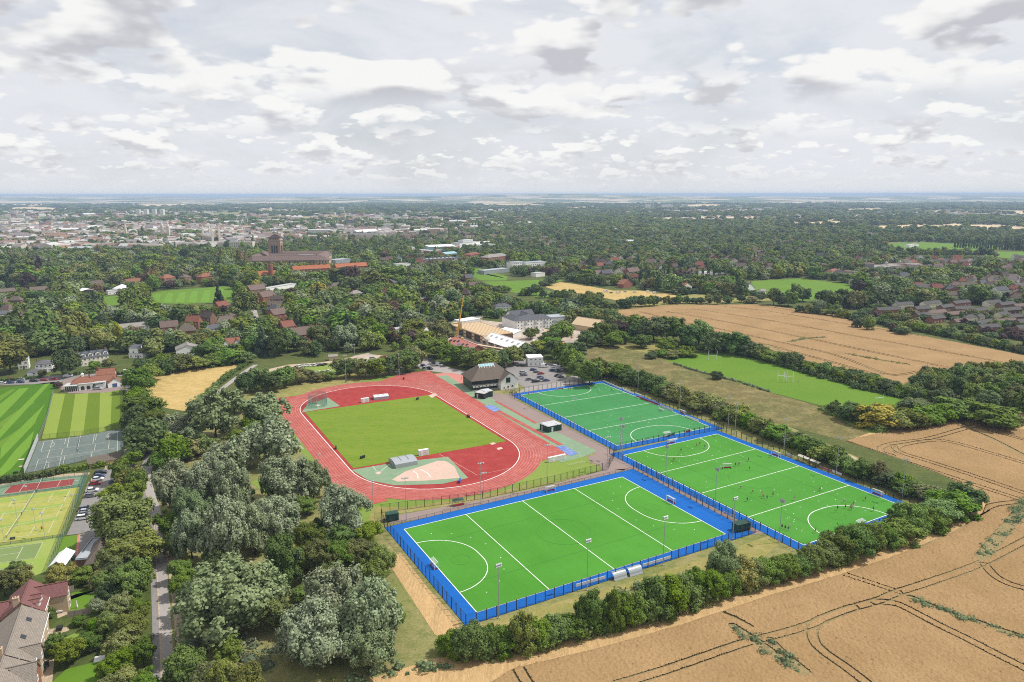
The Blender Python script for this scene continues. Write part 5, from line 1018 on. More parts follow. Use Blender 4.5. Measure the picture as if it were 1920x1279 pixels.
# --- villas and school houses among the trees
V = [((172,541),(213,538),10,5,4,'brown gabled school house left of the white pavilion','cream_wall','tile_brown','gable',5),((237,537),(269,534),9,5,3.6,'red-brown gabled school house behind the white pavilion','cream_wall','tile_clay','gable',4),((60,554),(92,551),9,5,4,'brown house with two gables near the stage','cream_wall','tile_brown','gable',4),((0,556),(31,553),9,5,3,'long brown house with low roof at the edge of the wood','brown_brick','tile_brown','gable',0),((8,577),(45,574),9,5,3,'low brown house under grey willows','brown_brick','tile_brown','gable',0),((0,600),(24,597),10,5,2.,'pale house with white end wall and grey roof','white_wall','slate','gable',3),
 ((309,536),(331,533),12,9,4,'tall red villa with hipped roofs at the school field','red_brick','tile_clay','hip',4),((347,532),(360,530),10,8,3,'brown villa between two trees at the school field','brown_brick','tile_brown','hip',2),((379,533),(421,528),11,9,4,'long red brick villa with orange roofs at the school field','red_brick','tile_clay','hip',6),
 ((411,584),(431,581),9,5,4,'red gabled house behind the rugby field hedge','red_brick','tile_red','gable',3),((395,629),(416,626),9,5,3,'white house with slate roof near the yellow tree','white_wall','slate','gable',3),((417,613),(440,610),9,5,3.6,'brown roofed cottage on the wooded slope','cream_wall','tile_brown','gable',2),((226,628),(281,622),10,5.5,2.5,'long white house with three red chimneys in the wood','white_wall','pale_roof','gable',7),
 ((471,556),(500,552),11,7,5,'dark gabled villa beside the avenue, the farther one','brown_brick','tile_maroon','gable',3),((494,570),(518,566),11,7,5,'red gabled villa beside the avenue, behind the first','red_brick','tile_maroon','gable',3),((515,605),(540,601),11,7,4.5,'maroon roofed villa among trees right of the avenue','red_brick','tile_maroon','gable',3),
 ((533,632),(555,629),11,8,4,'tall red brick villa with long chimney by the avenue','red_brick','tile_red','gable',3),((551,645),(594,640),12,6.5,5,'gabled brown villa with three gables by the avenue','red_brick','tile_maroon','gable',5),((430,601),(444,599),8,4,2,'small summer house on the wooded slope','timber_dark','tile_brown','hip',0),
 ((620,545),(643,542),9,5,3,'brown cottage with white gables in the middle of the wood','white_wall','tile_brown','gable',3),((662,560),(680,557),8,5,3,'pale roofed bungalow in the wood','cream_wall','pale_roof','hip',2),((720,557),(731,556),8,5,3.6,'cottage with bright red gable in the wood','red_brick','tile_clay','cross',1),((789,568),(808,565),9,4,2,'orange brick block with grey roof in the wood','red_brick','roof_lead','flat',2),((742,626),(758,624),7,3.5,.3,'low pale garage roof among the copper beech','white_wall','roof_flat','flat',0),((500,548),(556,538),8,4,.3,'long pale flat roof behind the gabled villas','white_wall','roof_flat','flat',0),((597,480),(632,478),10,4,.3,'long low white college block in the trees','white_wall','roof_flat','flat',8),
 ((1169,541),(1186,538),9,5,5,'house with bright orange gable by the caravans','red_brick','tile_clay','cross',1),((1280,548),(1297,545),10,6,4,'cream house with red gable by the wheat','cream_wall','tile_clay','cross',2),((1317,522),(1336,520),12,7,.3,'white cube house in the trees','white_wall','roof_flat','flat',3),((1335,525),(1367,521),12,6,.3,'dark modern house beside the white cube house','timber_dark','roof_slate_plain','flat',4),((1396,548),(1416,546),9,4,6,'white house with steep sharp gable beside the cricket ground','white_wall','slate','cross',1),((1428,551),(1437,550),7,3,2,'small white annex by the steep gable house','white_wall','pale_roof','gable',1),((1120,523),(1150,520),10,6,5,'row of brown gables among the trees','brown_brick','tile_maroon','gable',4),((1180,518),(1200,516),10,6,5,'red and brown gabled house behind the orange gable','red_brick','tile_maroon','gable',2),((1560,516),(1575,514),9,5,3,'pale house with orange roof at the cricket ground trees','cream_wall','tile_clay','hip',2),((1585,519),(1598,517),9,5,3,'orange roofed house next to the pale one at the cricket ground','cream_wall','tile_clay','hip',2)]
for p0_, p1_, d, e, h, lb, wl, rf, kd, fr in V: house(p0_, p1_, d, e, h, lb, wl, rf, kd, 'villa' if h > 3.3 else 'house', 'house', 'houses among the trees', front=fr, floors=3 if e > 6.5 else 2, chim=(.25, .8) if h > 2.5 else ())
def stage():
    a, b, rz, L = frame((151, 560), (182, 557)); root = empty('canopy_stand', (*a, 0), rz, 'big white arched canopy stand beside the school field', 'canopy'); q = MB(); n = 8; D = 16
    pr = [(x, 7 + 2.4*math.sin(math.pi*(x/L))) for x in (L*i/n for i in range(n + 1))]; vs = [(x, y, z) for y in (0, D) for x, z in pr] + [(x, y, z - .2) for y in (0, D) for x, z in pr]; k = n + 1
    q.add(vs, [(i, i + 1, k + i + 1, k + i) for i in range(n)] + [(2*k + i, 3*k + i, 3*k + i + 1, 2*k + i + 1) for i in range(n)] + [(i, 2*k + i, 2*k + i + 1, i + 1) for i in range(n)]); q.build('canopy_roof', m['membrane'], root)
    q = MB(); q.box((.1, D/2, 3.6), (.2, D, 7.0)); q.box((L - .1, D/2, 3.6), (.2, D, 7)); q.box((L/2, D - .1, 3.6), (L - .5, .2, 7)); q.build('side_sheet', m['white_paint'], root); q = MB(); q.box((L/2, D/2, .6), (L - 1, D - 1, 1.2)); q.build('deck', m['concrete'], root)
stage()
house((226,550),(247,547),12,5,4,'white pavilion with pale hipped roof at the school field','white_wall','membrane','hip','pavilion','pavilion',front=4); house((203,553),(226,551),9,4,.3,'low white flat-roofed wing beside the school pavilion','white_wall','roof_flat','flat','pavilion_annex','pavilion',front=3)
# --- library with the tower, orange-roofed courts, halls
def library():
    a = Vector(G(474, 507)); rz = R(6); L = 98; root = empty('library', (*a, 0), rz, 'huge brown-roofed library with a square brick tower', 'library')
    q = MB(); q.prism([(0, 0), (L, 0), (L, 110), (0, 110)], 0, 14, cap=False); q.build('wall', m['buff_brick'], root)
    q = MB(); q.box((L/2, 55, 13.6), (L - 2, 108, .5)); q.build('flat_roof', m['tile_maroon'], root); 
    for (x, y, l, d, kd) in ((0, 0, L, 16, 'gable'), (0, 94, L, 16, 'gable'), (-12, 10, 17, 92, 'cross'), (L - 14, 10, 17, 92, 'cross'), (14, 46, L - 28, 14, 'gable'), (L - 6, -4, 20, 22, 'hip')): wing(root, x, y, l, d, 14.5, 6, 'buff_brick', 'tile_maroon', kd, o=.6)
    for y in (26, 34): q = MB(); q.box((L*.38, y, 16.4), (30, 4, 2.2)); q.build('rooflight', m['concrete'], root)
    q = MB(); q.box((L*.72, 40, 18), (22, 5, 2.)); q.build('rooflight', m['concrete'], root)
    for i in range(10):
        q = MB(); q.box((0, 0, 0), (1.2, .3, 9)); o = q.build('window', m['glass'], root); o.location = (L*(i + .5)/10, -.05, 7)
    for i in range(4):
        for z in (4, 9, 12): q = MB(); q.box((0, 0, 0), (1.6, .3, 2)); o = q.build('window', m['glass'], root); o.location = (L - 4 + 4.4*i, -4.1, z)
    t = empty('tower', (20, 70, 0)); t.parent = root; q = MB(); q.box((0, 0, 20), (18, 18, 40)); q.build('tower_wall', m['tower_brick'], t)
    q = MB(); q.box((0, 0, 40.4), (19.4, 19.4, .9)); q.box((0, 0, 36), (18.5, 18.5, .8)); q.build('cornice', m['stone'], t); q = MB(); q.box((0, 0, 42.4), (17, 17, 3.2)); q.build('belfry', m['tower_brick'], t); q = MB(); q.box((0, 0, 46.6), (18, 18, 5.2), taper=.18); q.build('tower_roof', m['tile_dark'], t); uvproj(t.children[-1].data)
    for s in (-1, 0, 1): q = MB(); q.box((0, 0, 0), (2.2, .4, 24)); o = q.build('tower_window', m['glass'], t); o.location = (s*3.6, -9, 20)
    for s in (-1, 0, 1): q = MB(); q.box((0, 0, 0), (.4, 2.2, 24)); o = q.build('tower_window', m['glass'], t); o.location = (9, s*3.6, 20)
    for s in (-2, -1, 0, 1, 2): q = MB(); q.box((0, 0, 0), (1.4, .4, 2)); o = q.build('tower_window', m['glass'], t); o.location = (s*2.8, -8.5, 42.4)
library()
rt, L = house((551,521),(621,517),12,11,4.5,'long brick court with bright orange tiled roof below the library','red_brick','tile_orange','gable','college_court','building',front=12,floors=4)
for i in range(6): chimney(rt, L*(i + .2)/6, 6, 14.4, 3, 'red_brick', 1.1)
rt, L = house((486,528),(520,526),12,9,4,'orange-roofed brick court around the round chimney tower','red_brick','tile_orange','gable','college_court','building',front=6,floors=3); q = MB(); q.tube((L*.66, -1, 0), (L*.66, -1, 22), 3.2, 3.0, 12); q.build('stair_tower', m['red_brick'], rt)
house((632,515),(690,511),14,10,4.5,'orange-roofed brick court right of the library','red_brick','tile_orange','gable','college_court','building',front=10,floors=3,chim=(.2,.5,.8)); house((630,503),(658,500),18,12,.4,'grey flat-roofed block above the orange roofs','grey_metal','roof_lead','flat','hall','building',front=4,floors=1)
for p0_, p1_, d, e, h, lb, wl, rf, kd, fr in [((672,443),(712,441),40,10,6,'large white sports hall with pale roof in the town','container_grey','membrane','gable',8),((648,457),(681,455),20,6,.4,'low white office block below the sports hall','white_wall','roof_flat','flat',8),((806,475),(855,473),26,12,2,'big hall with pale roof and blue-green glass front','sky_glass','membrane','mono',0),((854,475),(862,473),24,12,.4,'red end block of the glass fronted hall','red_brick','roof_flat','flat',0),((862,470),(900,466),22,14,.4,'white laboratory block with rooftop plant','white_wall','roof_flat','flat',8),((899,468),(929,466),22,9,.4,'low white laboratory wing','white_wall','roof_flat','flat',6),((695,469),(730,467),18,6,.4,'long low concrete faculty block','concrete','roof_flat','flat',8),((752,474),(778,472),16,9,.4,'white faculty block with dark windows','white_wall','roof_flat','flat',5),((775,480),(808,477),16,9,.4,'sandy faculty block with dark roof','buff_brick','roof_lead','flat',6),((807,481),(834,478),16,9,.4,'pink brick faculty block','red_brick','roof_lead','flat',6),
 ((836,484),(858,482),18,7,3,'faculty hall with teal curved roof','buff_brick','sky_glass','gable',4),((790,494),(857,490),16,6,.4,'low dark block with row of roof domes','brown_brick','roof_lead','flat',10),((916,499),(955,494),18,13,4,'tall red brick college with stepped roofs','red_brick','pale_roof','hip',9),((882,488),(902,485),14,9,3,'red brick college wing beside the tall one','red_brick','tile_red','hip',4),((908,515),(955,510),14,5,.4,'grey shed roofs behind the playing field stand','grey_metal','roof_lead','flat',0),((960,507),(985,505),14,11,.4,'white and glass college wing with flat roof, the nearer half','white_wall','roof_lead','flat',7),((986,506),(1026,503),16,10,.4,'white and glass college wing with flat roof, the longer half','white_wall','roof_lead','flat',10),((742,502),(770,500),10,5,.4,'pale low roof in the trees right of the orange courts','white_wall','roof_flat','flat',0),((1005,520),(1022,518),10,5,.4,'pale low roof by the copper beech','white_wall','roof_flat','flat',0)]:
    rt, L = house(p0_, p1_, d, e, h, lb, wl, rf, kd, 'faculty_building', 'building', 'college and faculty buildings', front=fr, floors=4, ww=2.2, both=False)
    if 'domes' in lb: [put('roof_dome', CACHE.setdefault('dome', (lambda b: (b.tube((0, 0, 0), (0, 0, 2.4), 2.2, .3, 8), b.mesh('roof_dome', m['roof_slate_plain']))[1])(MB())), rt, (L*(i + .5)/9, 8, 6.3)) for i in range(9)]
    if 'plant' in lb: q = MB(); q.box((L/2, 11, 17), (L*.5, 12, 5)); q.build('plant_room', m['container_grey'], rt)
rt, L = house((1636,512),(1714,506),16,8,2.,'yellow brick college with pale roofs and two small turrets','buff_brick','pale_roof','hip','college','building',front=12,floors=3); wing(rt, 12, -8, 16, 12, 8, 2.2, 'buff_brick', 'pale_roof', 'hip'); wing(rt, L - 14, -12, 14, 16, 9, 2.2, 'buff_brick', 'pale_roof', 'hip', front=3)
for x in (.42, .75): q = MB(); q.tube((L*x, 8, 9), (L*x, 8, 12), 2, 2, 8); q.tube((L*x, 8, 12), (L*x, 8, 15), 2.1, .2, 8); q.build('turret', m['roof_lead'], rt)
rt, L = house((1705,464),(1722,462),10,5,.4,'white cricket pavilion at the edge of the recreation ground','white_wall','roof_flat','flat','pavilion','pavilion',front=4)
# --- estate of dark-roofed houses beyond the big wheat field
ES = [((570,578),(600,575)),((647,577),(683,575)),((683,580),(713,578)),((647,590),(688,588)),((719,588),(746,586)),((747,596),(776,593)),((707,597),(723,595)),((723,601),(745,599)),((768,585),(790,582)),((791,577),(820,574)),((780,599),(812,596)),((811,605),(846,602)),((793,588),(824,586)),((825,592),(853,589)),((843,615),(866,612)),((868,613),(908,611)),((840,624),(876,622)),((877,599),(893,597)),((895,604),(918,602)),((882,591),(916,588)),((793,613),(818,611)),((750,607),(773,604)),((911,626),(930,624)),((853,576),(878,574)),((878,580),(905,577)),((905,583),(930,581)),((735,578),(765,575)),((912,614),(930,612))]
for i, (p0_, p1_) in enumerate(ES):
    p0_ = (p0_[0] + 1000, p0_[1]); p1_ = (p1_[0] + 1000, p1_[1]); wl = ('white_wall', 'red_brick', 'brown_brick', 'cream_wall')[0 if i in (1, 14) else (i % 3) + 1 if i % 4 else 2]
    tone = {'white_wall': 'white', 'red_brick': 'red brick', 'brown_brick': 'brown brick', 'cream_wall': 'cream'}[wl]; rf = 'tile_umber' if i % 5 else 'tile_maroon'
    house(p0_, p1_, 6.6, 4.2, 2.2, f'{tone} estate house with {"dark" if i % 5 else "maroon"} gable roof, {ordinal(sorted(range(len(ES)), key=lambda j: ES[j][0][0]).index(i))} along from the wheat corner', wl, rf, 'gable', 'estate_house', 'house', 'estate houses beyond the wheat field', front=3 + i % 2, floors=2, side=1)
# suburban houses one can still tell apart
rnd = random.Random(15); hs = []
SUB = [([(470,548),(540,548),(600,650),(520,650)], 5, 'off the avenue'), ([(0,560),(60,560),(60,680),(0,650)], 4, 'at the foot of the west wood'), ([(300,602),(420,602),(440,640),(300,640)], 4, 'on the wooded slope'), ([(1060,470),(1180,480),(1190,530),(1090,520)], 16, 'in the leafy streets behind the meadow'), ([(1200,470),(1420,470),(1460,515),(1200,525)], 20, 'in the wooded suburb beyond the meadow'), ([(1430,440),(1600,455),(1620,500),(1440,500)], 16, 'in the suburb by the poplars'), ([(1650,490),(1920,490),(1920,570),(1750,565),(1660,520)], 34, 'in the suburb by the yellow brick college'), ([(640,540),(900,520),(860,600),(660,610)], 8, 'deep in the wood behind the crane'), ([(700,480),(860,490),(880,510),(700,500)], 8, 'near the faculty blocks'), ([(960,455),(1110,448),(1110,475),(970,485)], 18, 'in the red terraces by the college')]
for px, n, wh in SUB:
    xs, ys = zip(*px); L_ = []
    while len(L_) < n:
        qx, qy = rnd.uniform(min(xs), max(xs)), rnd.uniform(min(ys), max(ys))
        if inpoly(np.array([qx]), np.array([qy]), px)[0] and all(abs(qx - o[0]) > 9 or abs(qy - o[1]) > 4 for o in L_): L_.append((qx, qy))
    L_.sort()
    for i, (qx, qy) in enumerate(L_):
        wl = rnd.choice(['white_wall', 'cream_wall', 'red_brick', 'brown_brick', 'red_brick']); rf = rnd.choice(['tile_brown', 'tile_red', 'tile_maroon', 'slate', 'tile_dark']); x, y = G(qx, qy); a = rnd.uniform(-.4, .6); L = rnd.uniform(9, 15)
        tone = {'white_wall': 'white', 'cream_wall': 'cream', 'red_brick': 'red brick', 'brown_brick': 'brown brick'}[wl]; rtn = {'tile_brown': 'brown', 'tile_red': 'red', 'tile_maroon': 'maroon', 'slate': 'slate', 'tile_dark': 'dark'}[rf]
        house((x, y), (x + L*math.cos(a), y + L*math.sin(a)), rnd.uniform(7, 9), rnd.uniform(5.2, 7.5), rnd.uniform(3.4, 5), f'{tone} house with {rtn} roof {wh}, {ordinal(i)} along', wl, rf, rnd.choice(['gable', 'gable', 'cross', 'hip']), 'suburban_house', 'house', 'houses ' + wh, front=3, floors=2, chim=(.3,), world=True)
# ------------------------------------------------------------------ trees and hedges
def ico(sub=1):
    b = bmesh.new(); bmesh.ops.create_icosphere(b, subdivisions=sub, radius=1); v = np.array([p.co[:] for p in b.verts]); f = np.array([[q.index for q in p.verts] for p in b.faces]); b.free(); return v, f
ICO = ico(1)
def leafmesh(name, C, Rd, per, size, mat, seed, up=.35, rough=.40, flat=1.0, core=.78, tw=.0):
    """a crown of leaf sprays set round clumps with centres C and radii Rd; per: sprays per square metre of clump"""
    rng = np.random.default_rng(seed); C = np.asarray(C, float); Rd = np.asarray(Rd, float); mid = C.mean(0); P = []; N = []; T = []
    for c, r in zip(C, Rd):
        n = max(5, int(per*12.57*r*r)); d = rng.normal(size=(n, 3)); d /= np.linalg.norm(d, axis=1)[:, None]
        keep = d[:, 2] > -.75; d = d[keep]; rr = r*(1 + rng.normal(0, .11, len(d))); p = c + d*rr[:, None]*np.array([1, 1, flat])
        inside = np.zeros(len(p), bool)
        dist = np.linalg.norm(p[:, None] - C[None], axis=2) < (Rd*.86)[None]; inside = dist.sum(1) > (np.linalg.norm(p - c, axis=1) < r*.86)
        p = p[~inside]; d = d[~inside]; o = p - mid; o /= np.linalg.norm(o, axis=1)[:, None] + 1e-6
        nn = d*.75 + o*.4 + rng.normal(0, rough, p.shape) + np.array([0, 0, up]); nn /= np.linalg.norm(nn, axis=1)[:, None]
        P.append(p); N.append(nn); T.append(np.clip(rng.normal(.5 + rng.normal(0, .12), .22, len(p)), 0, 1))
    P = np.concatenate(P); N = np.concatenate(N); T = np.concatenate(T); n = len(P)
    a = np.cross(N, rng.normal(size=(n, 3))); a /= np.linalg.norm(a, axis=1)[:, None]; b = np.cross(N, a); s = size*rng.uniform(.6, 1.35, n)[:, None]
    e = rng.uniform(.55, 1., n)[:, None]; bend = N*(s*rng.uniform(-.25, .25, n)[:, None])
    q = np.stack([P - a*s, P - b*s*e + bend, P + a*s, P + b*s*e + bend], 1).reshape(-1, 3); F = np.arange(4*n).reshape(-1, 4); V = [q]; TT = [np.repeat(T, 4)]; k = 4*n
    iv, jf = ICO; F2 = []
    for c, r in zip(C, Rd):
        V.append(c + iv*(r*core*(1 + rng.normal(0, .05, (len(iv), 1))))*np.array([1, 1, flat])); TT.append(np.full(len(iv), .12)); t = jf + k; F2.append(np.stack([t[:, 0], t[:, 1], t[:, 2], t[:, 2]], 1)); k += len(iv)  # clump cores coloured dark, so gaps between the sprays look deeply shaded
    me = bpy.data.meshes.new(name); V = np.concatenate(V); TT = np.concatenate(TT); F2 = np.concatenate(F2)[:, :3]
    me.vertices.add(len(V)); me.vertices.foreach_set('co', V.astype(np.float32).ravel()); li = np.concatenate([F.ravel(), F2.ravel()]).astype(np.int32); me.loops.add(len(li)); me.loops.foreach_set('vertex_index', li)
    tot = np.concatenate([np.full(len(F), 4), np.full(len(F2), 3)]).astype(np.int32); st = np.concatenate([[0], np.cumsum(tot)[:-1]]).astype(np.int32); me.polygons.add(len(tot)); me.polygons.foreach_set('loop_start', st); me.polygons.foreach_set('loop_total', tot)
    at = me.attributes.new('tint', 'FLOAT', 'POINT'); at.data.foreach_set('value', TT.astype(np.float32)); me.materials.append(mat); me.update(calc_edges=True); return me
def crown_clumps(shape, n, rng):
    """clump centres and radii in a box 1 wide and 1 high, standing on z = 0"""
    C = []; Rr = []
    for i in range(n):
        if shape == 'column': z = rng.uniform(.1, .95); w = .30*math.sin(math.pi*min(1, z*.9 + .1))**.6; a = rng.uniform(0, 6.28); C.append((w*math.cos(a)*.6, w*math.sin(a)*.6, z)); Rr.append(rng.uniform(.10, .17)*(1.1 - .5*z)); continue
        if shape == 'cone': z = rng.uniform(.08, .97)**1.2; w = .42*(1 - z)**.9; a = rng.uniform(0, 6.28); C.append((w*math.cos(a), w*math.sin(a), z)); Rr.append(.06 + .12*(1 - z)); continue
        if i == 0: lobes = [(rng.uniform(0, 6.28), rng.uniform(.10, .25), rng.uniform(.30 if shape == 'bush' else .36, .72), rng.uniform(.20, .30)) for _ in range(rng.choice((5, 6, 7)))]
        if shape in ('round', 'willow', 'bush') and i % 4:
            la, lr, lz, lR = lobes[i % len(lobes)]; a = rng.uniform(0, 6.28); u = rng.uniform(-.55, 1); s = math.sqrt(1 - u*u); C.append((lr*math.cos(la) + lR*s*math.cos(a), lr*math.sin(la) + lR*s*math.sin(a), min(.93, max(.1, lz - {'willow': .06, 'bush': .12}.get(shape, 0) + lR*u*1.15)))); Rr.append(rng.uniform(.08, .15) if shape != 'willow' else rng.uniform(.065, .125)); continue
        u = 1 - 1.75*(i + .5)/n if shape != 'bush' else 1 - 1.35*(i + .5)/n; a = i*2.39996 + rng.uniform(-.5, .5); u += rng.uniform(-.1, .1); u = max(-.95, min(1, u)); s = math.sqrt(max(0, 1 - u*u)); k = rng.uniform(.62, .95)
        rr = rng.uniform(.11, .19) if shape != 'willow' else rng.uniform(.10, .16)
        zc, zr = {'bush': (.42, .45), 'willow': (.50, .43)}.get(shape, (.56, .36)); w = .37*(1 + rng.uniform(-.18, .12))
        C.append((w*s*math.cos(a)*k/.8, w*s*math.sin(a)*k/.8, zc + zr*u*k)); Rr.append(rr)
    if shape in ('round', 'willow', 'bush'):
        for i in range(max(3, n//5)): a = rng.uniform(0, 6.28); C.append((.12*math.cos(a), .12*math.sin(a), rng.uniform(.35, .65))); Rr.append(.22)
    return C, Rr
CROWN = {}; DIM = {}
def crown(kind, shape, lod, var):
    """crowns are modelled in metres for a tree of nominal size, then scaled"""
    key = (kind, shape, lod, var)
    if key in CROWN: return CROWN[key]
    rng = random.Random(sum(map(ord, shape))*13 + 171*var + len(kind)); n = {0: 84, 1: 44, 2: 22}[lod]
    if shape in ('cone', 'column'): n = int(n*1.2)
    if shape in ('round', 'willow', 'bush'): n = int(n*1.3)
    C, Rr = crown_clumps(shape, n, rng); S = 12.0; C = np.array(C)*S; Rr = np.array(Rr)*S*{0: .68, 1: .84, 2: 1.05}[lod]
    per, size = {0: (6.5, .25), 1: (2.6, .44), 2: (1.15, .72)}[lod]
    if kind in ('leaf_silver', 'leaf_greygreen'): size *= .85; per *= 1.25
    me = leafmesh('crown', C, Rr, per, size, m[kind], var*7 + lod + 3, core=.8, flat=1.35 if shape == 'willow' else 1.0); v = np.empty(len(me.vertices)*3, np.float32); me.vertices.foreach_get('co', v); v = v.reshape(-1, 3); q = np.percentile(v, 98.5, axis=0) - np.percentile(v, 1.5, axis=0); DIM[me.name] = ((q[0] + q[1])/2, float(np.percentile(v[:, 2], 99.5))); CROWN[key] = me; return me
def trunk_mesh(v, rng):
    k = ('trunk', v)
    if k in CACHE: return CACHE[k]
    b = MB(); p = Vector((0, 0, -.2)); r = .34
    for i in range(4): q = p + Vector((rng.uniform(-.25, .25), rng.uniform(-.25, .25), 1.7)); b.tube(p, q, r, r*.82, 7); p = q; r *= .82
    for i in range(6): a = rng.uniform(0, 6.28); z = rng.uniform(2.6, 5.6); s = Vector((0, 0, z)); t = s + Vector((2.6*math.cos(a), 2.6*math.sin(a), rng.uniform(1.6, 3.2))); b.tube(s, t, r*.75, r*.25, 5)
    CACHE[k] = b.mesh('trunk', m['bark'], True); return CACHE[k]
TREES = []      # every single tree and bush: x, y, height, width, kind, shape, place
def T(bx, by, ty, w, kind, place, shape='round'):
    g = G(bx, by); TREES.append([g[0], g[1], max(1.2, HT(bx, by, ty)), w*MPP(bx, by), kind, shape, place])
O, B_, OL, D, S, GG, CU, Y, CF, HG, RU = 'leaf_oak leaf_bright leaf_olive leaf_dark leaf_silver leaf_greygreen leaf_copper leaf_yellow leaf_conifer leaf_hedge leaf_rust'.split()
p = 'the willow belt beside the running track'
for a in [(648,1003,914,98,S),(526,1015,922,92,S),(492,988,935,60,S),(545,942,848,96,S),(590,938,862,60,GG),(520,868,770,84,S),(478,852,790,60,S),(497,800,738,84,GG),(405,822,724,86,GG),(440,775,735,50,O),(336,822,768,56,S),(365,835,790,50,GG),(458,878,812,66,S),(418,885,830,70,S),(340,960,850,80,S),(395,955,845,80,S),(440,965,862,70,S),(365,1000,905,70,GG),(360,1048,955,66,S),(420,1058,930,80,S),(478,1040,945,66,S),(515,940,870,50,GG),(440,1186,1044,168,GG),(380,1150,1075,70,GG),(600,1248,1120,118,S),(692,1222,1086,112,S),(640,1180,1060,116,S),(560,1235,1150,80,S),(700,1250,1160,90,GG)]: T(*a[:4], a[4], p, 'willow')
for a in [(535,1108,1012,66,O),(565,1085,1026,54,B_),(600,1082,1012,62,O),(640,1072,1012,56,HG),(680,1062,1015,60,O),(714,1072,1022,48,O),(622,1120,1062,60,HG),(585,1045,985,52,O),(640,1030,985,50,O),(690,1020,980,50,B_),(575,1130,1098,48,HG),(700,1100,1050,46,HG),(545,1000,970,46,HG),(575,965,935,40,B_),(610,1010,970,40,D),(455,950,915,44,B_),(330,870,820,60,HG),(318,850,812,50,B_),(300,880,845,40,HG),(355,860,822,50,OL),(385,850,815,44,B_),(320,1010,960,46,HG),(332,1040,1000,42,B_),(400,905,876,44,B_),(455,835,805,44,HG),(475,815,785,36,HG),(520,1180,1110,60,OL),(470,1020,990,44,B_),(405,1075,1030,40,D),(345,1090,1050,40,HG),(340,1120,1080,36,HG),(510,1150,1080,56,O),(430,1240,1200,50,HG),(740,1180,1130,36,HG)]: T(*a[:4], a[4], 'the thicket between the willows and the near pitch' if a[0] > 500 else 'the thicket beside the road and willows')
p = 'the roadside row near the tennis clubhouse'
for a in [(275,795,742,66,O),(262,815,760,50,D),(275,852,785,72,D),(290,815,770,44,O),(240,1022,932,90,O),(212,1000,950,50,O),(262,1062,1000,80,OL),(228,1075,1020,64,OL),(250,1118,1052,62,B_),(215,1090,1050,44,D),(268,1110,1060,40,O),(230,905,862,36,HG),(240,925,880,44,OL),(248,948,905,40,HG),(222,950,908,50,O),(262,930,880,34,B_),(250,875,846,30,HG)]: T(*a[:4], a[4], p)
p = 'the gardens of the brick terrace'
for a in [(10,1118,1060,50,O),(42,1112,1055,44,OL),(30,1085,1050,36,O),(118,1098,1052,54,OL),(152,1096,1062,44,O),(186,1104,1070,36,OL),(205,1135,1085,44,D),(195,1105,1065,36,O),(185,1148,1118,34,'leaf_silver'),(225,1160,1110,50,OL),(205,1195,1140,44,B_),(250,1205,1135,62,OL),(265,1165,1115,40,HG),(228,1230,1175,60,OL),(270,1250,1190,44,HG),(98,1160,1132,16,B_),(130,1245,1190,56,O),(165,1222,1180,46,O),(110,1225,1180,40,HG),(190,1190,1155,40,HG),(215,1275,1215,62,HG),(245,1300,1240,60,OL),(275,1310,1250,50,HG),(200,1310,1265,50,OL),(150,1172,1152,26,HG),(168,1182,1160,22,O)]: T(*a[:4], a[4], p)
p = 'the road end by the gravel ride'
for a in [(350,1290,1214,56,HG),(385,1300,1222,60,OL),(420,1310,1235,60,OL),(460,1320,1250,56,OL),(350,1250,1225,30,B_)]: T(*a[:4], a[4], p, 'bush')
p = 'the hedgerow between the near pitch and the wheat'
for a in [(858,1222,1178,46,HG),(880,1228,1166,54,HG),(912,1225,1170,44,HG),(944,1220,1168,42,HG),(984,1222,1150,50,OL),(1015,1208,1155,40,B_),(1048,1202,1145,46,HG),(1080,1192,1140,44,O),(1113,1186,1108,56,HG),(1144,1178,1090,46,HG),(1170,1170,1094,54,HG),(1200,1165,1094,50,B_),(1225,1152,1082,54,HG),(1252,1145,1078,54,HG),(1282,1136,1076,58,HG),(1305,1120,1070,50,HG),(1330,1118,1060,58,HG),(1358,1098,1012,52,GG),(1368,1112,1058,48,HG),(1392,1102,1026,48,Y),(1412,1095,1050,40,B_),(1438,1092,1040,50,HG),(1465,1085,1038,50,HG),(1492,1076,1030,54,HG),(1520,1066,1020,50,B_),(1548,1056,1005,54,HG),(1575,1048,990,54,O),(1602,1040,985,54,HG),(1630,1030,975,56,HG),(1655,1022,972,50,B_),(1680,1012,968,54,HG),(1706,1000,946,58,B_),(1735,990,940,58,HG),(1762,978,925,60,O),(1790,966,910,62,HG),(1815,955,905,52,O),(1722,985,950,40,Y),(1600,1015,988,36,Y)]: T(*a[:4], a[4], p, 'bush')
p = 'the hedgerow between the busy pitch and the heath'
hp = [(1145,702),(1165,712),(1185,720),(1205,726),(1225,734),(1243,742),(1262,750),(1282,757),(1302,764),(1322,770),(1342,778),(1362,786),(1382,794),(1402,803),(1422,812),(1442,820),(1462,828),(1482,836),(1502,844),(1522,852),(1542,862),(1562,872),(1582,880),(1602,890),(1622,896),(1645,904),(1668,912),(1690,920),(1712,928),(1735,938),(1758,948),(1782,955),(1806,958)]
rnd = random.Random(11)
for i, (x, y) in enumerate(hp): T(x, y, y - rnd.uniform(26, 36) - (6 if i > 24 else 0), rnd.uniform(34, 42), rnd.choice([HG, O, O, HG, OL, D]), p, 'bush')
p = 'the tall clump at the top corner of the far pitch'
for a in [(1072,695,655,44,O),(1090,712,668,44,B_),(1105,722,675,46,HG),(1060,682,645,40,O),(1045,672,640,36,D),(1122,708,672,36,O),(1145,695,688,30,HG),(1080,672,640,34,D),(1035,660,632,34,O)]: T(*a[:4], a[4], p)
p = 'the bushes by the rugby field and heath'
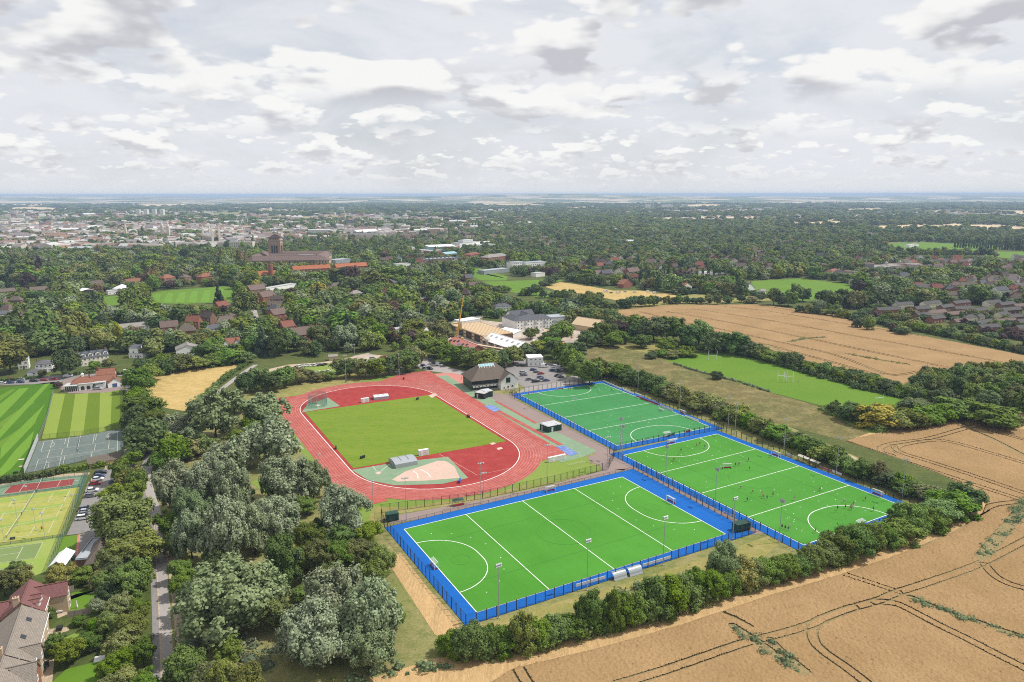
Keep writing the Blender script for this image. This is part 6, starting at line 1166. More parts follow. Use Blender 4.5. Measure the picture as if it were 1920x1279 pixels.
for a in [(1342,710,695,16,D),(1220,672,655,20,D),(1240,668,650,24,HG),(1262,672,655,26,OL),(1285,668,645,30,HG),(1560,775,752,28,D),(1598,788,755,40,D),(1618,795,760,36,D),(1647,800,758,58,Y),(1680,805,765,44,O),(1705,800,762,46,O),(1735,795,755,50,O),(1765,790,750,50,HG),(1790,785,748,46,O),(1815,782,748,40,HG),(1720,772,742,50,D),(1762,768,730,50,D),(1872,800,755,66,O),(1910,798,780,24,OL)]: T(*a[:4], a[4], p, 'bush')
p = 'the hedge between the rugby field and the big wheat field'
rnd = random.Random(3)
for i in range(26):
    t = i/25; x = 1395 + 345*t; y = 664 + 90*t; T(x, y, y - rnd.uniform(20, 28), rnd.uniform(24, 34), rnd.choice([D, O, D, HG]), p, 'bush')
p = 'the clump in the corner of the big wheat field'
for a in [(1190,625,590,50,O),(1225,640,595,56,D),(1262,640,595,50,O),(1290,652,610,44,D),(1310,645,600,40,O),(1340,660,622,44,D),(1378,664,622,48,D),(1160,632,600,40,CU),(1130,640,605,46,O),(1100,650,620,40,O),(1150,650,622,40,HG),(1200,652,628,36,HG),(1250,660,635,36,HG)]: T(*a[:4], a[4], p)
p = 'the hedge round the dry meadow'
for a in [(262,735,690,40,O),(285,712,672,36,O),(255,760,715,36,HG),(310,700,668,36,D),(340,695,662,36,O),(370,690,660,36,O),(400,686,658,34,HG),(430,682,650,36,O),(300,690,660,30,B_),(455,680,650,34,O)]: T(*a[:4], a[4], p, 'bush')
p = 'the car park shrubs behind the grass bank'
for a in [(640,700,672,34,O),(655,708,676,36,D),(680,708,674,40,O),(705,706,672,40,O),(730,702,668,40,D),(762,698,655,46,B_),(780,690,650,36,OL),(500,735,700,44,D),(530,725,690,44,O),(560,718,690,40,OL),(575,714,692,30,OL),(485,722,690,36,O),(460,735,700,36,D),(610,712,696,34,HG),(595,716,700,26,OL)]: T(*a[:4], a[4], p)
p = 'the green wall of trees before the building site'
for a in [(820,670,636,46,O),(850,682,648,46,O),(880,690,655,46,O),(910,694,656,46,O),(940,690,658,40,D),(962,682,650,40,O),(800,655,620,44,O),(830,650,600,46,OL),(775,640,600,46,O),(870,672,652,40,HG),(905,680,658,40,OL),(985,668,645,36,D),(1050,642,603,40,B_),(1030,650,622,36,O),(1062,630,602,30,O),(995,636,615,26,O),(780,668,640,36,HG),(1010,664,640,30,O)]: T(*a[:4], a[4], p)
p = 'the side street and pavilion lawns'
for a in [(20,700,640,62,OL),(-12,705,650,50,OL),(126,706,655,42,D),(80,707,694,14,OL),(108,728,716,14,CU),(178,692,676,20,B_),(205,692,672,22,O),(268,692,672,30,O),(205,660,630,36,O),(225,650,605,14,Y),(150,660,630,40,D),(90,665,620,50,O),(60,660,610,46,D),(300,660,630,36,O),(290,645,615,36,OL),(380,670,645,36,HG),(405,660,630,34,B_)]: T(*a[:4], a[4], p)
p = 'the shady wood above the pavilion'
for a in [(80,655,575,56,O),(120,645,590,56,O),(145,650,585,50,OL),(20,640,590,56,D),(215,612,575,44,S),(245,640,612,34,S),(280,600,560,50,O),(250,595,540,36,B_),(228,580,548,14,D),(320,590,558,36,RU),(340,610,570,44,O),(300,620,590,40,D),(650,655,608,44,S),(625,640,600,40,O),(600,650,610,40,O),(570,670,640,36,B_),(520,680,650,40,GG),(540,660,615,40,O),(495,640,600,26,O),(450,620,560,34,B_),(458,590,540,36,O),(440,580,538,40,O),(725,625,610,30,CU),(690,640,595,46,O),(740,650,600,46,O),(700,600,560,46,O),(590,610,580,50,O),(640,600,570,46,O),(930,560,532,34,O),(975,555,515,44,O),(955,600,560,44,O),(990,580,540,46,GG),(880,620,570,46,O),(910,610,575,44,OL),(760,590,545,44,O),(800,580,540,44,O),(845,570,525,46,OL),(700,540,505,44,O),(740,535,500,44,O),(650,530,500,40,D),(660,535,498,30,CU),(890,545,512,30,CU),(1070,590,560,40,CF),(1065,600,565,36,GG),(1045,565,535,40,O)]: T(*a[:4], a[4], p)
rnd = random.Random(2)
for t in TREES:
    if t[6] == 'the gardens of the brick terrace': t[2] *= .84; t[3] *= .86
    if t[5] == 'willow': t[3] *= rnd.uniform(.80, .93); t[2] *= rnd.uniform(.88, 1.0)
    if t[5] == 'bush': t[2] *= rnd.uniform(.72, 1.05); t[3] *= rnd.uniform(.85, 1.4); t[0] += rnd.uniform(-.8, .8); t[1] += rnd.uniform(-.8, .8)
# hedges that stand as one body
def hedge(px, w, h, kind, label, dens=1.6, leaf=.35, ragged=.12, cat='hedge', name='hedge', group=None, pts=None, step=.55):
    line = smooth_line(pts or [G(*p) for p in px], 5); rng = random.Random(len(line)*7 + int(w*10)); C = []; Rr = []; o = Vector((*line[0], 0)); acc = 0
    for i in range(len(line) - 1):
        a = Vector(line[i]); b = Vector(line[i + 1]); L = (b - a).length; n = max(1, int(L/(w*step))); t = (b - a).normalized() if L else Vector((1, 0)); nn = Vector((-t.y, t.x))
        for k in range(n):
            p = a + (b - a)*(k/n); f = 1 + rng.uniform(-ragged, ragged)*2; j = rng.uniform(-ragged, ragged)*w*1.6; r = w/2*f
            z = r*.5
            while True:
                C.append((p.x + nn.x*j - o.x, p.y + nn.y*j - o.y, min(z, h*f - r*.7))); Rr.append(r*rng.uniform(.85, 1.1))
                if z >= h*f - r: break
                z += r*.9
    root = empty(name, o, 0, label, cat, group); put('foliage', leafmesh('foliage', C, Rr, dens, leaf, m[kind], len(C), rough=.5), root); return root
hedge([(868,1226),(960,1222),(1048,1200),(1144,1176),(1252,1143),(1330,1116),(1438,1090),(1520,1066),(1602,1040),(1680,1012),(1762,978),(1812,952)], 5.2, 3.6, HG, 'long tangled hedge under the shrubs between the pitches and the wheat', 2.2, .36, .25); hedge([(1150,705),(1243,742),(1342,778),(1442,820),(1542,862),(1645,904),(1735,938),(1800,957)], 3.6, 2.8, O, 'long tangled hedge under the shrubs along the heath', 1.8, .4, .25); hedge([(1398,664),(1480,690),(1560,714),(1640,736),(1740,756)], 4, 3, D, 'tangled hedge between the rugby field and the big wheat field', 1.2, .5, .25)
hedge([(0,906),(60,898),(118,888)], 3.0, 2.6, D, 'dark hedge between the cricket field and the tennis courts'); hedge([(118,886),(160,880),(200,874)], 2.6, 2.6, HG, 'clipped bright hedge beside the netball courts and parked cars')
hedge([(0,716),(40,713),(80,708)], 1.8, 1.8, D, 'low dark hedge along the side street behind the parked cars'); hedge([(140,704),(175,700),(212,697)], 2.2, 2.0, D, 'clipped dark hedge behind the pavilion'); hedge([(204,706),(222,703),(234,702)], 1.6, 1.8, D, 'short clipped hedge beside the white garage'); hedge([(236,702),(237,712),(237,722)], 1.8, 2.4, HG, 'bright clipped hedge at the head of the lane')
hedge([(250,720),(262,740),(268,765)], 7, 5, HG, 'wide bramble hedge between the lane and the dry meadow', ragged=.2); hedge([(462,685),(430,705),(395,735),(350,775)], 3., 2.5, HG, 'long straight hedge between dry meadow and road')
hedge([(1398,660),(1300,655),(1275,650)], 5, 3, O, 'bramble bank at the far end of the rugby field', ragged=.25)
hedge([(1440,735),(1390,718),(1320,700),(1262,682)], 1.6, .9, 'leaf_weed', 'low pale bramble line between the rugby field and heath', 1.5, .35, .3)
hedge([(1545,768),(1590,783),(1640,803),(1660,808)], 6, 1.6, HG, 'bed of nettles below the yellow bush', 1.5, .4, .3, 'nettles', 'nettle_bed')
hedge([(1160,1118),(1230,1100),(1290,1080),(1340,1062)], 3.0, 1.6, 'leaf_weed', 'dry weedy scrub on the bank behind the dugouts', 1.3, .35, .4, 'scrub', 'scrub')
hedge([(660,1280),(735,1262),(800,1250),(850,1240)], 3, 1.4, 'leaf_weed', 'straggling weeds along the field edge below the willows', 1.5, .35, .4, 'scrub', 'scrub')
for px, w, lb in [([(1378,1180),(1420,1207),(1470,1240),(1503,1260)], 2.4, 'green weed streak in the wheat near the front tramline'), ([(1711,1124),(1760,1143),(1840,1170),(1925,1198)], 2.0, 'long green weed streak between curved tramlines'), ([(1843,1040),(1875,1005),(1905,970),(1930,938)], 3.0, 'broad weed streak at the frame edge of the wheat'), ([(1447,1205),(1470,1228),(1508,1258)], 1.6, 'small weed streak beside the front tramline'), ([(1482,641),(1510,636),(1545,633)], 2.2, 'dark weedy patch in the far wheat, upper one'), ([(1592,665),(1640,674),(1698,684)], 2.2, 'dark weedy patch in the far wheat, lower one')]:
    hedge(px, w, .55, 'leaf_weed' if w != 2.2 else OL, lb, 2.0, .3, .45, 'weeds', 'weed_patch', 'weeds growing in the wheat', step=.5)
hedge([(352,1195),(400,1215),(460,1225),(520,1235)], 5, 1.0, 'leaf_weed', 'rank grass and weeds at the foot of the willows', 1.2, .35, .4, 'weeds', 'weed_patch')
# wood at the wheat corner: trees one can tell apart along its edge
p = 'the wood at the edge of the big wheat field'
rnd = random.Random(21); WOOD = [(1695,738),(1725,724),(1770,716),(1840,710),(1930,707),(2000,712),(2000,790),(1920,778),(1860,770),(1800,760),(1740,745)]
wp = ccw([G(*q) for q in WOOD]); xs, ys = zip(*wp); k = 0
while k < 62:
    x = rnd.uniform(min(xs), max(xs)); y = rnd.uniform(min(ys), max(ys))
    if not inpoly(np.array([x]), np.array([y]), wp)[0] or any(t[6] == p and math.hypot(t[0] - x, t[1] - y) < 6.5 for t in TREES): k += .02; continue
    TREES.append([x, y, rnd.uniform(10, 13.5), rnd.uniform(9, 12.5), rnd.choice([O, O, D, HG, O, D]), 'round', p]); k += 1
p = 'the hedge before the estate houses'
rnd = random.Random(41)
for i in range(30):
    t = i/29; x = 1500 + 425*t; y = 586 + 78*t**1.25; T(x, y, y - rnd.uniform(11, 18), rnd.uniform(16, 24), rnd.choice([O, D, OL, HG, D]), p, 'bush')
for i in range(62):
    x = rnd.uniform(1600, 1925); y = rnd.uniform(580, 625) + (x - 1620)*.05; T(x, y, y - rnd.uniform(10, 20), rnd.uniform(14, 24), rnd.choice([O, D, OL, B_, D, CU]), p, 'bush')
p = 'the meadow edge beyond the big wheat field'
rnd = random.Random(52)
for L_, n in (([(985,552),(1040,560),(1100,570),(1160,584)], 13), ([(1165,578),(1250,572),(1330,570),(1440,566)], 18), ([(1022,536),(1050,528)], 3), ([(1270,550),(1340,553),(1430,556)], 8), ([(905,545),(960,552)], 4), ([(1060,560),(1130,566)], 5)):
    ln = smooth_line(L_, 20)
    for i in range(n): x, y = ln[int(i/n*(len(ln) - 1))]; T(x, y + rnd.uniform(-2, 2), y - rnd.uniform(11, 22), rnd.uniform(14, 24), rnd.choice([O, D, OL, HG, D]), p, 'bush')
p = 'the trees between the cricket ground and the big wheat field'
for i in range(16):
    x = [1372,1388,1450,1462,1478,1492,1505,1548,1562,1578,1592,1606,1622,1636,1650,1664][i]; y = 566 + (x - 1440)*.03 + rnd.uniform(-3, 8) if x > 1400 else 556; T(x, y, y - rnd.uniform(22, 36), rnd.uniform(22, 32), rnd.choice([O, D, D, O, OL, D]), p)
NIND = len(TREES)
# the wooded suburb: where no lawn, road or building stands
OPEN = [[(278,548),(300,543),(437,536),(438,566),(340,572),(282,570)],[(186,553),(224,550),(226,574),(196,576)],[(0,516),(66,518),(56,530),(0,546)],[(850,503),(900,501),(955,518),(1054,521),(1056,528),(1000,538),(1058,550),(1058,562),(985,562),(930,545)],[(1015,538),(1050,527),(1100,534),(1200,543),(1270,549),(1300,551),(1470,556),(1480,575),(1180,582),(1080,570)],[(1370,538),(1400,526),(1500,520),(1600,532),(1652,548),(1560,554),(1512,568),(1420,558)],[(1635,462),(1680,455),(1740,454),(1900,462),(1925,470),(1925,488),(1830,478),(1760,478),(1680,476)],
    [(1150,580),(1250,570),(1470,572),(1700,618),(1940,664),(1940,730),(1690,725),(1380,645),(1230,610)],[(820,610),(900,596),(1000,600),(1070,612),(1140,600),(1140,622),(1060,655),(960,670),(840,668)],[(455,540),(475,542),(525,660),(490,660)],[(1070,655),(1260,640),(1400,655),(1700,745),(1660,815),(1560,830),(1120,695)],[(560,670),(660,662),(780,660),(850,685),(1060,670),(1080,730),(480,770),(380,760),(470,690)],[(-50,700),(250,690),(290,760),(280,900),(-50,900)],[(265,690),(450,675),(470,690),(360,775),(270,770)],[(440,475),(600,470),(602,512),(440,512)],[(485,505),(700,495),(700,535),(485,540)],[(1560,572),(1940,585),(1940,690),(1800,640),(1600,605)],[(145,668),(210,662),(212,700),(145,700)]]
OPENW = [[G(*q) for q in pl] for i, pl in enumerate(OPEN) if i not in (14, 15)]
foot = []; SEEN = []      # ground plans of buildings, and what of them is seen over the trees
for ob in bpy.data.objects:
    if ob.parent is None and ob.get('category') in ('house', 'building', 'library', 'pavilion', 'clubhouse', 'college', 'canopy', 'barn') and ob.type == 'EMPTY':
        M0 = Matrix.LocRotScale(ob.location, ob.rotation_euler, None); c = []; tops = []
        for ch in ob.children:
            if ch.type == 'MESH' and ch.name.split('.')[0] in ('wall', 'roof', 'canopy_roof', 'cabin'): c += [M0 @ Vector(q) for q in ch.bound_box]
        if not c: continue
        foot.append((min(q.x for q in c) - 3, max(q.x for q in c) + 3, min(q.y for q in c) - 6, max(q.y for q in c) + 2))
        P_ = [PX(q.x, q.y, q.z) for q in c]; xs = [q[0] for q in P_]; ys = [q[1] for q in P_]; SEEN.append((min(xs), max(xs), min(ys), max(ys), min(q.y for q in c)))
foot = np.array(foot); SEEN = np.array(SEEN); OPENPX = OPEN[:9] + [OPEN[i] for i in (10, 11, 13, 17)]
def clear_view(x, y, h, w, low=.45):
    """height at which a tree leaves lawns and houses behind it in view, or 0"""
    pr = PX(x, y, 0); r = .5*w*CAM_F/pr[2]
    for k in range(4):
        t = PX(x, y, h); hit = False
        for pl in OPENPX:
            if inpoly(np.array([t[0] - r*.7, t[0], t[0] + r*.7, t[0]]), np.array([t[1] + r*.4, t[1], t[1] + r*.4, pr[1]]), pl).any(): hit = True; break
        if not hit and len(SEEN):
            q = SEEN[(SEEN[:, 0] - r*.6 < t[0]) & (SEEN[:, 1] + r*.6 > t[0]) & (SEEN[:, 4] > y) & (SEEN[:, 2] + low*(SEEN[:, 3] - SEEN[:, 2]) > t[1]) & (SEEN[:, 3] - 1 < pr[1] + 40)]
            q = q[(q[:, 2] < pr[1])]; hit = len(q) > 0
        if not hit: return h
        h *= .72; r *= .85
        if h < 3.5: return 0
    return 0
rng = np.random.default_rng(4); pts = []
def scatter(y0, y1, sp, pxlo=-60, pxhi=1980):
    out = []; d = y0
    while d < y1:
        row = sp*(1 + .0000*d); hw = d*.78
        xs = np.arange(-hw, hw, sp); out.append(np.stack([xs + rng.uniform(-.45, .45, len(xs))*sp, d + rng.uniform(-.45, .45, len(xs))*sp], 1)); d += row
    return np.concatenate(out)
def free(P, pad=0):
    ok = np.ones(len(P), bool)
    for w in OPENW: ok &= ~inpoly(P[:, 0], P[:, 1], w)
    for f in foot: ok &= ~((P[:, 0] > f[0]) & (P[:, 0] < f[1]) & (P[:, 1] > f[2]) & (P[:, 1] < f[3]))
    return ok
P1 = scatter(480, 1250, 10.5); P1 = P1[free(P1)]
def pxy(P): 
    z = -CAM_H; cp, sp = math.cos(CAM_P), math.sin(CAM_P); d = P[:, 1]*cp - z*sp; u = P[:, 1]*sp + z*cp; return 960 + CAM_F*P[:, 0]/d, 639.5 - CAM_F*u/d
px, py = pxy(P1); near = (P1[:, 1] < 480) ; ex = np.array([[t[0], t[1], t[3]] for t in TREES[:NIND]])
dd = np.min(np.hypot(P1[:, 0][:, None] - ex[:, 0], P1[:, 1][:, None] - ex[:, 1]) - ex[:, 2]*.38, axis=1); keep = dd > 2.0
# keep the street, the car parks and the heath edge clear
lump = np.sin(P1[:, 0]*.021 + 1.7*np.sin(P1[:, 1]*.011)) + np.sin(P1[:, 1]*.026 + 2*np.sin(P1[:, 0]*.009))
keep &= rng.uniform(size=len(P1)) < np.where(py < 470, .80, .92) - .16*(lump > .5) - .2*(lump > 1.1); P1 = P1[keep]; lump = lump[keep]
KS = [O, O, O, D, OL, B_, O, D, CU, GG, S, CF, Y, RU]; KW = np.array([18, 13, 10, 14, 12, 13, 8, 8, 3.2, 7, 5, 4, 1.8, 2.5]); KW /= KW.sum()
big = rng.normal(0, 1, (40, 40))
TREES = [t for t in TREES if not (t[6] == 'the shady wood above the pavilion' and t[5] == 'round') or clear_view(t[0], t[1], t[2], t[3], .3) >= t[2]*.7]
WOODS = []
for (x, y), lm in zip(P1, lump):
    k = KS[rng.choice(len(KS), p=KW)]; h = float(np.clip(rng.normal(12.6 - 1.8*lm, 3.8), 5, 22)); w = h*rng.uniform(.75, 1.05); sh = 'round'
    if k == CF: sh = 'cone'; w = h*.5; h *= 1.15
    elif rng.uniform() < .03: sh = 'column'; w = h*.34; h *= 1.25
    h2 = clear_view(x, y, h, w)
    if h2 > 0: WOODS.append((x, y, h2, w*max(.6, h2/h), k, sh))
REFS = {'the meadow edge beyond the big wheat field': ('the caravans', (1180, 548), 'along the meadow edge'), 'the trees between the cricket ground and the big wheat field': ('the sharp gable', (1405, 546), 'between cricket ground and wheat'), 'the hedge before the estate houses': ('the wheat corner', (1500, 586), 'among the estate houses'), 'the willow belt beside the running track': ('the blue bin', (602, 889), 'in the willow belt'), 'the thicket between the willows and the near pitch': ('the green container', (735, 978), 'in the pitch thicket'), 'the thicket beside the road and willows': ('the road bend', (280, 850), 'in the roadside thicket'), 'the roadside row near the tennis clubhouse': ('the tennis clubhouse', (185, 1068), 'along the road'), 'the gardens of the brick terrace': ('the garden lawn', (160, 1130), 'in the terrace gardens'),
    'the road end by the gravel ride': ('the gravel ride', (340, 1215), 'at the road end'), 'the hedgerow between the near pitch and the wheat': ('the willow corner', (850, 1225), 'in the hedgerow beside the wheat tramlines'), 'the hedgerow between the busy pitch and the heath': ('the tall corner clump', (1120, 700), 'in the hedgerow along the heath'), 'the tall clump at the top corner of the far pitch': ('the far pitch corner', (1125, 713), 'by the car park'), 'the bushes by the rugby field and heath': ('the yellow bush', (1647, 800), 'around heath and rugby field'),
    'the hedge between the rugby field and the big wheat field': ('the rugby posts', (1340, 665), 'in the hedge above the rugby field'), 'the clump in the corner of the big wheat field': ('the timber barn roof', (1095, 615), 'in the wheat field corner'), 'the hedge round the dry meadow': ('the lane', (245, 715), 'round the dry meadow'), 'the car park shrubs behind the grass bank': ('the pink forecourt', (770, 710), 'behind the grass bank'), 'the green wall of trees before the building site': ('the clubhouse', (930, 720), 'before the building site'),
    'the side street and pavilion lawns': ('the sports pavilion', (170, 725), 'by the side street'), 'the shady wood above the pavilion': ('the crane', (858, 641), 'in the wooded suburb'), 'the wood at the edge of the big wheat field': ('the wood corner', (1695, 725), 'in the wood beside the wheat')}
TONE = {O: 'mid-green', B_: 'bright green', OL: 'olive green', D: 'dark green', S: 'silver-leaved', GG: 'grey-green', CU: 'copper-leaved', Y: 'yellow', CF: 'blue-green', HG: 'leafy green', RU: 'russet'}
# a few of the largest suburb trees stand as single trees too
WOODS.sort(key=lambda t: t[1] - 12*t[2]); ntree = sum(1 for t in TREES if t[5] != 'bush'); extra = max(0, 296 - ntree)
for t in WOODS[:extra]: TREES.append([*t[:4], t[4], t[5], 'the shady wood above the pavilion'])
WOODS = WOODS[extra:]
byp = {}
for t in TREES: byp.setdefault(t[6], []).append(t)
def plant():
    rng = random.Random(9); tv = [trunk_mesh(i, rng) for i in range(3)]
    for p, L in byp.items():
        ref, rp, short = REFS[p]; g = G(*rp); L.sort(key=lambda t: math.hypot(t[0] - g[0], t[1] - g[1]))
        for i, (x, y, h, w, k, sh, _) in enumerate(L):
            d = math.hypot(x, y); lod = 0 if d < 275 else 1 if d < 560 else 2; bush = sh == 'bush'
            noun = {'willow': 'willow', 'cone': 'conifer', 'column': 'poplar', 'bush': 'shrub'}.get(sh, 'tree')
            shp = 'willow' if sh == 'willow' else sh
            lb = f'{TONE[k]} {noun}, {ordinal(i)} out from {ref}, {short}'
            root = empty('shrub' if bush else 'willow_tree' if sh == 'willow' else 'conifer_tree' if sh == 'cone' else 'broadleaf_tree', (x, y, 0), rng.uniform(0, 6.28), lb, 'shrub' if bush else 'tree', short.replace('in the', 'of the') and ('shrubs ' if bush else 'trees ') + short)
            cm = crown(k, shp, lod, rng.randrange(3)); dw, dh = DIM[cm.name]; c = put('crown', cm, root); z0 = 0 if bush else h*.04
            f = rng.uniform(.95, 1.08); c.scale = (w/dw*f*1.04, w/dw/f*1.04, (h - z0 + (h*.06 if not bush else .2))/dh); c.location = (0, 0, z0 - (h*.06 if not bush else .2))
            t = put('stem' if bush else 'trunk', tv[rng.randrange(3)], root); s = max(.35, min(w, h)/11); t.scale = (s, s, h*.5/6.5)
plant()
for o in COL.objects:
    if 'label' in o and len(o['label'].split()) > 16: print('LONG', o['label'])
# ------------------------------------------------------------------ woods too many to tell apart
def scatter_object(name, rows, sources, label=None, cat=None):
    """rows: x, y, z, sx, sy, sz, rot, source index"""
    A = np.array(rows, np.float32); me = bpy.data.meshes.new(name); me.vertices.add(len(A)); me.vertices.foreach_set('co', A[:, :3].ravel())
    a = me.attributes.new('scl', 'FLOAT_VECTOR', 'POINT'); a.data.foreach_set('vector', A[:, 3:6].ravel()); a = me.attributes.new('rot', 'FLOAT', 'POINT'); a.data.foreach_set('value', A[:, 6].copy()); a = me.attributes.new('idx', 'INT', 'POINT'); a.data.foreach_set('value', A[:, 7].astype(np.int32))
    o = put(name, me, kind='stuff', label=label, cat=cat); g = bpy.data.node_groups.new(name, 'GeometryNodeTree'); g.interface.new_socket('Geometry', in_out='INPUT', socket_type='NodeSocketGeometry'); g.interface.new_socket('Geometry', in_out='OUTPUT', socket_type='NodeSocketGeometry')
    N = g.nodes.new; i = N('NodeGroupInput'); out = N('NodeGroupOutput'); j = N('GeometryNodeJoinGeometry'); lk = g.links.new
    def attr(n, t): q = N('GeometryNodeInputNamedAttribute'); q.data_type = t; q.inputs[0].default_value = n; return q.outputs[0]
    s, r, x = attr('scl', 'FLOAT_VECTOR'), attr('rot', 'FLOAT'), attr('idx', 'INT'); cx = N('ShaderNodeCombineXYZ'); lk(r, cx.inputs[2])
    for n, me_ in enumerate(sources):
        src = bpy.data.objects.new(me_.name + '_source', me_); oi = N('GeometryNodeObjectInfo'); oi.inputs[0].default_value = src; oi.inputs['As Instance'].default_value = True
        cm = N('FunctionNodeCompare'); cm.data_type = 'INT'; cm.operation = 'EQUAL'; lk(x, cm.inputs[2]); cm.inputs[3].default_value = n
        p = N('GeometryNodeInstanceOnPoints'); lk(i.outputs[0], p.inputs[0]); lk(cm.outputs[0], p.inputs['Selection']); lk(oi.outputs['Geometry'], p.inputs['Instance']); lk(cx.outputs[0], p.inputs['Rotation']); lk(s, p.inputs['Scale']); lk(p.outputs[0], j.inputs[0])
    lk(j.outputs[0], out.inputs[0]); md = o.modifiers.new('scatter', 'NODES'); md.node_group = g; return o
SRC = []; SI = {}
def src(k, sh, v, lod=2):
    key = (k, sh, v, lod)
    if key not in SI: SI[key] = len(SRC); SRC.append(crown(k, sh, lod, v))
    return SI[key]
rng2 = random.Random(31); rows = []
for (x, y, h, w, k, sh) in WOODS:
    f = rng2.uniform(.9, 1.1); n = src(k, sh, rng2.randrange(2)); dw, dh = DIM[SRC[n].name]; w *= 1.12; rows.append((x, y, -.06*h, w/dw*f, w/dw/f, h*1.06/dh, rng2.uniform(0, 6.28), n))
scatter_object('woodland', rows, list(SRC))
# trees between the town, the fields and the hills
FFW = [[G(*q) for q in pl] for _, pl in FF]
def far_woods():
    SRC.clear(); SI.clear(); rows = []; rng = np.random.default_rng(8); r = random.Random(8)
    for y0, y1, sp, hs in ((1250, 1900, 13.5, .8), (1900, 2900, 19, 1.15), (2900, 4600, 30, 1.5), (4600, 8200, 52, 2.1)):
        P = scatter(y0, y1, sp); px, py = pxy(P); ok = (px > -30) & (px < 1950); P = P[ok]; px = px[ok]; py = py[ok]; ok = np.ones(len(P), bool)
        for w in OPENW[4:8] + FFW: ok &= ~inpoly(P[:, 0], P[:, 1], w)
        n = np.sin(P[:, 0]*.0041 + 1.3*np.sin(P[:, 1]*.0023)) + np.sin(P[:, 1]*.0052 + 2*np.sin(P[:, 0]*.0017 + 1)) + .8*np.sin(P[:, 0]*.011 + P[:, 1]*.007)
        n2 = np.sin(P[:, 0]*.013 + 2*np.sin(P[:, 1]*.008)) + np.sin(P[:, 1]*.017 + 2*np.sin(P[:, 0]*.006))
        town = np.clip((1000 - px)/500, 0, 1)*(py < 462)*(py > 398); town = np.maximum(town, (px < 480)*(py < 474)*(py > 405)*1.0)
        pr = np.where(py > 440, .86, .72) - town*np.where(py > 428, .68, .46) + .18*n + .10*n2*town
        pr = np.where(y0 >= 2900, pr*.9 - .12 + .18*n, pr)
        ok &= rng.uniform(size=len(P)) < pr
        for f in foot: ok &= ~((P[:, 0] > f[0]) & (P[:, 0] < f[1]) & (P[:, 1] > f[2]) & (P[:, 1] < f[3]))
        for (x, y) in P[ok]:
            k = r.choice([O, O, D, D, OL, O, D, B_, GG]); sh = 'round'; h = min(20, max(6, r.gauss(12.5, 2.8)))*hs**.35; w = h*r.uniform(.85, 1.2)*hs
            if r.random() < .04: sh = 'column'; w = h*.4; h *= 1.3
            n = src(k, sh, r.randrange(2)); dw, dh = DIM[SRC[n].name]; rows.append((x, y, -.06*h, w*1.15/dw, w*1.15/dw, h*1.06/dh, r.uniform(0, 6.28), n))
    for line, n in (([(1500,470),(1560,452),(1640,450),(1920,462)], 0), ([(1790,464),(1920,470)], 26), ([(1200,532),(1380,530)], 18), ([(860,432),(960,425)], 20)):
        for i in range(n):
            t = i/max(1, n - 1); q = G(line[0][0] + (line[-1][0] - line[0][0])*t, line[0][1] + (line[-1][1] - line[0][1])*t); h = r.uniform(16, 24); rows.append((q[0], q[1], -1, h*.030, h*.030, h/11.4, r.uniform(0, 6), src(D, 'column', r.randrange(2))))
    scatter_object('far_woods', rows, list(SRC)); return len(rows)
print('woods', len(TREES), len(WOODS), far_woods())
# ------------------------------------------------------------------ cars
def car_meshes(kind):
    if ('car', kind) in CACHE: return CACHE[('car', kind)]
    L, Wd, H, prof, cab = {'car': (4.3, 1.78, 1.48, [(-2.15, .35), (2.15, .3), (2.13, .66), (1.95, .78), (1.05, .92), (-1.95, .98), (-2.14, .8)], [(1.15, .92), (.35, 1.42), (-1.2, 1.46), (-1.85, .98)]),
        'suv': (4.6, 1.88, 1.7, [(-2.3, .42), (2.3, .38), (2.28, .85), (2.05, 1.0), (1.15, 1.1), (-2.1, 1.12), (-2.3, .95)], [(1.25, 1.1), (.5, 1.66), (-1.75, 1.7), (-2.2, 1.12)]),
        'van': (5.3, 2.0, 2.3, [(-2.65, .4), (2.65, .4), (2.62, 1.0), (2.1, 1.25), (1.6, 1.32), (-2.6, 1.32), (-2.65, 1.2)], [(2.0, 1.26), (1.15, 2.22), (-2.5, 2.3), (-2.62, 1.32)])}[kind]
    def loft(b, pr, w0, w1, ztop, zmid):
        n = len(pr); f = lambda z: w0 if z <= zmid else w0 + (w1 - w0)*(z - zmid)/(ztop - zmid + 1e-6)
        vs = [(x, s*f(z)/2, z) for s in (-1, 1) for x, z in pr]; b.add(vs, [tuple(range(n)), tuple(range(n, 2*n))[::-1]] + [(i, n + i, n + (i + 1) % n, (i + 1) % n) for i in range(n)])
    b = MB(); loft(b, prof, Wd, Wd*.93, H, prof[0][1]); 
    t = [(x, z) for x, z in cab]; zb, zt = t[0][1], max(z for _, z in t)
    b2 = MB(); roof = [(t[1][0] + .02, t[1][1]), (t[2][0] - .02, t[2][1])]; b2.box(((roof[0][0] + roof[1][0])/2, 0, zt + .015), (roof[0][0] - roof[1][0], Wd*.72, .05)); 
    if kind == 'van': b2.box((-1.1, 0, (zb + zt)/2), (2.9, Wd*.90, zt - zb - .04))
    for x in ((t[1][0] + t[2][0])/2,): b2.box((x, 0, (zb + zt)/2), (.1, Wd*.87, zt - zb - .02), taper=.86)
    gl = MB(); loft(gl, t, Wd*.9, Wd*.74, zt, zb)
    wh = MB(); wh.tube((0, -.1, 0), (0, .1, 0), .33, .33, 12); rm = MB(); rm.tube((0, -.115, 0), (0, .115, 0), .2, .2, 8)
    hl = MB(); hl.box((0, 0, 0), (.12, .38, .16)); CACHE[('car', kind)] = (b, b2, gl.mesh('glazing', m['glass']), wh.mesh('wheel', m['tyre']), rm.mesh('rim', m['rim']), hl.mesh('headlight', m['headlight']), hl.mesh('taillight', m['taillight']), L, Wd, prof); return CACHE[('car', kind)]
CARWORDS = {'car': 'hatchback', 'suv': 'estate car', 'van': 'van'}
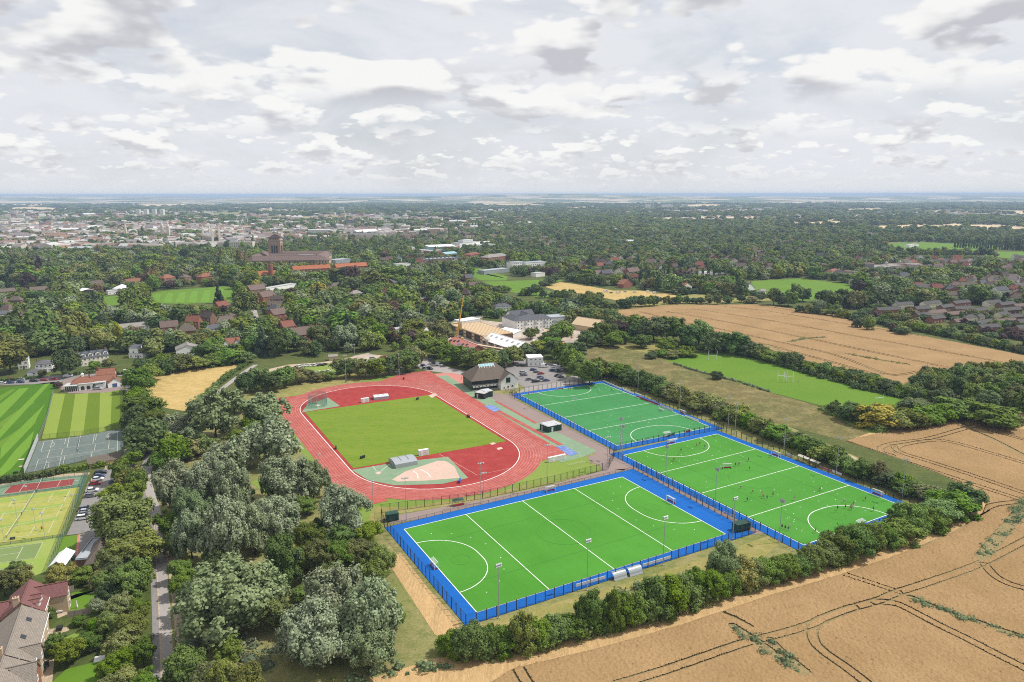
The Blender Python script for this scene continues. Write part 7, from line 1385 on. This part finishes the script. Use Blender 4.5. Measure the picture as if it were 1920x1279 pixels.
def car(bx, by, col, rz, kind, where, full=True, world=None):
    b, b2, gl, wh, rm, hl, tl, L, Wd, prof = car_meshes(kind); mt = m['car_' + col]; g = world or G(bx, by)
    for nm, q in (('body', b), ('roof_panel', b2)):
        k = ('carp', kind, col, nm)
        if k not in CACHE: CACHE[k] = q.mesh(nm, mt)
    root = empty('parked_car' if kind != 'van' else 'parked_van', (*g, .09), rz, where, 'car' if kind != 'van' else 'van', 'parked cars and vans'); put('body', CACHE[('carp', kind, col, 'body')], root); put('roof_panel', CACHE[('carp', kind, col, 'roof_panel')], root); put('glazing', gl, root)
    for sx in (-1, 1):
        for sy in (-1, 1):
            w = put('wheel', wh, root, (sx*L*.31, sy*(Wd/2 - .09), .33))
            if full: put('rim', rm, w)
    if full:
        for s in (-1, 1): put('headlight', hl, root, (prof[1][0] - .02, s*Wd*.34, prof[2][1] - .06)); put('taillight', tl, root, (prof[0][0] + .02, s*Wd*.36, prof[6][1] - .06))
    return root
def place_cars(rows, where, rz, ref, full=True):
    g = G(*ref[1]); rows = sorted(rows, key=lambda r: math.hypot(G(r[0], r[1])[0] - g[0], G(r[0], r[1])[1] - g[1]))
    for i, r in enumerate(rows):
        col, kind = r[2], (r[3] if len(r) > 3 else 'car'); a = r[4] if len(r) > 4 else rz
        car(r[0], r[1], col, a + random.uniform(-.05, .05), kind, f'{col.replace("_", " ")} {CARWORDS[kind]} {where}, {ordinal(i)} from {ref[0]}', full)
place_cars([(189,889,'black','suv'),(186,895,'blue'),(183,901,'white'),(179,909,'red'),(173,922,'white'),(170,932,'grey'),(161,957,'grey','suv'),(160,962,'silver'),(159,967,'grey'),(157,974,'white','suv'),(211,950,'grey','suv'),(216,905,'blue')], 'in the tennis car park', .35, ('the netball shed', (200, 875)))
place_cars([(5,720,'white'),(19,713,'red'),(20,719,'blue'),(40,713,'silver'),(39,718,'blue'),(64,716,'black','suv'),(83,714,'red'),(101,713,'red'),(183,731,'silver','suv'),(128,707,'white','van',.5),(243,727,'white','car',1.5),(245,862,'white','van',1.5),(240,700,'white','van',.2)], 'on the side street', .2, ('the sports pavilion', (150, 730)))
place_cars([(590,702,'white'),(600,700,'white'),(609,699,'white'),(617,697,'white'),(572,687,'white'),(562,689,'white','suv'),(582,687,'white'),(592,686,'white','suv'),(600,686,'black'),(609,685,'black'),(629,683,'black','suv'),(637,682,'blue')], 'on the grass car park', 1.1, ('the sandy hut', (625, 677)))
place_cars([(699,674,'silver','suv'),(720,674,'red','van'),(713,679,'white','suv'),(690,680,'white'),(725,680,'white','van'),(733,683,'white','van'),(744,685,'white','van'),(706,684,'silver')], 'on the gravel car park', .3, ('the forecourt', (760, 705)))
place_cars([(803,674,'grey'),(808,678,'black'),(815,682,'black'),(824,686,'white','van'),(794,687,'blue'),(806,693,'black','suv'),(797,692,'silver')], 'on the access road', -.6, ('the crane', (858, 641)))
place_cars([(977,687,'black','suv'),(1020,689,'white','van'),(1000,695,'blue'),(1006,699,'grey'),(1014,702,'red'),(981,700,'silver','suv'),(982,705,'grey','suv'),(1013,709,'blue'),(992,713,'grey'),(1004,717,'black','suv'),(1010,716,'silver'),(1016,713,'grey'),(1024,715,'blue'),(1036,696,'blue'),(1042,689,'white','suv'),(1049,692,'white','van'),(1047,698,'black'),(1059,696,'grey'),(1046,706,'black'),(1051,708,'grey')], 'in the clubhouse car park', .25, ('the white cabins', (1000, 690)))
place_cars([(470,575,'silver'),(473,585,'white'),(478,596,'black'),(482,606,'white'),(487,616,'grey'),(491,626,'white'),(496,636,'blue'),(500,645,'silver'),(505,622,'black'),(499,608,'white'),(488,585,'grey')], 'along the avenue', 2.0, ('the gabled villa', (570, 645)), False)
place_cars([(1136,548,'white','van'),(1160,550,'white','van'),(1172,548,'silver'),(1216,548,'white','van'),(1228,551,'white','van'),(1146,550,'grey'),(1190,549,'white'),(1262,548,'silver','suv')], 'in the meadow yard', .2, ('the orange gable', (1176, 541)), False)
# ------------------------------------------------------------------ people
def skinmesh(name, V, E_, Rr, mat, root=0):
    me = bpy.data.meshes.new(name); me.from_pydata(V, E_, []); o = bpy.data.objects.new(name, me); COL.objects.link(o); md = o.modifiers.new('s', 'SKIN'); sv = me.skin_vertices[0].data
    for i, r in enumerate(Rr): sv[i].radius = (r, r)
    sv[root].use_root = True; o.modifiers.new('u', 'SUBSURF').levels = 1
    dg = bpy.context.evaluated_depsgraph_get(); out = bpy.data.meshes.new_from_object(o.evaluated_get(dg)); bpy.data.objects.remove(o); out.name = name; out.materials.clear(); out.materials.append(mat); return out
def pose(k):
    """joints of a standing, running or bending figure facing +y"""
    st = {'stand': (0, .0, .05, .05), 'run': (.12, .28, .42, -.35), 'bend': (.42, .05, .1, .55)}[k]; ln, stride, arm, fw = st
    hip = (0, 0, .93); chest = (0, ln, 1.36 - ln*.35); neck = (0, ln*1.15, 1.50 - ln*.45); head = (0, ln*1.3 + .03, 1.66 - ln*.5)
    V = [hip, (0, ln*.5, 1.15 - ln*.12), chest, neck, head, (0, head[1] + .01, head[2] + .1)]; Rr = [.13, .125, .15, .06, .095, .07]; Ed = [(0, 1), (1, 2), (2, 3), (3, 4), (4, 5)]
    for s in (-1, 1):
        b = len(V); f = stride*s; V += [(s*.10, .0, .88), (s*.11, f*.6 + .04, .50 + (.06 if f > 0 else 0)), (s*.11, f*1.25 - (.25 if f < 0 else 0), .09 + (.18 if f < 0 else 0)), (s*.12, f*1.25 - (.25 if f < 0 else 0) + .15, .04 + (.16 if f < 0 else 0))]; Rr += [.095, .065, .042, .045]; Ed += [(0, b), (b, b + 1), (b + 1, b + 2), (b + 2, b + 3)]
        b = len(V); a = -arm*s if k == 'run' else arm; V += [(s*.19, chest[1], chest[2] + .05), (s*.25, chest[1] + a*.5 + (fw if k == 'bend' else 0)*.4, chest[2] - .22), (s*.24, chest[1] + a + .12 + (fw if k == 'bend' else 0)*.7, chest[2] - (.30 if k == 'run' else .46)), (s*.235, chest[1] + a + .2 + (fw if k == 'bend' else 0)*.8, chest[2] - (.30 if k == 'run' else .55))]; Rr += [.07, .05, .036, .04]; Ed += [(2, b), (b, b + 1), (b + 1, b + 2), (b + 2, b + 3)]
    return V, Ed, Rr
BODY = {}
for k in ('stand', 'run', 'bend'):
    V, Ed, Rr = pose(k); BODY[k] = skinmesh('person', V, Ed, Rr, m['skin'])
    sh = [0, 1, 2, 10, 11, 18, 19] if False else None
    iv = [1, 2, 10 + 0, 11, 18, 19]; a1 = 10; a2 = 18; idx = [0, 1, 2, a1, a1 + 1, a2, a2 + 1]; mp = {j: i for i, j in enumerate(idx)}
    BODY[k, 'shirt'] = ([V[j] for j in idx], [(mp[a], mp[b]) for a, b in Ed if a in mp and b in mp], [Rr[j]*1.22 + .012 for j in idx])
    idx = [0, 6, 7, 14, 15]; mp = {j: i for i, j in enumerate(idx)}; V2 = list(V)
    q = lambda a, b, t: tuple(V[a][c] + (V[b][c] - V[a][c])*t for c in range(3))
    BODY[k, 'shorts'] = ([V[0], V[6], q(6, 7, .75), V[14], q(14, 15, .75)], [(0, 1), (1, 2), (0, 3), (3, 4)], [.155, .125, .11, .125, .11])
    hd = V[4]; b = MB(); iv_, jf_ = ico(2); b.add([(hd[0] + x*.108, hd[1] - .02 + y*.115, hd[2] + .055 + z*.11) for x, y, z in iv_], [tuple(f) for f in jf_ if iv_[f].mean(0)[2] > -.15 - .5*(iv_[f].mean(0)[1] < 0)]); BODY[k, 'hair'] = b.mesh('hair', m['hair'], True)
for c, v in dict(red=(.40, .035, .03), orange=(.55, .14, .03), yellow=(.60, .45, .05), blue=(.05, .13, .40), white=(.72, .72, .70), black=(.02, .02, .024), purple=(.16, .03, .10), green=(.04, .20, .08)).items(): plain('cloth_' + c, v, .85, .15)
def person(bx, by, shirt, ps, where, shorts='black', rz=None, scale=1.0):
    for nm, c in (('shirt', shirt), ('shorts', shorts)):
        if (nm, ps, c) not in CACHE: CACHE[nm, ps, c] = skinmesh(nm, *BODY[ps, nm], m['cloth_' + c])
    o = put('person', BODY[ps], None, (*G(bx, by), .155), random.uniform(0, 6.28) if rz is None else rz, label=where, cat='person', group='players and visitors'); o.scale = (scale,)*3
    put('shirt', CACHE['shirt', ps, shirt], o); put('shorts', CACHE['shorts', ps, shorts], o); put('hair', BODY[ps, 'hair'], o)
random.seed(3)
ACT = {'stand': 'standing', 'run': 'running', 'bend': 'bending forward'}
def people(rows, where, ref, sc=1.0):
    g = G(*ref[1]); rows = sorted(rows, key=lambda r: math.hypot(G(r[0], r[1])[0] - g[0], G(r[0], r[1])[1] - g[1]))
    for i, (x, y, c, ps) in enumerate(rows): person(x, y, c, ps, f'person in {c} shirt {ACT[ps]} {where}, {ordinal(i)} from {ref[0]}', random.choice(['black', 'black', 'white', 'blue']), scale=sc)
people([(1276.5,848,'black','run'),(1273,854,'white','stand'),(1306,838,'green','stand'),(1312,835,'red','stand'),(1321,841,'purple','run'),(1263,865,'black','bend'),(1266,865,'yellow','bend'),(1379,875,'purple','stand'),(1385,874,'red','run'),(1387,872,'white','stand'),(1403,866,'black','stand'),(1405,882,'red','stand'),(1389,917,'white','stand'),(1411,925,'yellow','run'),(1401,941,'blue','stand'),(1431,935,'orange','run'),(1438,938,'blue','run'),(1429,931,'yellow','stand')], 'on the busy pitch', ('the upper side goal', (1268, 826)))
people([(1540,922,'white','bend'),(1537,921,'black','stand'),(1489,939,'green','stand'),(1449,931,'red','stand'),(1582,943,'white','stand'),(1622,939,'orange','run'),(1585,954,'orange','stand'),(1595,955,'red','run'),(1599,952,'orange','stand'),(1597,957,'red','bend'),(1570,957,'blue','stand'),(1637,959,'blue','stand'),(1600,949,'green','stand'),(1466,992,'black','stand'),(1472,994,'black','stand'),(1481,990,'white','stand'),(1478,996,'green','stand'),(1528,1000,'red','run'),(1445,858,'blue','stand')], 'on the lower busy pitch', ('the lower circle', (1560, 965)))
people([(1110,729,'black','stand'),(1117,727,'white','run'),(1123,733,'white','bend'),(1135,731,'white','stand'),(1147,734,'black','stand'),(1150,735,'white','stand'),(1066,732,'red','stand'),(1069,732,'red','stand'),(998,741,'red','stand'),(991,742,'red','run'),(1200,830,'white','bend'),(1206,829,'white','bend'),(1212,828,'blue','bend')], 'on the far pitch', ('the top corner', (1130, 716)))
people([(x, y, c, 'stand') for x, y, c in [(951,738,'blue'),(955,741,'black'),(959,739,'white'),(962,743,'blue'),(965,745,'blue'),(968,741,'black'),(957,745,'white'),(972,747,'blue'),(961,747,'black'),(975,743,'red'),(953,734,'black'),(965,750,'blue'),(970,752,'black'),(978,748,'white'),(948,735,'red')]], 'in the gate crowd', ('the clubhouse wing', (973, 727)))
people([(1495,716,'white','stand'),(1499,717,'black','bend'),(268,912,'black','stand'),(192,912,'black','stand'),(79,996,'red','run'),(288,960,'black','stand'),(866,712,'black','stand'),(1207,888,'blue','stand'),(1215,893,'blue','stand'),(1238,895,'white','stand'),(56,924,'purple','bend'),(180,953,'black','bend'),(192,955,'white','stand')], 'off the pitches', ('the rugby posts', (1478, 717)))
def cyclist(bx, by, lb, c='white'):
    root = empty('bicycle', (*G(bx, by), .07), -1.3, lb, 'bicycle', 'bicycles on the road'); b = MB()
    for x in (-.52, .52): b2 = MB(); n = 12; [b2.tube((x + .33*math.cos(6.283*i/n), 0, .34 + .33*math.sin(6.283*i/n)), (x + .33*math.cos(6.283*(i + 1)/n), 0, .34 + .33*math.sin(6.283*(i + 1)/n)), .02, n=4) for i in range(n)]; b2.build('wheel', m['tyre'], root)
    for a, d in (((-.52, 0, .34), (-.1, 0, .36)), ((-.1, 0, .36), (-.2, 0, .85)), ((-.1, 0, .36), (.42, 0, .8)), ((-.18, 0, .78), (.4, 0, .85)), ((.42, 0, .95), (.52, 0, .34)), ((-.52, 0, .34), (-.18, 0, .78))): b.tube(a, d, .025, n=5)
    b.box((.42, 0, 1.0), (.05, .5, .04)); b.build('frame', m['dark_metal'], root); b = MB(); b.box((-.2, 0, .9), (.25, .14, .06)); b.build('saddle', m['tyre'], root)
    g = G(bx, by); x, y = g; person(bx, by, c, 'bend', 'rider in white shirt on a bicycle on the footpath', 'black', -1.3 - math.pi/2)
cyclist(289, 1196, 'bicycle under the rider in white on the footpath')
# white markers on the turf
q = MB(); q.tube((0, 0, 0), (0, 0, .16), .19, .07, 8); cone_w = q.mesh('marker', m['white_paint']); q = MB(); q.tube((0, 0, 0), (0, 0, .16), .19, .07, 8); plain('marker_yellow', (.62, .55, .08), .6); cone_y = q.mesh('marker', m['marker_yellow'])
rnd = random.Random(12)
for i in range(64):
    while True:
        P_, u, v = rnd.choice([(PB, rnd.uniform(3, 88), rnd.uniform(3, 52)), (PB, rnd.uniform(55, 86), rnd.uniform(6, 50)), (PC, rnd.uniform(50, 86), rnd.uniform(5, 50)), (PB, rnd.uniform(2, 30), rnd.uniform(8, 52))]); break
    w = rnd.random() < .75; put('training_marker', cone_w if w else cone_y, None, (*PW(P_, u, v), .16), label=('white' if w else 'yellow') + ' training marker lying on the green turf', cat='marker', group=('white' if w else 'yellow') + ' training markers on the turf')
# garden and yard odds
for x, y, lb, mt, d, nm in [(145,1140,'folded white parasol on the garden lawn','white_paint',(.5,.5,2.2),'parasol'),(112,1150,'white garden bench on the gravel patio','white_paint',(1.4,.5,.8),'garden_bench'),(110,1140,'blue-grey covered garden table on the patio','car_pale_blue',(1.6,1.2,.8),'garden_table'),(112,1182,'black round covered barbecue on the patio','dark_metal',(1.4,1.4,1.0),'barbecue'),(82,1258,'green water butt beside the house wall','container_green',(.8,.8,1.3),'water_butt'),(88,1250,'dark compost bin beside the house wall','dark_metal',(.9,.9,1.2),'compost_bin'),(200,1064,'white board leaning at the tennis clubhouse','white_paint',(1.2,.1,1.4),'notice_board'),(137,1050,'green bench table beside the marquee','green_metal',(2,.8,.8),'picnic_table'),(40,875,'pale square cover on the cricket field','sector_pink',(1.6,1.2,.15),'pitch_cover'),(30,888,'dark roller beside the cricket field hedge','dark_metal',(1.6,.9,.8),'roller'),(24,1012,'dark bench at the low court fence','dark_metal',(1.4,.6,.8),'bench'),(40,862,'cream cover on the cricket outfield edge','pale_line',(2,1.4,.12),'pitch_cover')]:
    root = empty(nm, (*G(x, y), .06), .4, lb, nm.replace('_', ' ')); q = MB(); w, d_, h = d
    if nm == 'parasol': q.tube((0, 0, .2), (0, 0, 2.2), .25, .05, 8); q.build('canopy', m[mt], root); q = MB(); q.tube((0, 0, 0), (0, 0, 1), .03); q.build('pole', m['galv'], root); continue
    q.box((0, 0, h*.75), (w, d_, h*.5)); q.build('body' if h > .2 else 'cover', m[mt], root); q = MB(); [q.box((sx*w*.4, sy*d_*.4, h*.25), (.1, .1, h*.5)) for sx in (-1, 1) for sy in (-1, 1)]; q.build('support', m['dark_metal'], root)
for a, b_, lb, h in [((98,1118),(150,1106),'timber garden fence behind the patio, farthest from the road end',1.8),((128,1158),(176,1150),'timber garden fence between the two lawns',1.8),((165,1222),(212,1208),'timber garden fence above the white slab',1.8)]:
    pa, pb, rz, L = frame(a, b_); root = empty('garden_fence', (*pa, 0), rz, lb, 'fence', 'timber garden fences'); n = int(L/1.8); q = MB(); q.box((.88, 0, h/2), (1.72, .05, h)); me = q.mesh('fence_panel', m['timber_grey']); q = MB(); q.box((0, 0, h/2 + .05), (.1, .12, h + .1)); mp_ = q.mesh('post', m['timber_grey'])
    for i in range(n): put('fence_panel', me, root, (1.8*i, 0, 0)); put('post', mp_, root, (1.8*i, 0, 0))
def tnet(a, b_, lb):
    pa, pb, rz, L = frame(a, b_); root = empty('tennis_net', (*pa, .1), rz, lb, 'tennis net', 'tennis nets'); q = MB(); q.add([(0, 0, .05), (L, 0, .05), (L, 0, 1.0), (0, 0, 1.0)], [(0, 1, 2, 3)]); q.build('net', m['mesh_grey'], root); q = MB(); q.box((L/2, 0, 1.02), (L, .06, .1)); q.build('tape', m['white_paint'], root); q = MB(); [q.box((x, 0, .55), (.1, .1, 1.1)) for x in (0, L)]; q.build('post', m['green_metal'], root)
tnet((12,1010),(40,968),'tennis net across the pale grass courts, the part nearer the low fence'); tnet((41,966),(66,926),'tennis net across the pale grass courts, the part nearer the red court'); tnet((69,923),(79,902),'tennis net across the red court'); tnet((146,847),(152,821),'green net across the grey netball courts')
# ------------------------------------------------------------------ the town
def spire(root, x, y, w, h, mt='pale_stone', tip=.35):
    q = MB(); q.box((x, y, h*.5), (w, w, h)); q.tube((x, y, h), (x, y, h*(1 + tip)), w*.55, .1, 8); q.build('turret', m[mt], root)
def chapel():
    a = Vector(G(362, 462)); b = Vector(G(402, 464)); root = empty('chapel', (*a, 0), R(-6), 'long pale stone chapel with four turrets and a great end window', 'chapel'); L, D = 38, 88
    a = Vector(G(400, 464)); b = Vector(G(352, 453)); root.location = (*a, 0); root.rotation_euler.z = math.atan2(b.y - a.y, b.x - a.x) - math.pi/2; wallmesh('cross', 14, 80, 24, 5).build('wall', m['stone'], root); roofmesh('cross', 14, 80, 24, 5, .3).build('roof', m['roof_lead'], root)
    for i in range(11): q = MB(); q.box((0, 0, 0), (.4, 4, 15)); o = q.build('window', m['glass'], root); o.location = (-.1, 5 + 7*i, 13); q = MB(); q.box((-1.2, 1.2 + 7*i, 12), (2.4, 1.2, 24)); q.tube((-1.2, 1.2 + 7*i, 24), (-1.2, 1.2 + 7*i, 29), .7, .1); q.build('buttress', m['pale_stone'], root)
    q = MB(); n = 8; q.add([(x, -.2, z) for x, z in [(3, 6), (11, 6)] + [(7 + 4*math.cos(t), 18 + 4*math.sin(t)) for t in (math.pi*k/n for k in range(n + 1))]], [tuple(range(n + 3))]); q.build('great_window', m['glass'], root)
    for x, y in ((0, 0), (14, 0), (0, 80), (14, 80)): spire(root, x, y, 4.2, 36, 'pale_stone', .22)
chapel()
rt, L = house((430,467),(474,467),16,15,2,'white classical college range with regular windows beside the chapel','pale_stone','roof_lead','flat','college_range','building','town landmarks',front=11,floors=3,dz=4.5,ww=2,wh=2.4)
rt, L = house((122,478),(178,476),14,12,2.5,'pale arcaded college library with lead roof','pale_stone','roof_lead','hip','college_range','building','town landmarks',front=14,floors=1,ww=2.6,wh=5,z0=6)
root = empty('church', (*G(646, 425), 0), .2, 'church with a tall slim spire in the middle of the town', 'church'); q = MB(); wallmesh('gable', 40, 14, 14, 8).build('wall', m['stone'], root); roofmesh('gable', 40, 14, 14, 8).build('roof', m['slate'], root); spire(root, 2, 7, 8, 32, 'stone', .9); spire(root, 30, 7, 4, 26, 'stone', .6)
root = empty('gate_tower', (*G(306, 450), 0), 0, 'pair of pale stone towers left of the chapel', 'tower'); spire(root, 0, 0, 6, 36); spire(root, 13, 4, 6, 34)
root = empty('obelisk_spire', (*G(237, 446), 0), 0, 'slim pale church spire above the old town roofs', 'church'); spire(root, 0, 0, 5, 24, 'pale_stone', .9); q = MB(); q.box((8, 6, 6), (14, 10, 12)); q.build('nave', m['stone'], root)
root = empty('hospital_chimney', (*G(1224, 389), 0), 0, 'tall hospital chimney on the horizon', 'chimney'); q = MB(); q.tube((0, 0, 0), (0, 0, 70), 6, 5); q.build('shaft', m['concrete'], root); q = MB(); q.tube((0, 0, 70), (0, 0, 73), 6.5, 6.5); q.build('cap', m['white_paint'], root)
def wheel():
    g = G(455, 425); s = MPP(455, 425); r = 9.5*s; root = empty('ferris_wheel', (*g, 0), .5, 'white ferris wheel rising over the town trees', 'ferris wheel'); n = 20; c = r + 5
    P = [(r*math.cos(2*math.pi*i/n), 0, c + r*math.sin(2*math.pi*i/n)) for i in range(n)]; q = MB()
    for y in (-1, 1): [q.tube((P[i][0], y, P[i][2]), (P[(i + 1) % n][0], y, P[(i + 1) % n][2]), .6, n=4) for i in range(n)]
    q.build('rim', m['white_paint'], root); t = MB(); t.tube((0, 0, 0), (0, 0, r), .22, n=4)
    for i in range(n): o = put('spoke', CACHE.setdefault('spoke', t.mesh('spoke', m['white_paint'])), root, (0, 0, c)); o.rotation_euler = (0, 2*math.pi*i/n, 0)
    b = MB(); b.box((0, 0, 0), (2.2, 2.2, 2.4)); me = b.mesh('gondola', m['white_paint'])
    for p in P: put('gondola', me, root, p)
    q = MB(); [q.tube((sx*r*.5, sy*3, 0), (0, sy*1.5, c), .6) for sx in (-1, 1) for sy in (-1, 1)]; q.build('support', m['white_paint'], root)
wheel()
# roofs of the town and suburbs: the larger ones singly, the crowd of the rest as one body
t = NT('town_wall'); a = t.n('ShaderNodeAttribute', attribute_name='tone').outputs['Color']; m['town_wall'] = t.done(a, .9, .2)
def town():
    rng = random.Random(77); V = []; F = []; C = []
    def block(x, y, L, D, e, h, rz, wall, roof):
        c, s = math.cos(rz), math.sin(rz); P = [(-L/2, -D/2, 0), (L/2, -D/2, 0), (L/2, D/2, 0), (-L/2, D/2, 0), (-L/2, -D/2, e), (L/2, -D/2, e), (L/2, D/2, e), (-L/2, D/2, e), (-L/2, 0, e + h), (L/2, 0, e + h)]; b = len(V)
        V.extend([(x + c*p[0] - s*p[1], y + s*p[0] + c*p[1], p[2]) for p in P])
        for f, cc in (((0, 1, 5, 4), wall), ((1, 2, 6, 9, 5), wall), ((2, 3, 7, 6), wall), ((3, 0, 4, 8, 7), wall), ((4, 5, 9, 8), roof), ((6, 7, 8, 9), roof)): F.append(tuple(b + i for i in f)); C.append((cc, len(f)))
    WALL = [(.52, .47, .39), (.58, .53, .45), (.42, .35, .28), (.62, .60, .57), (.33, .22, .16), (.30, .16, .11), (.52, .46, .38)]; ROOF = [(.22, .20, .19), (.28, .25, .23), (.24, .14, .10), (.20, .13, .11), (.36, .34, .32), (.45, .45, .45), (.15, .14, .15)]
    zones = [([(0,472),(180,474),(330,470),(480,462),(480,430),(240,418),(0,430)], 640, 1.5, 0), ([(0,440),(0,408),(480,404),(760,398),(1000,402),(1000,425),(700,450),(480,455),(240,440)], 1050, 1.4, 0), ([(480,462),(700,452),(1000,470),(1100,480),(1000,440),(700,420),(480,430)], 420, 1., 1), ([(1000,400),(1400,405),(1500,430),(1300,470),(1050,455)], 320, .8, 1), ([(1180,500),(1420,500),(1500,450),(1250,440),(1100,455)], 200, .8, 1), ([(1380,430),(1640,440),(1640,520),(1420,500)], 160, .75, 1), ([(1560,500),(1930,490),(1930,552),(1700,548),(1580,535)], 170, .8, 1), ([(840,394),(1440,388),(1450,396),(1240,402),(900,398)], 160, 1.6, 0), ([(1440,398),(1900,396),(1920,408),(1600,412),(1440,406)], 220, 1.2, 0), ([(0,398),(300,396),(420,402),(0,408)], 200, 1.6, 0)]
    for px, n, sc, red in zones:
        poly = [G(*p) for p in px]; xs, ys = zip(*px); k = 0
        while k < n:
            qx, qy = rng.uniform(min(xs), max(xs)), rng.uniform(min(ys), max(ys))
            if not inpoly(np.array([qx]), np.array([qy]), px)[0]: k += .05; continue
            x, y = G(qx, qy)
            if any(inpoly(np.array([x]), np.array([y]), w)[0] for w in OPENW[2:7]): k += .05; continue
            big = rng.random() < (.12 if not red else .03); L = rng.uniform(10, 22)*sc*(2.2 if big else 1); D = rng.uniform(7, 11)*sc*(1.5 if big else 1); e = rng.uniform(5, 10)*(1.25 if not red else .85)*(1.2 if big else 1); h = .3 if big and rng.random() < .6 else rng.uniform(2, 4.5)
            w = rng.choice(WALL[:4] + WALL if not red else WALL[2:]); r = rng.choice(ROOF if not red else [(.115, .10, .098), (.145, .118, .108), (.165, .12, .10), (.10, .096, .10)]); r = (.55, .56, .57) if big and rng.random() < .2 else r
            rz = rng.choice([.2, .2 + math.pi/2, .45, -.3, 1.2]) + rng.uniform(-.1, .1)
            block(x, y, L, D, e, h, rz, w, r)
            if not red and rng.random() < .25: block(x + rng.uniform(-4, 4), y, 1.6, 1.6, e + h + 2, .2, rz, (.40, .26, .19), (.3, .2, .15))
            k += 1
    for qx, qy, L, D, e in [(20,397,150,40,12),(78,396,110,30,12),(130,399,60,30,10),(1180,388,60,30,16),(1250,390,90,40,26),(1215,391,40,30,30),(1290,391,120,40,18),(1340,392,80,40,16),(1395,392,100,60,14),(1420,393,60,30,10),(1440,393,60,30,14),(1010,397,90,30,14),(1060,398,80,25,12),(985,421,60,26,12),(640,398,30,30,30),(260,404,20,20,32),(275,404,20,20,32),(290,403,20,20,30),(305,403,20,20,30),(375,414,60,20,14),(500,418,100,30,14),(700,424,60,30,12),(740,428,70,30,14),(600,443,60,30,18),(870,400,60,30,10)]:
        x, y = G(qx, qy); block(x, y, L, D, e, .4, rng.uniform(-.1, .25), (.60, .58, .54), (.58, .59, .60))
    me = bpy.data.meshes.new('town'); me.from_pydata(V, [], F); at = me.attributes.new('tone', 'FLOAT_COLOR', 'CORNER'); at.data.foreach_set('color', np.concatenate([np.tile([*c, 1.], n) for c, n in C]).astype(np.float32)); me.materials.append(m['town_wall']); put('town', me, kind='stuff')
town()
# ------------------------------------------------------------------ the hills
def land_mat(name, cell, wood, seed):
    t = NT(name); p = t.scaled(t.pos(), (1, .55, 0)); w = t.noise(t.pos(), .0011, 4, .6); v = t.n('ShaderNodeTexVoronoi', feature='F1'); v.inputs['Scale'].default_value = cell; v.inputs['Randomness'].default_value = .85; t.l(p, v.inputs['Vector'])
    sp = t.n('ShaderNodeSeparateColor'); t.l(v.outputs['Color'], sp.inputs[0]); c = t.mix(t.rng(sp.outputs[0], .45, .5), (.10, .135, .055), (.16, .19, .075)); c = t.mix(t.rng(sp.outputs[1], .50, .53), c, (.52, .43, .30)); c = t.mix(t.rng(sp.outputs[2], .8, .82), c, (.30, .27, .13))
    n = t.noise(t.pos(), cell*1.1, 5, .65); c = t.mix(t.rng(n, wood, wood + .04), c, (.035, .055, .026)); c = t.mix(t.rng(w, .55, .65, 0, .6), c, (.05, .075, .03)); m[name] = t.done(c, .95, .1)
land_mat('farmland', .0026, .56, 1); land_mat('hill_land', .0019, .56, 2)
bpy.data.objects['ground'].data.materials[0] = m['farmland']
sheet('parkland', [(-1100, -500), (1100, -500), (1100, 300), (1250, 1500), (-1250, 1500), (-1100, 300)], m['meadow_green'], .008)
def hills():
    nx, ny = 150, 60; X = np.linspace(-15500, 15500, nx); Y = np.linspace(8200, 20500, ny); X, Y = np.meshgrid(X, Y); t = np.clip((Y - 8400)/6500, 0, 1)
    z = 54*t**1.3 + t*(20*np.sin(X*.00052 + 1) + 13*np.sin(X*.0011 + Y*.0004) + 9*np.sin(X*.0023 + Y*.0011 + 2)) + 26*np.exp(-((X + 600)/4200)**2)*t; z = np.where(Y < 8500, -3, np.minimum(z, 118))
    v = np.stack([X, Y, z], -1).reshape(-1, 3); i = np.arange(nx*ny).reshape(ny, nx); q = np.stack([i[:-1, :-1], i[:-1, 1:], i[1:, 1:], i[1:, :-1]], -1).reshape(-1, 4); put('hills', fast_mesh('hills', v, q, m['hill_land'], smooth=True), kind='structure')
hills()
# ------------------------------------------------------------------ flatten: thing > part > sub-part
def flatten():
    ch = {}
    for o in bpy.data.objects:
        if o.parent: ch.setdefault(o.parent, []).append(o)
    done = [o for o in COL.objects if o.type == 'EMPTY' and o.parent is not None]
    def depth(o): return 0 if o.parent is None else 1 + depth(o.parent)
    for e in sorted(done, key=depth, reverse=True):
        for c in ch.get(e, []): mtx = e.matrix_basis @ c.matrix_basis; c.parent = e.parent; c.matrix_basis = mtx; ch.setdefault(e.parent, []).append(c)
    for e in done: bpy.data.objects.remove(e)
def lb():
    for e in [o for o in COL.objects if o.type == 'EMPTY' and o.parent is not None and len(o.children) == 0]: bpy.data.objects.remove(e)
bpy.context.view_layer.update()
for o in COL.objects: 
    if o.type == 'EMPTY' and o.parent: o.matrix_basis = Matrix.LocRotScale(o.location, o.rotation_euler, o.scale)
flatten()
# ------------------------------------------------------------------ air
def haze():
    q = MB(); q.box((0, 19500, 60), (86000, 46000, 132)); t = NT('haze'); t.t.nodes.remove(t.b); v = t.n('ShaderNodeVolumePrincipled'); v.inputs['Color'].default_value = (.56, .74, 1.0, 1); v.inputs['Density'].default_value = HAZE_D; v.inputs['Anisotropy'].default_value = 0.0
    t.l(v.outputs[0], t.out.inputs['Volume']); q.build('haze', t.m, kind='stuff')
HAZE_D = 8.5e-5
haze()
print('objects', len(COL.objects), 'tris', sum(len(me.polygons)*2*1 for me in bpy.data.meshes if me.users))
